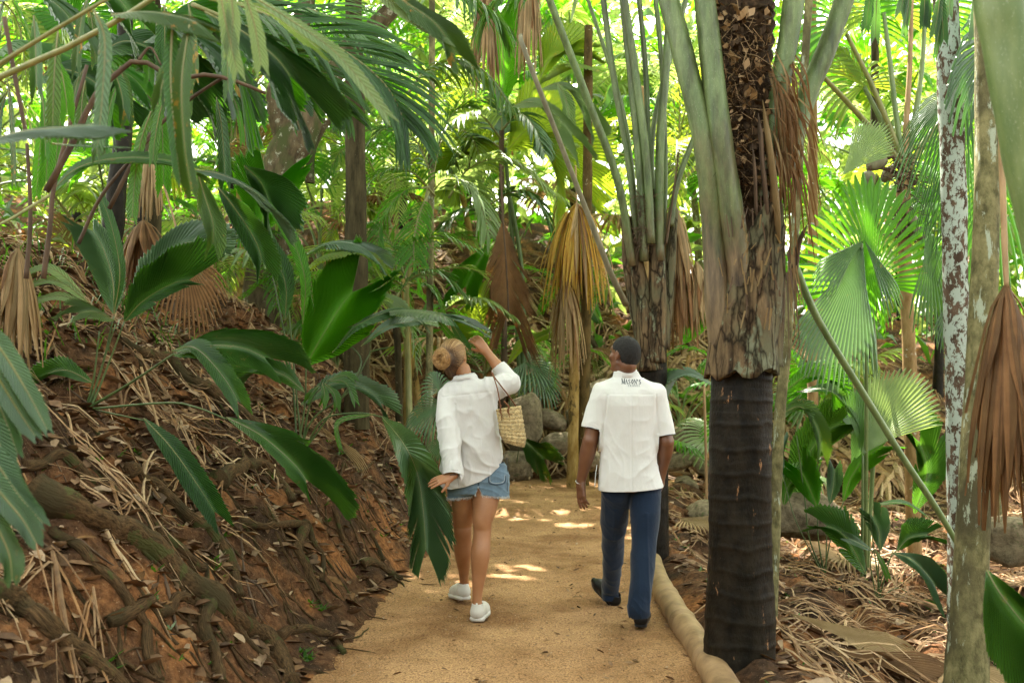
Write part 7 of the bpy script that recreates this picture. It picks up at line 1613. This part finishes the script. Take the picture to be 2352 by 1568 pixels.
    shoe(t, an_r + (0.0, -.055, -.102), (.16, 1, 0), (0, 0, 1), .262, .098, 'sneaker', (SHOE, SOLE))
    shoe(t, an_l + (0.012, -.05, -.098), (-.42, 1, -.12), (-.04, .12, 1), .262, .098, 'sneaker', (SHOE, SOLE))
    # straw bag on the shoulder: a thing of its own
    bg_ = thing('handbag', P(1176, 1000, 6.30), 'small woven straw bag with brown leather handles hanging from the shoulder of the woman', 'bag')
    mb = MB(); K = 40; ring = 44; V = []; U = []
    top = P(1168, 936, 6.36); bot = P(1182, 1020, 6.34); axv = (bot - top); H_ = axv.length
    for i in range(K + 1):
        s_ = i / K; c = top + axv * s_; rx = .074 + .002 * s_ - .018 * max(0, s_ - .8) / .2; ry = .055 + .012 * s_ - .012 * max(0, s_ - .85) / .15
        for k in range(ring):
            a = 2 * math.pi * k / ring; br = .0022 * math.sin(s_ * 2 * math.pi * 9) + .0016 * (1 if (k + (i // 2)) % 2 else -1)
            V.append(c + Vector((math.cos(a) * (rx + br), math.sin(a) * (ry + br), .012 * math.cos(a) * (1 - s_) - .018 * math.cos(a) * s_ * 0.9))); U.append((k / ring * 8, s_ * 5))
    Fc = [(i * ring + k, i * ring + (k + 1) % ring, (i + 1) * ring + (k + 1) % ring, (i + 1) * ring + k) for i in range(K) for k in range(ring)] + [tuple(range(K * ring, (K + 1) * ring))]
    mb.add(V, Fc, 0, U); sm, N, L, b = mat('straw_weave'); uvv = geo_vec(N, L, (6, 9, 1), 'uv'); ck = N.new('ShaderNodeTexChecker'); ck.inputs['Scale'].default_value = 1.0; ck.inputs[1].default_value = (.58, .44, .22, 1); ck.inputs[2].default_value = (.44, .31, .13, 1); L.new(uvv, ck.inputs[0])
    n1 = noise_node(N, L, 60, 3, geo_vec(N, L, (1, 1, 1), 'pos')); r1 = ramp(N, [(.35, (.62, .62, .62)), (.6, (1.15, 1.15, 1.15))]); L.new(n1.outputs[0], r1.inputs[0]); L.new(mixc(N, L, 1.0, ck.outputs[0], r1.outputs[0], 'MULTIPLY'), b.inputs['Base Color']); b.inputs['Roughness'].default_value = .7; L.new(bump(N, L, n1.outputs[0], .6, .004), b.inputs['Normal'])
    o = link('basket', mb.mesh('basket', [sm]), bg_); md = o.modifiers.new('s', 'SOLIDIFY'); md.thickness = .005
    mb = MB()
    for i in (1, 4.5, 8, 11.5, 15, 18.5, 22, 25.5, 29, 32.5, 36):   # braided courses
        s_ = i / K; c = top + axv * s_; rx = .076 + .002 * s_ - .018 * max(0, s_ - .8) / .2; ry = .057 + .012 * s_
        for st_ in (0, 1):
            pp = [c + Vector((math.cos(a) * (rx + .0022 * math.sin(a * 22 + st_ * 3.14)), math.sin(a) * (ry + .0022 * math.sin(a * 22 + st_ * 3.14)), .012 * math.cos(a) * (1 - s_) - .016 * math.cos(a) * s_ + .0035 * math.cos(a * 22 + st_ * 3.14))) for a in np.linspace(0, 6.283, 110)]
            tube(mb, pp, .0030, 4, 0, cap=False)
    link('braid', mb.mesh('braid', [sm]), bg_)
    STRAP = cloth_mat('strap_leather', (.20, .075, .03), .5, 300, .2, .2, 0)
    mb = MB(); shp = w(1137, 868, 6.37)
    tube(mb, crom([P(1187, 936, 6.40), P(1178, 922, 6.38), P(1158, 895, 6.35), Vector(shp), P(1130, 855, 6.43), P(1128, 862, 6.5)], 30), .0048, 6, 0)
    tube(mb, crom([P(1150, 942, 6.30), P(1148, 925, 6.31), P(1143, 895, 6.32), Vector(shp) + Vector((-.006, -.006, 0)), P(1129, 856, 6.42)], 30), .0040, 6, 0)
    for x0, d0 in ((1168, 6.30), (1150, 6.285)):
        for j in range(3): tube(mb, crom([P(x0 + j, 930, d0), P(x0 + 1 - j * 2, 945, d0 - .005), P(x0 + 2 + j * 2, 965 - 6 * j, d0 - .008)], 8), .0022, 4, 0)
    tube(mb, crom([P(1158, 921, 6.33), P(1166, 930, 6.31), P(1170, 937, 6.30)], 8), .006, 6, 0)
    link('handle', mb.mesh('handle', [STRAP]), bg_)

def bm_sphere(mb, c, r, m=0):
    V = []; c = np.array(c)
    for i in range(9):
        th = math.pi * i / 8
        for k in range(12): ph = 2 * math.pi * k / 12; V.append(c + r * np.array([math.sin(th) * math.cos(ph), math.sin(th) * math.sin(ph), math.cos(th)]))
    mb.add(V, [(i * 12 + k, i * 12 + (k + 1) % 12, (i + 1) * 12 + (k + 1) % 12, (i + 1) * 12 + k) for i in range(8) for k in range(12)], m)

# ============================== the man
def build_man():
    D = 6.3; w = lambda x, y, d: T3(P(x, y, d)); px = lambda x, d=D: P(x, 900, d).x; zz = lambda y, d=D: P(1440, y, d).z
    t = thing('person', (px(1440), D, 0), 'man in white short sleeved shirt and navy trousers with his head turned left', 'person', 'two people walking up the path')
    sh_l, el_l, wr_l = w(1380, 900, 6.32), w(1356, 1012, 6.30), w(1334, 1106, 6.36)
    sh_r, el_r, wr_r = w(1512, 905, 6.30), w(1530, 1015, 6.27), w(1521, 1085, 6.40)
    hp_l, kn_l, an_l = w(1413, 1110, 6.32), w(1408, 1245, 6.52), w(1403, 1362, 6.78)
    hp_r, kn_r, an_r = w(1482, 1110, 6.30), w(1478, 1240, 6.24), w(1466, 1398, 6.12)
    hd = w(1434, 812, 6.30); neck0, neck1 = w(1442, 885, 6.32), w(1436, 850, 6.32)
    Fd = Field((px(1305), 6.0, .02), (px(1565), 7.0, 1.84), .0055)
    def leg(h_, k_, a_):
        Fd.chain([h_, (h_ + k_) / 2, k_, k_ + (a_ - k_) * .35 + (0, -.01, 0), a_], [.082, .072, .050, .050, .034], .02); Fd.cap(a_, a_ + (0, .03, -.03), .034, .03, .02)
    leg(hp_l, kn_l, an_l); leg(hp_r, kn_r, an_r)
    Fd.loft([.82, .95, 1.1, 1.25, 1.38, 1.45], [px(1447)] * 6, [6.31] * 6, [.14, .14, .13, .14, .13, .09], [.10, .10, .09, .09, .08, .06], .03)
    Fd.cap(sh_l + (.02, 0, -.02), neck0 + (0, 0, -.03), .042, .05, .03); Fd.cap(sh_r + (-.02, 0, -.02), neck0 + (0, 0, -.03), .042, .05, .03); Fd.cap(neck0, neck1, .060, .056, .02)
    for a, e, r_ in ((sh_l, el_l, wr_l), (sh_r, el_r, wr_r)):
        Fd.chain([a + (0, 0, -.02), (a + e) / 2, e], [.044, .050, .045], .02); Fd.chain([e, e * .70 + r_ * .30, e * .3 + r_ * .7, r_], [.045, .047, .034, .0265], .015, flat=(1, 0, 0), fr=1.08)
    hand(Fd, wr_l, w(1336, 1160, 6.33) - wr_l, (-.75, -.55, .05), 1.06, (.22, .28, .34, .42), .06, 1, .55, tcurl=.3)
    hand(Fd, wr_r, w(1520, 1140, 6.44) - wr_r, (.9, -.3, 0), 1.05, (.4, .45, .5, .6), .04, -1, .4)
    f = T3((-.66, .74, .04)); f /= np.linalg.norm(f); r_ = np.cross(f, (0, 0, 1)); r_ /= np.linalg.norm(r_); u_ = np.cross(r_, f); M_ = np.stack([r_, f, u_], 1)
    H = lambda x, y, z: hd + r_ * x + f * y + u_ * z
    Fd.ell(H(0, -.010, .015), (.074, .095, .090), .02, M_); Fd.ell(H(0, .038, -.050), (.056, .058, .068), .03, M_); Fd.cap(H(-.05, .0, -.062), H(-.02, .070, -.096), .018, .016, .02); Fd.cap(H(.05, .0, -.062), H(.02, .070, -.096), .018, .016, .02)
    Fd.ell(H(0, .083, -.100), (.022, .016, .016), .015, M_); Fd.cap(H(0, .092, .006), H(0, .114, -.028), .007, .011, .008); Fd.ell(H(.012, .100, -.033), (.009, .010, .008), .005, M_); Fd.ell(H(-.012, .100, -.033), (.009, .010, .008), .005, M_)
    Fd.ell(H(0, .066, .034), (.050, .024, .016), .02, M_); Fd.ell(H(0, .096, -.056), (.024, .011, .007), .005, M_); Fd.ell(H(0, .094, -.069), (.021, .011, .008), .005, M_)
    for sx in (1, -1):
        Fd.ell(H(.030 * sx, .092, .008), (.014, .008, .008), .010, M_, True); Fd.ell(H(.050 * sx, .055, -.02), (.018, .02, .018), .02, M_)
        Fd.ell(H(.076 * sx, -.008, -.010), (.010, .018, .031), .006, M_); Fd.ell(H(.086 * sx, -.004, -.004), (.006, .010, .016), .003, M_, True); Fd.ell(H(.080 * sx, -.004, -.038), (.006, .008, .009), .004, M_)
    Fd.cap(neck1, H(0, -.03, -.075), .056, .058, .02)
    V, Q = Fd.mesh(); V = smooth_v(V, Q, 1, .35); link('body', mesh_from('body', V, Q, True, [SK_M]), t)
    for sx in (1, -1): mb = MB(); bm_sphere(mb, H(.030 * sx, .0775, .010), .011); link('eye', mb.mesh('eye', [DARKM]), t)
    # short hair
    Fh = Field(hd - .15, hd + .15, .0045); Fh.ell(H(0, -.014, .018), (.079, .100, .094), .02, M_); Fh.ell(H(0, -.052, -.02), (.062, .050, .062), .03, M_)
    V, Q = Fh.mesh(); rel = V - hd; fx, fy, fz = rel @ r_, rel @ f, rel @ u_
    hl = np.where(fz > .045, .070, .030 + .4 * np.maximum(fz - .0, 0)); keep = (fy < hl) & ~((fz < -.005) & (fy > -.030)) & ~((fz < .022) & (fy > .012)) & (fz > -.072 - .2 * np.maximum(fy + .05, 0))
    n = normals(V, Q); V = V + n * (.0022 * vnoise(V[:, 0] * 160, V[:, 1] * 160, V[:, 2] * 160))[:, None]; V, Q, _ = cutv(V, Q, keep)
    hm, N, L, b = mat('hair_black'); n1 = noise_node(N, L, 380, 2, geo_vec(N, L, (1, 1, 1), 'pos')); r1 = ramp(N, [(.4, (.004, .0035, .003)), (.7, (.018, .014, .011))]); L.new(n1.outputs[0], r1.inputs[0]); L.new(r1.outputs[0], b.inputs['Base Color']); b.inputs['Roughness'].default_value = .75; L.new(bump(N, L, n1.outputs[0], 1, .004), b.inputs['Normal'])
    link('hair', mesh_from('hair', V, Q, True, [hm]), t)
    # shirt
    Fd = Field((px(1318), 6.03, .82), (px(1562), 6.62, 1.62), .0055)
    ys = [1140, 1115, 1080, 1050, 1000, 960, 930, 908, 893, 878, 866, 852]; Ls = [1375, 1376, 1378, 1380, 1383, 1380, 1374, 1370, 1372, 1388, 1408, 1410]; Rs = [1524, 1521, 1512, 1508, 1504, 1508, 1514, 1520, 1518, 1500, 1474, 1466]
    Fd.loft([zz(y) for y in ys], [(px(a) + px(b)) / 2 for a, b in zip(Ls, Rs)], [6.31] * 12, [(px(b) - px(a)) / 2 for a, b in zip(Ls, Rs)], [.155, .150, .142, .136, .134, .138, .140, .132, .114, .092, .070, .060], .02, 2.5)
    dl = (el_l - sh_l) / np.linalg.norm(el_l - sh_l); dr = (el_r - sh_r) / np.linalg.norm(el_r - sh_r)
    Fd.chain([sh_l + (.012, 0, .0), (sh_l + el_l) / 2 + (.006, 0, 0), el_l + (.004, 0, 0)], [.066, .073, .078], .03); Fd.chain([sh_r + (-.012, 0, 0), (sh_r + el_r) / 2 + (-.004, 0, 0), el_r], [.066, .068, .072], .03)
    V, Q = Fd.mesh(); V = smooth_v(V, Q, 2, .5); n = normals(V, Q); x, y, z = V.T
    al = np.linalg.norm(np.cross(V - sh_l, dl), axis=1); ar = np.linalg.norm(np.cross(V - sh_r, dr), axis=1)
    inl = (al < .095) & (x < px(1375)); inr = (ar < .085) & (x > px(1508))
    sl1 = (V - w(1357, 983, 6.3)) @ (dl * .97 + T3((.02, 0, 0))); sr1 = (V - w(1528, 1000, 6.27)) @ dr
    hem = np.interp(x, [px(1376), px(1447), px(1521)], [zz(1125), zz(1123), zz(1117)]) + np.where(y > 6.33, .01, 0)
    g = np.where(inl & (z > zz(1062)), -sl1, 1.0); g = np.minimum(g, np.where(inr & (z > zz(1066)), -sr1, 1.0)); g = np.minimum(g, z - hem)
    g = np.minimum(g, np.where(z < zz(1086), np.abs(y - 6.32) - .008, 1.0)); g = np.minimum(g, zz(849) - z); g = np.minimum(g, np.where(z > zz(868), np.hypot(x - px(1438), y - 6.31) - .066, 1.0))
    g = np.minimum(g, np.where((z < zz(1062)) & (z > zz(1100)), np.minimum(x - px(1366), px(1534) - x), 1.0))
    wv = vnoise(x * 6, y * 6, z * 6, 13); wv2 = vnoise(x * 13, y * 13, z * 9, 15); xc = px(1445)
    arch = z - .9 * np.abs(x - xc); low = np.clip((zz(960) - z) / .12, 0, 1) * np.clip((z - zz(1118)) / .05, 0, 1)
    f1 = rid((z - .75 * (x - xc)) * 26 + wv * 4.4, V, 5, 3, -.15) * np.clip((x - xc + .0) / .1, 0, 1) * low * .010; f2 = rid((z + 1.3 * (x - xc)) * 19 + wv * 4.2 + 1, V, 4, 4, -.15) * np.clip((xc - x - .0) / .1, 0, 1) * low * .010
    f3 = rid((x - xc) * 22 + wv * 3 + 1.57, V, 4, 6, -.1) * np.clip((zz(900) - z) / .05, 0, 1) * np.clip((z - zz(1010)) / .1, 0, 1) * .005
    fs = (rid(((V - sh_l) @ dl + (x - px(1360)) * 1.2) * 22 + wv * 4, V, 6, 7, -.1) * inl + rid(((V - sh_r) @ dr - (x - px(1530)) * 1.2) * 22 + wv * 4, V, 6, 8, -.1) * inr) * .005
    seam = -.0016 * np.exp(-((z - zz(904)) / .004) ** 2) * (y < 6.3) * (x > px(1385)) * (x < px(1505)) - .003 * np.exp(-((x - xc) / .004) ** 2) * (y < 6.3) * (z < zz(906))
    arm = -.006 * (np.exp(-((x - px(1390) - (z - zz(930)) * .12) / .006) ** 2) + np.exp(-((x - px(1504) + (z - zz(930)) * .05) / .006) ** 2)) * (z < zz(905)) * (z > zz(995)) * (y < 6.32)
    V = V + n * (f1 + f2 + f3 + fs + seam + arm + .003 * wv2 + .003 * wv - .003 + .010 * crumple(V, 7, 81))[:, None]
    V, Q, _ = cutg(V, Q, g); so = link('shirt', mesh_from('shirt', V, Q, True, [COTTON]), t); md = so.modifiers.new('s', 'SOLIDIFY'); md.thickness = .0025; md.offset = 0
    bvh = BVHTree.FromPolygons([tuple(v) for v in V], [tuple(int(i) for i in q) for q in Q])
    def on(x_, y_, off=.0022):
        o = P(x_, y_, 5.9); d_ = (o - Vector((0, 0, CAMZ))).normalized(); h = bvh.ray_cast(o, d_)
        return (h[0] + (h[1] if h[1].dot(d_) < 0 else -h[1]) * off) if h[0] else None
    # stand collar
    mb = MB(); NC = 30; VV = []; cc = T3(P(1439, 862, 6.31))
    for z_, r1_, r2_ in ((-.012, .078, .070), (.010, .070, .064), (.034, .066, .061), (.037, .063, .058)):
        for k in range(NC): a = -math.pi * 1.25 + math.pi * 1.5 * k / (NC - 1); VV.append(cc + T3((math.cos(a) * r1_, math.sin(a) * r2_, z_ - .010 * max(0, math.sin(a)))))
    mb.add(VV, [(l * NC + k, l * NC + k + 1, (l + 1) * NC + k + 1, (l + 1) * NC + k) for l in range(3) for k in range(NC - 1)]); co = link('collar', mb.mesh('collar', [COTTON]), so); md = co.modifiers.new('s', 'SOLIDIFY'); md.thickness = .0025
    # navy piping at the sleeve hems
    for c0, dd_, r0, xl in ((w(1357, 983, 6.3), dl, .0775, 1), (w(1528, 1000, 6.27), dr, .0705, 1)):
        e1 = np.cross(dd_, (0, 1, 0)); e1 /= np.linalg.norm(e1); e2 = np.cross(dd_, e1); cen = (sh_l if xl and c0[0] < px(1440) else sh_r); cen = cen + dd_ * ((c0 - cen) @ dd_)
        mb = MB(); tube(mb, [Vector(cen + dd_ * -.001 + (e1 * math.cos(a) + e2 * math.sin(a)) * (r0 - .006)) for a in np.linspace(0, 6.283, 36)], .0028, 5, 0, cap=False); link('piping', mb.mesh('piping', [NAVYT]), so)
    # lettering on the yoke
    GL = {'M': [(0, 0, 0, 1, .10), (0, 1, .5, 0, .2), (.5, 0, 1, 1, .09), (1, 1, 1, 0, .2)], 'A': [(0, 0, .5, 1, .09), (.5, 1, 1, 0, .2), (.2, .35, .8, .35, .08)], 'S': [(.92, .82, .5, 1, .12), (.5, 1, .1, .75, .16), (.1, .75, .9, .27, .2), (.9, .27, .5, 0, .16), (.5, 0, .06, .2, .12)],
          'O': [(.5, 1, .05, .5, .18), (.05, .5, .5, 0, .18), (.5, 0, .95, .5, .18), (.95, .5, .5, 1, .18)], 'N': [(0, 0, 0, 1, .09), (0, 1, 1, 0, .2), (1, 0, 1, 1, .09)], "'": [(.4, 1, .2, .68, .22)], 'T': [(.5, 0, .5, 1, .18), (0, .97, 1, .97, .10)], 'R': [(.12, 0, .12, 1, .18), (.12, .97, .85, .76, .12), (.85, .76, .12, .52, .12), (.4, .5, 1, 0, .18)],
          'V': [(0, 1, .5, 0, .2), (.5, 0, 1, 1, .09)], 'E': [(.12, 0, .12, 1, .18), (.12, .97, .95, .97, .09), (.12, .5, .75, .5, .09), (.12, .04, .95, .04, .09)], 'L': [(.12, 0, .12, 1, .18), (.12, .04, .95, .04, .10)]}
    SER = {'M': [(0, 0), (1, 0), (0, 1), (1, 1)], 'A': [(0, 0), (1, 0)], 'N': [(0, 0), (0, 1), (1, 1)], 'T': [(.5, 0)], 'R': [(.12, 0), (1, 0)], 'V': [(0, 1), (1, 1)], 'L': [(.12, 1)], 'E': []}
    mb = MB()
    def seg(x0, y0, x1, y1, th):
        n_ = 5; L_ = math.hypot(x1 - x0, y1 - y0) + 1e-6; nx_, ny_ = -(y1 - y0) / L_ * th / 2, (x1 - x0) / L_ * th / 2; rows = []
        for i in range(n_ + 1):
            q = i / n_; a = on(x0 + (x1 - x0) * q + nx_, y0 + (y1 - y0) * q + ny_); b = on(x0 + (x1 - x0) * q - nx_, y0 + (y1 - y0) * q - ny_)
            if a is None or b is None: return
            rows.append((a, b))
        mb.add([p for r in rows for p in r], [(i * 2, i * 2 + 1, i * 2 + 3, i * 2 + 2) for i in range(n_)])
    def word(tx, x0, y0, dx, dy, wd, ht, gap, first=1.0):
        x = x0
        for ci, ch in enumerate(tx):
            hh = ht * (first if ci == 0 else 1.0); ww = wd * (1.15 if ch == 'M' else (.35 if ch == "'" else 1)); 
            Y0 = y0 + dy * (x - x0)
            for a, b, c, d, th in GL[ch]: seg(x + a * ww, Y0 - b * hh + dy * a * ww, x + c * ww, Y0 - d * hh + dy * c * ww, th * 9.0 * (ht / 12))
            for a, b in SER.get(ch, []): seg(x + a * ww - 1.5 * ht / 12, Y0 - b * hh, x + a * ww + 1.5 * ht / 12, Y0 - b * hh, .9 * ht / 12)
            x += ww + gap
    word("MASON'S", 1428.5, 881.5, 1, .02, 5.0, 10.5, 1.9, 1.12)
    word("TRAVEL", 1441.5, 888.0, 1, .0, 3.6, 4.6, 1.6, 1.0)
    link('lettering', mb.mesh('lettering', [NAVYT], False), so)
    mb = MB(); tube(mb, crom([P(1371, 1068, 6.30), P(1368, 1090, 6.28), P(1366, 1118, 6.27)], 10), .010, 6, 0, flat=.25); link('side_tab', mb.mesh('side_tab', [COTTON]), so)
    # trousers
    Fd = Field((px(1345), 5.95, .03), (px(1548), 7.05, 1.02), .0055)
    Fd.loft([.84, .90, .96, 1.0], [px(1447)] * 4, [6.31] * 4, [.190, .185, .180, .175], [.125, .13, .13, .125], .02, 2.4)
    hl_, hr_ = w(1414, 1125, 6.31), w(1481, 1125, 6.30)
    Fd.chain([hl_, (hl_ + kn_l) / 2 + (0, -.01, 0), kn_l + (0, -.01, 0), (kn_l + an_l) / 2 + (0, -.022, 0), an_l + (.004, -.012, .02), an_l + (.006, -.012, -.015)], [.098, .090, .075, .068, .068, .070], .03)
    Fd.chain([hr_, (hr_ + kn_r) / 2 + (.004, -.01, 0), kn_r + (.004, -.008, 0), (kn_r + an_r) / 2 + (.006, -.02, 0), an_r + (.0, -.01, .03), an_r + (.0, -.008, -.01)], [.100, .093, .080, .074, .070, .069], .03)
    V, Q = Fd.mesh(); V = smooth_v(V, Q, 2, .5); n = normals(V, Q); x, y, z = V.T; left = x < np.interp(z, [0.1, .8], [px(1436), px(1446)])
    wv = vnoise(x * 6, y * 6, z * 6, 33); wv2 = vnoise(x * 15, y * 15, z * 10, 35)
    ax_ = np.where(left, an_l[2], an_r[2]); kz = np.where(left, kn_l[2], kn_r[2])
    brk = rid((z - ax_) * 48 + wv * 5.0 + x * 14, V, 8, 3, -.3) * np.exp(-((z - ax_ - .03) / .06) ** 2) * .012
    kn = rid((z + .9 * (x - px(1447)) * np.where(left, 1, -1)) * 24 + wv * 4.5, V, 5, 5, -.05) * np.exp(-((z - kz - .03) / .2) ** 2) * .008
    hp = rid((z - .8 * np.abs(x - px(1447))) * 26 + wv * 4, V, 5, 6, -.1) * np.clip((z - .70) / .12, 0, 1) * .005
    cr = .004 * np.exp(-((x - np.where(left, px(1411), px(1478))) / .008) ** 2) * (y < 6.4) * (z < .7)
    V = V + n * (brk + kn + hp + cr + .004 * wv + .003 * wv2 - .003 + .010 * crumple(V, 6, 91))[:, None]
    V, Q, _ = cutg(V, Q, np.minimum(.885 - z, z - np.where(left, an_l[2] - .035 + (y - an_l[1]) * .35, an_r[2] - .035 + (y - an_r[1]) * .25)))
    tr = link('trousers', mesh_from('trousers', V, Q, True, [NAVY]), t); md = tr.modifiers.new('s', 'SOLIDIFY'); md.thickness = .003
    shoe(t, an_r + (.004, -.060, -.098), (.22, 1, 0), (0, 0, 1), .285, .092, 'dress', (LEATH, DARKM))
    shoe(t, an_l + (.028, -.045, -.088), (-.62, 1, .55), (.25, -.42, 1), .285, .094, 'dress', (LEATH, DARKM))
    # chain bracelet
    mb = MB(); dv = (wr_l - el_l) / np.linalg.norm(wr_l - el_l); e1 = np.cross(dv, (0, 1, 0)); e1 /= np.linalg.norm(e1); e2 = np.cross(dv, e1); c0 = wr_l + dv * .008
    for k in range(26):
        a = 2 * math.pi * k / 26; q = c0 + (e1 * math.cos(a) * 1.05 + e2 * math.sin(a) * .92) * .0325 + dv * .006 * math.cos(a); tg = -e1 * math.sin(a) + e2 * math.cos(a); ot = e1 * math.cos(a) + e2 * math.sin(a); v1 = dv if k % 2 else ot
        tube(mb, [Vector(q + (tg * math.cos(b) * .0055 + v1 * math.sin(b) * .0035)) for b in np.linspace(0, 6.283, 9)], .0013, 4, 0, cap=False)
    sm, N, L, b = mat('silver'); b.inputs['Metallic'].default_value = 1; b.inputs['Base Color'].default_value = (.8, .78, .74, 1); b.inputs['Roughness'].default_value = .25
    link('bracelet', mb.mesh('bracelet', [sm]), t)
build_woman(); build_man()
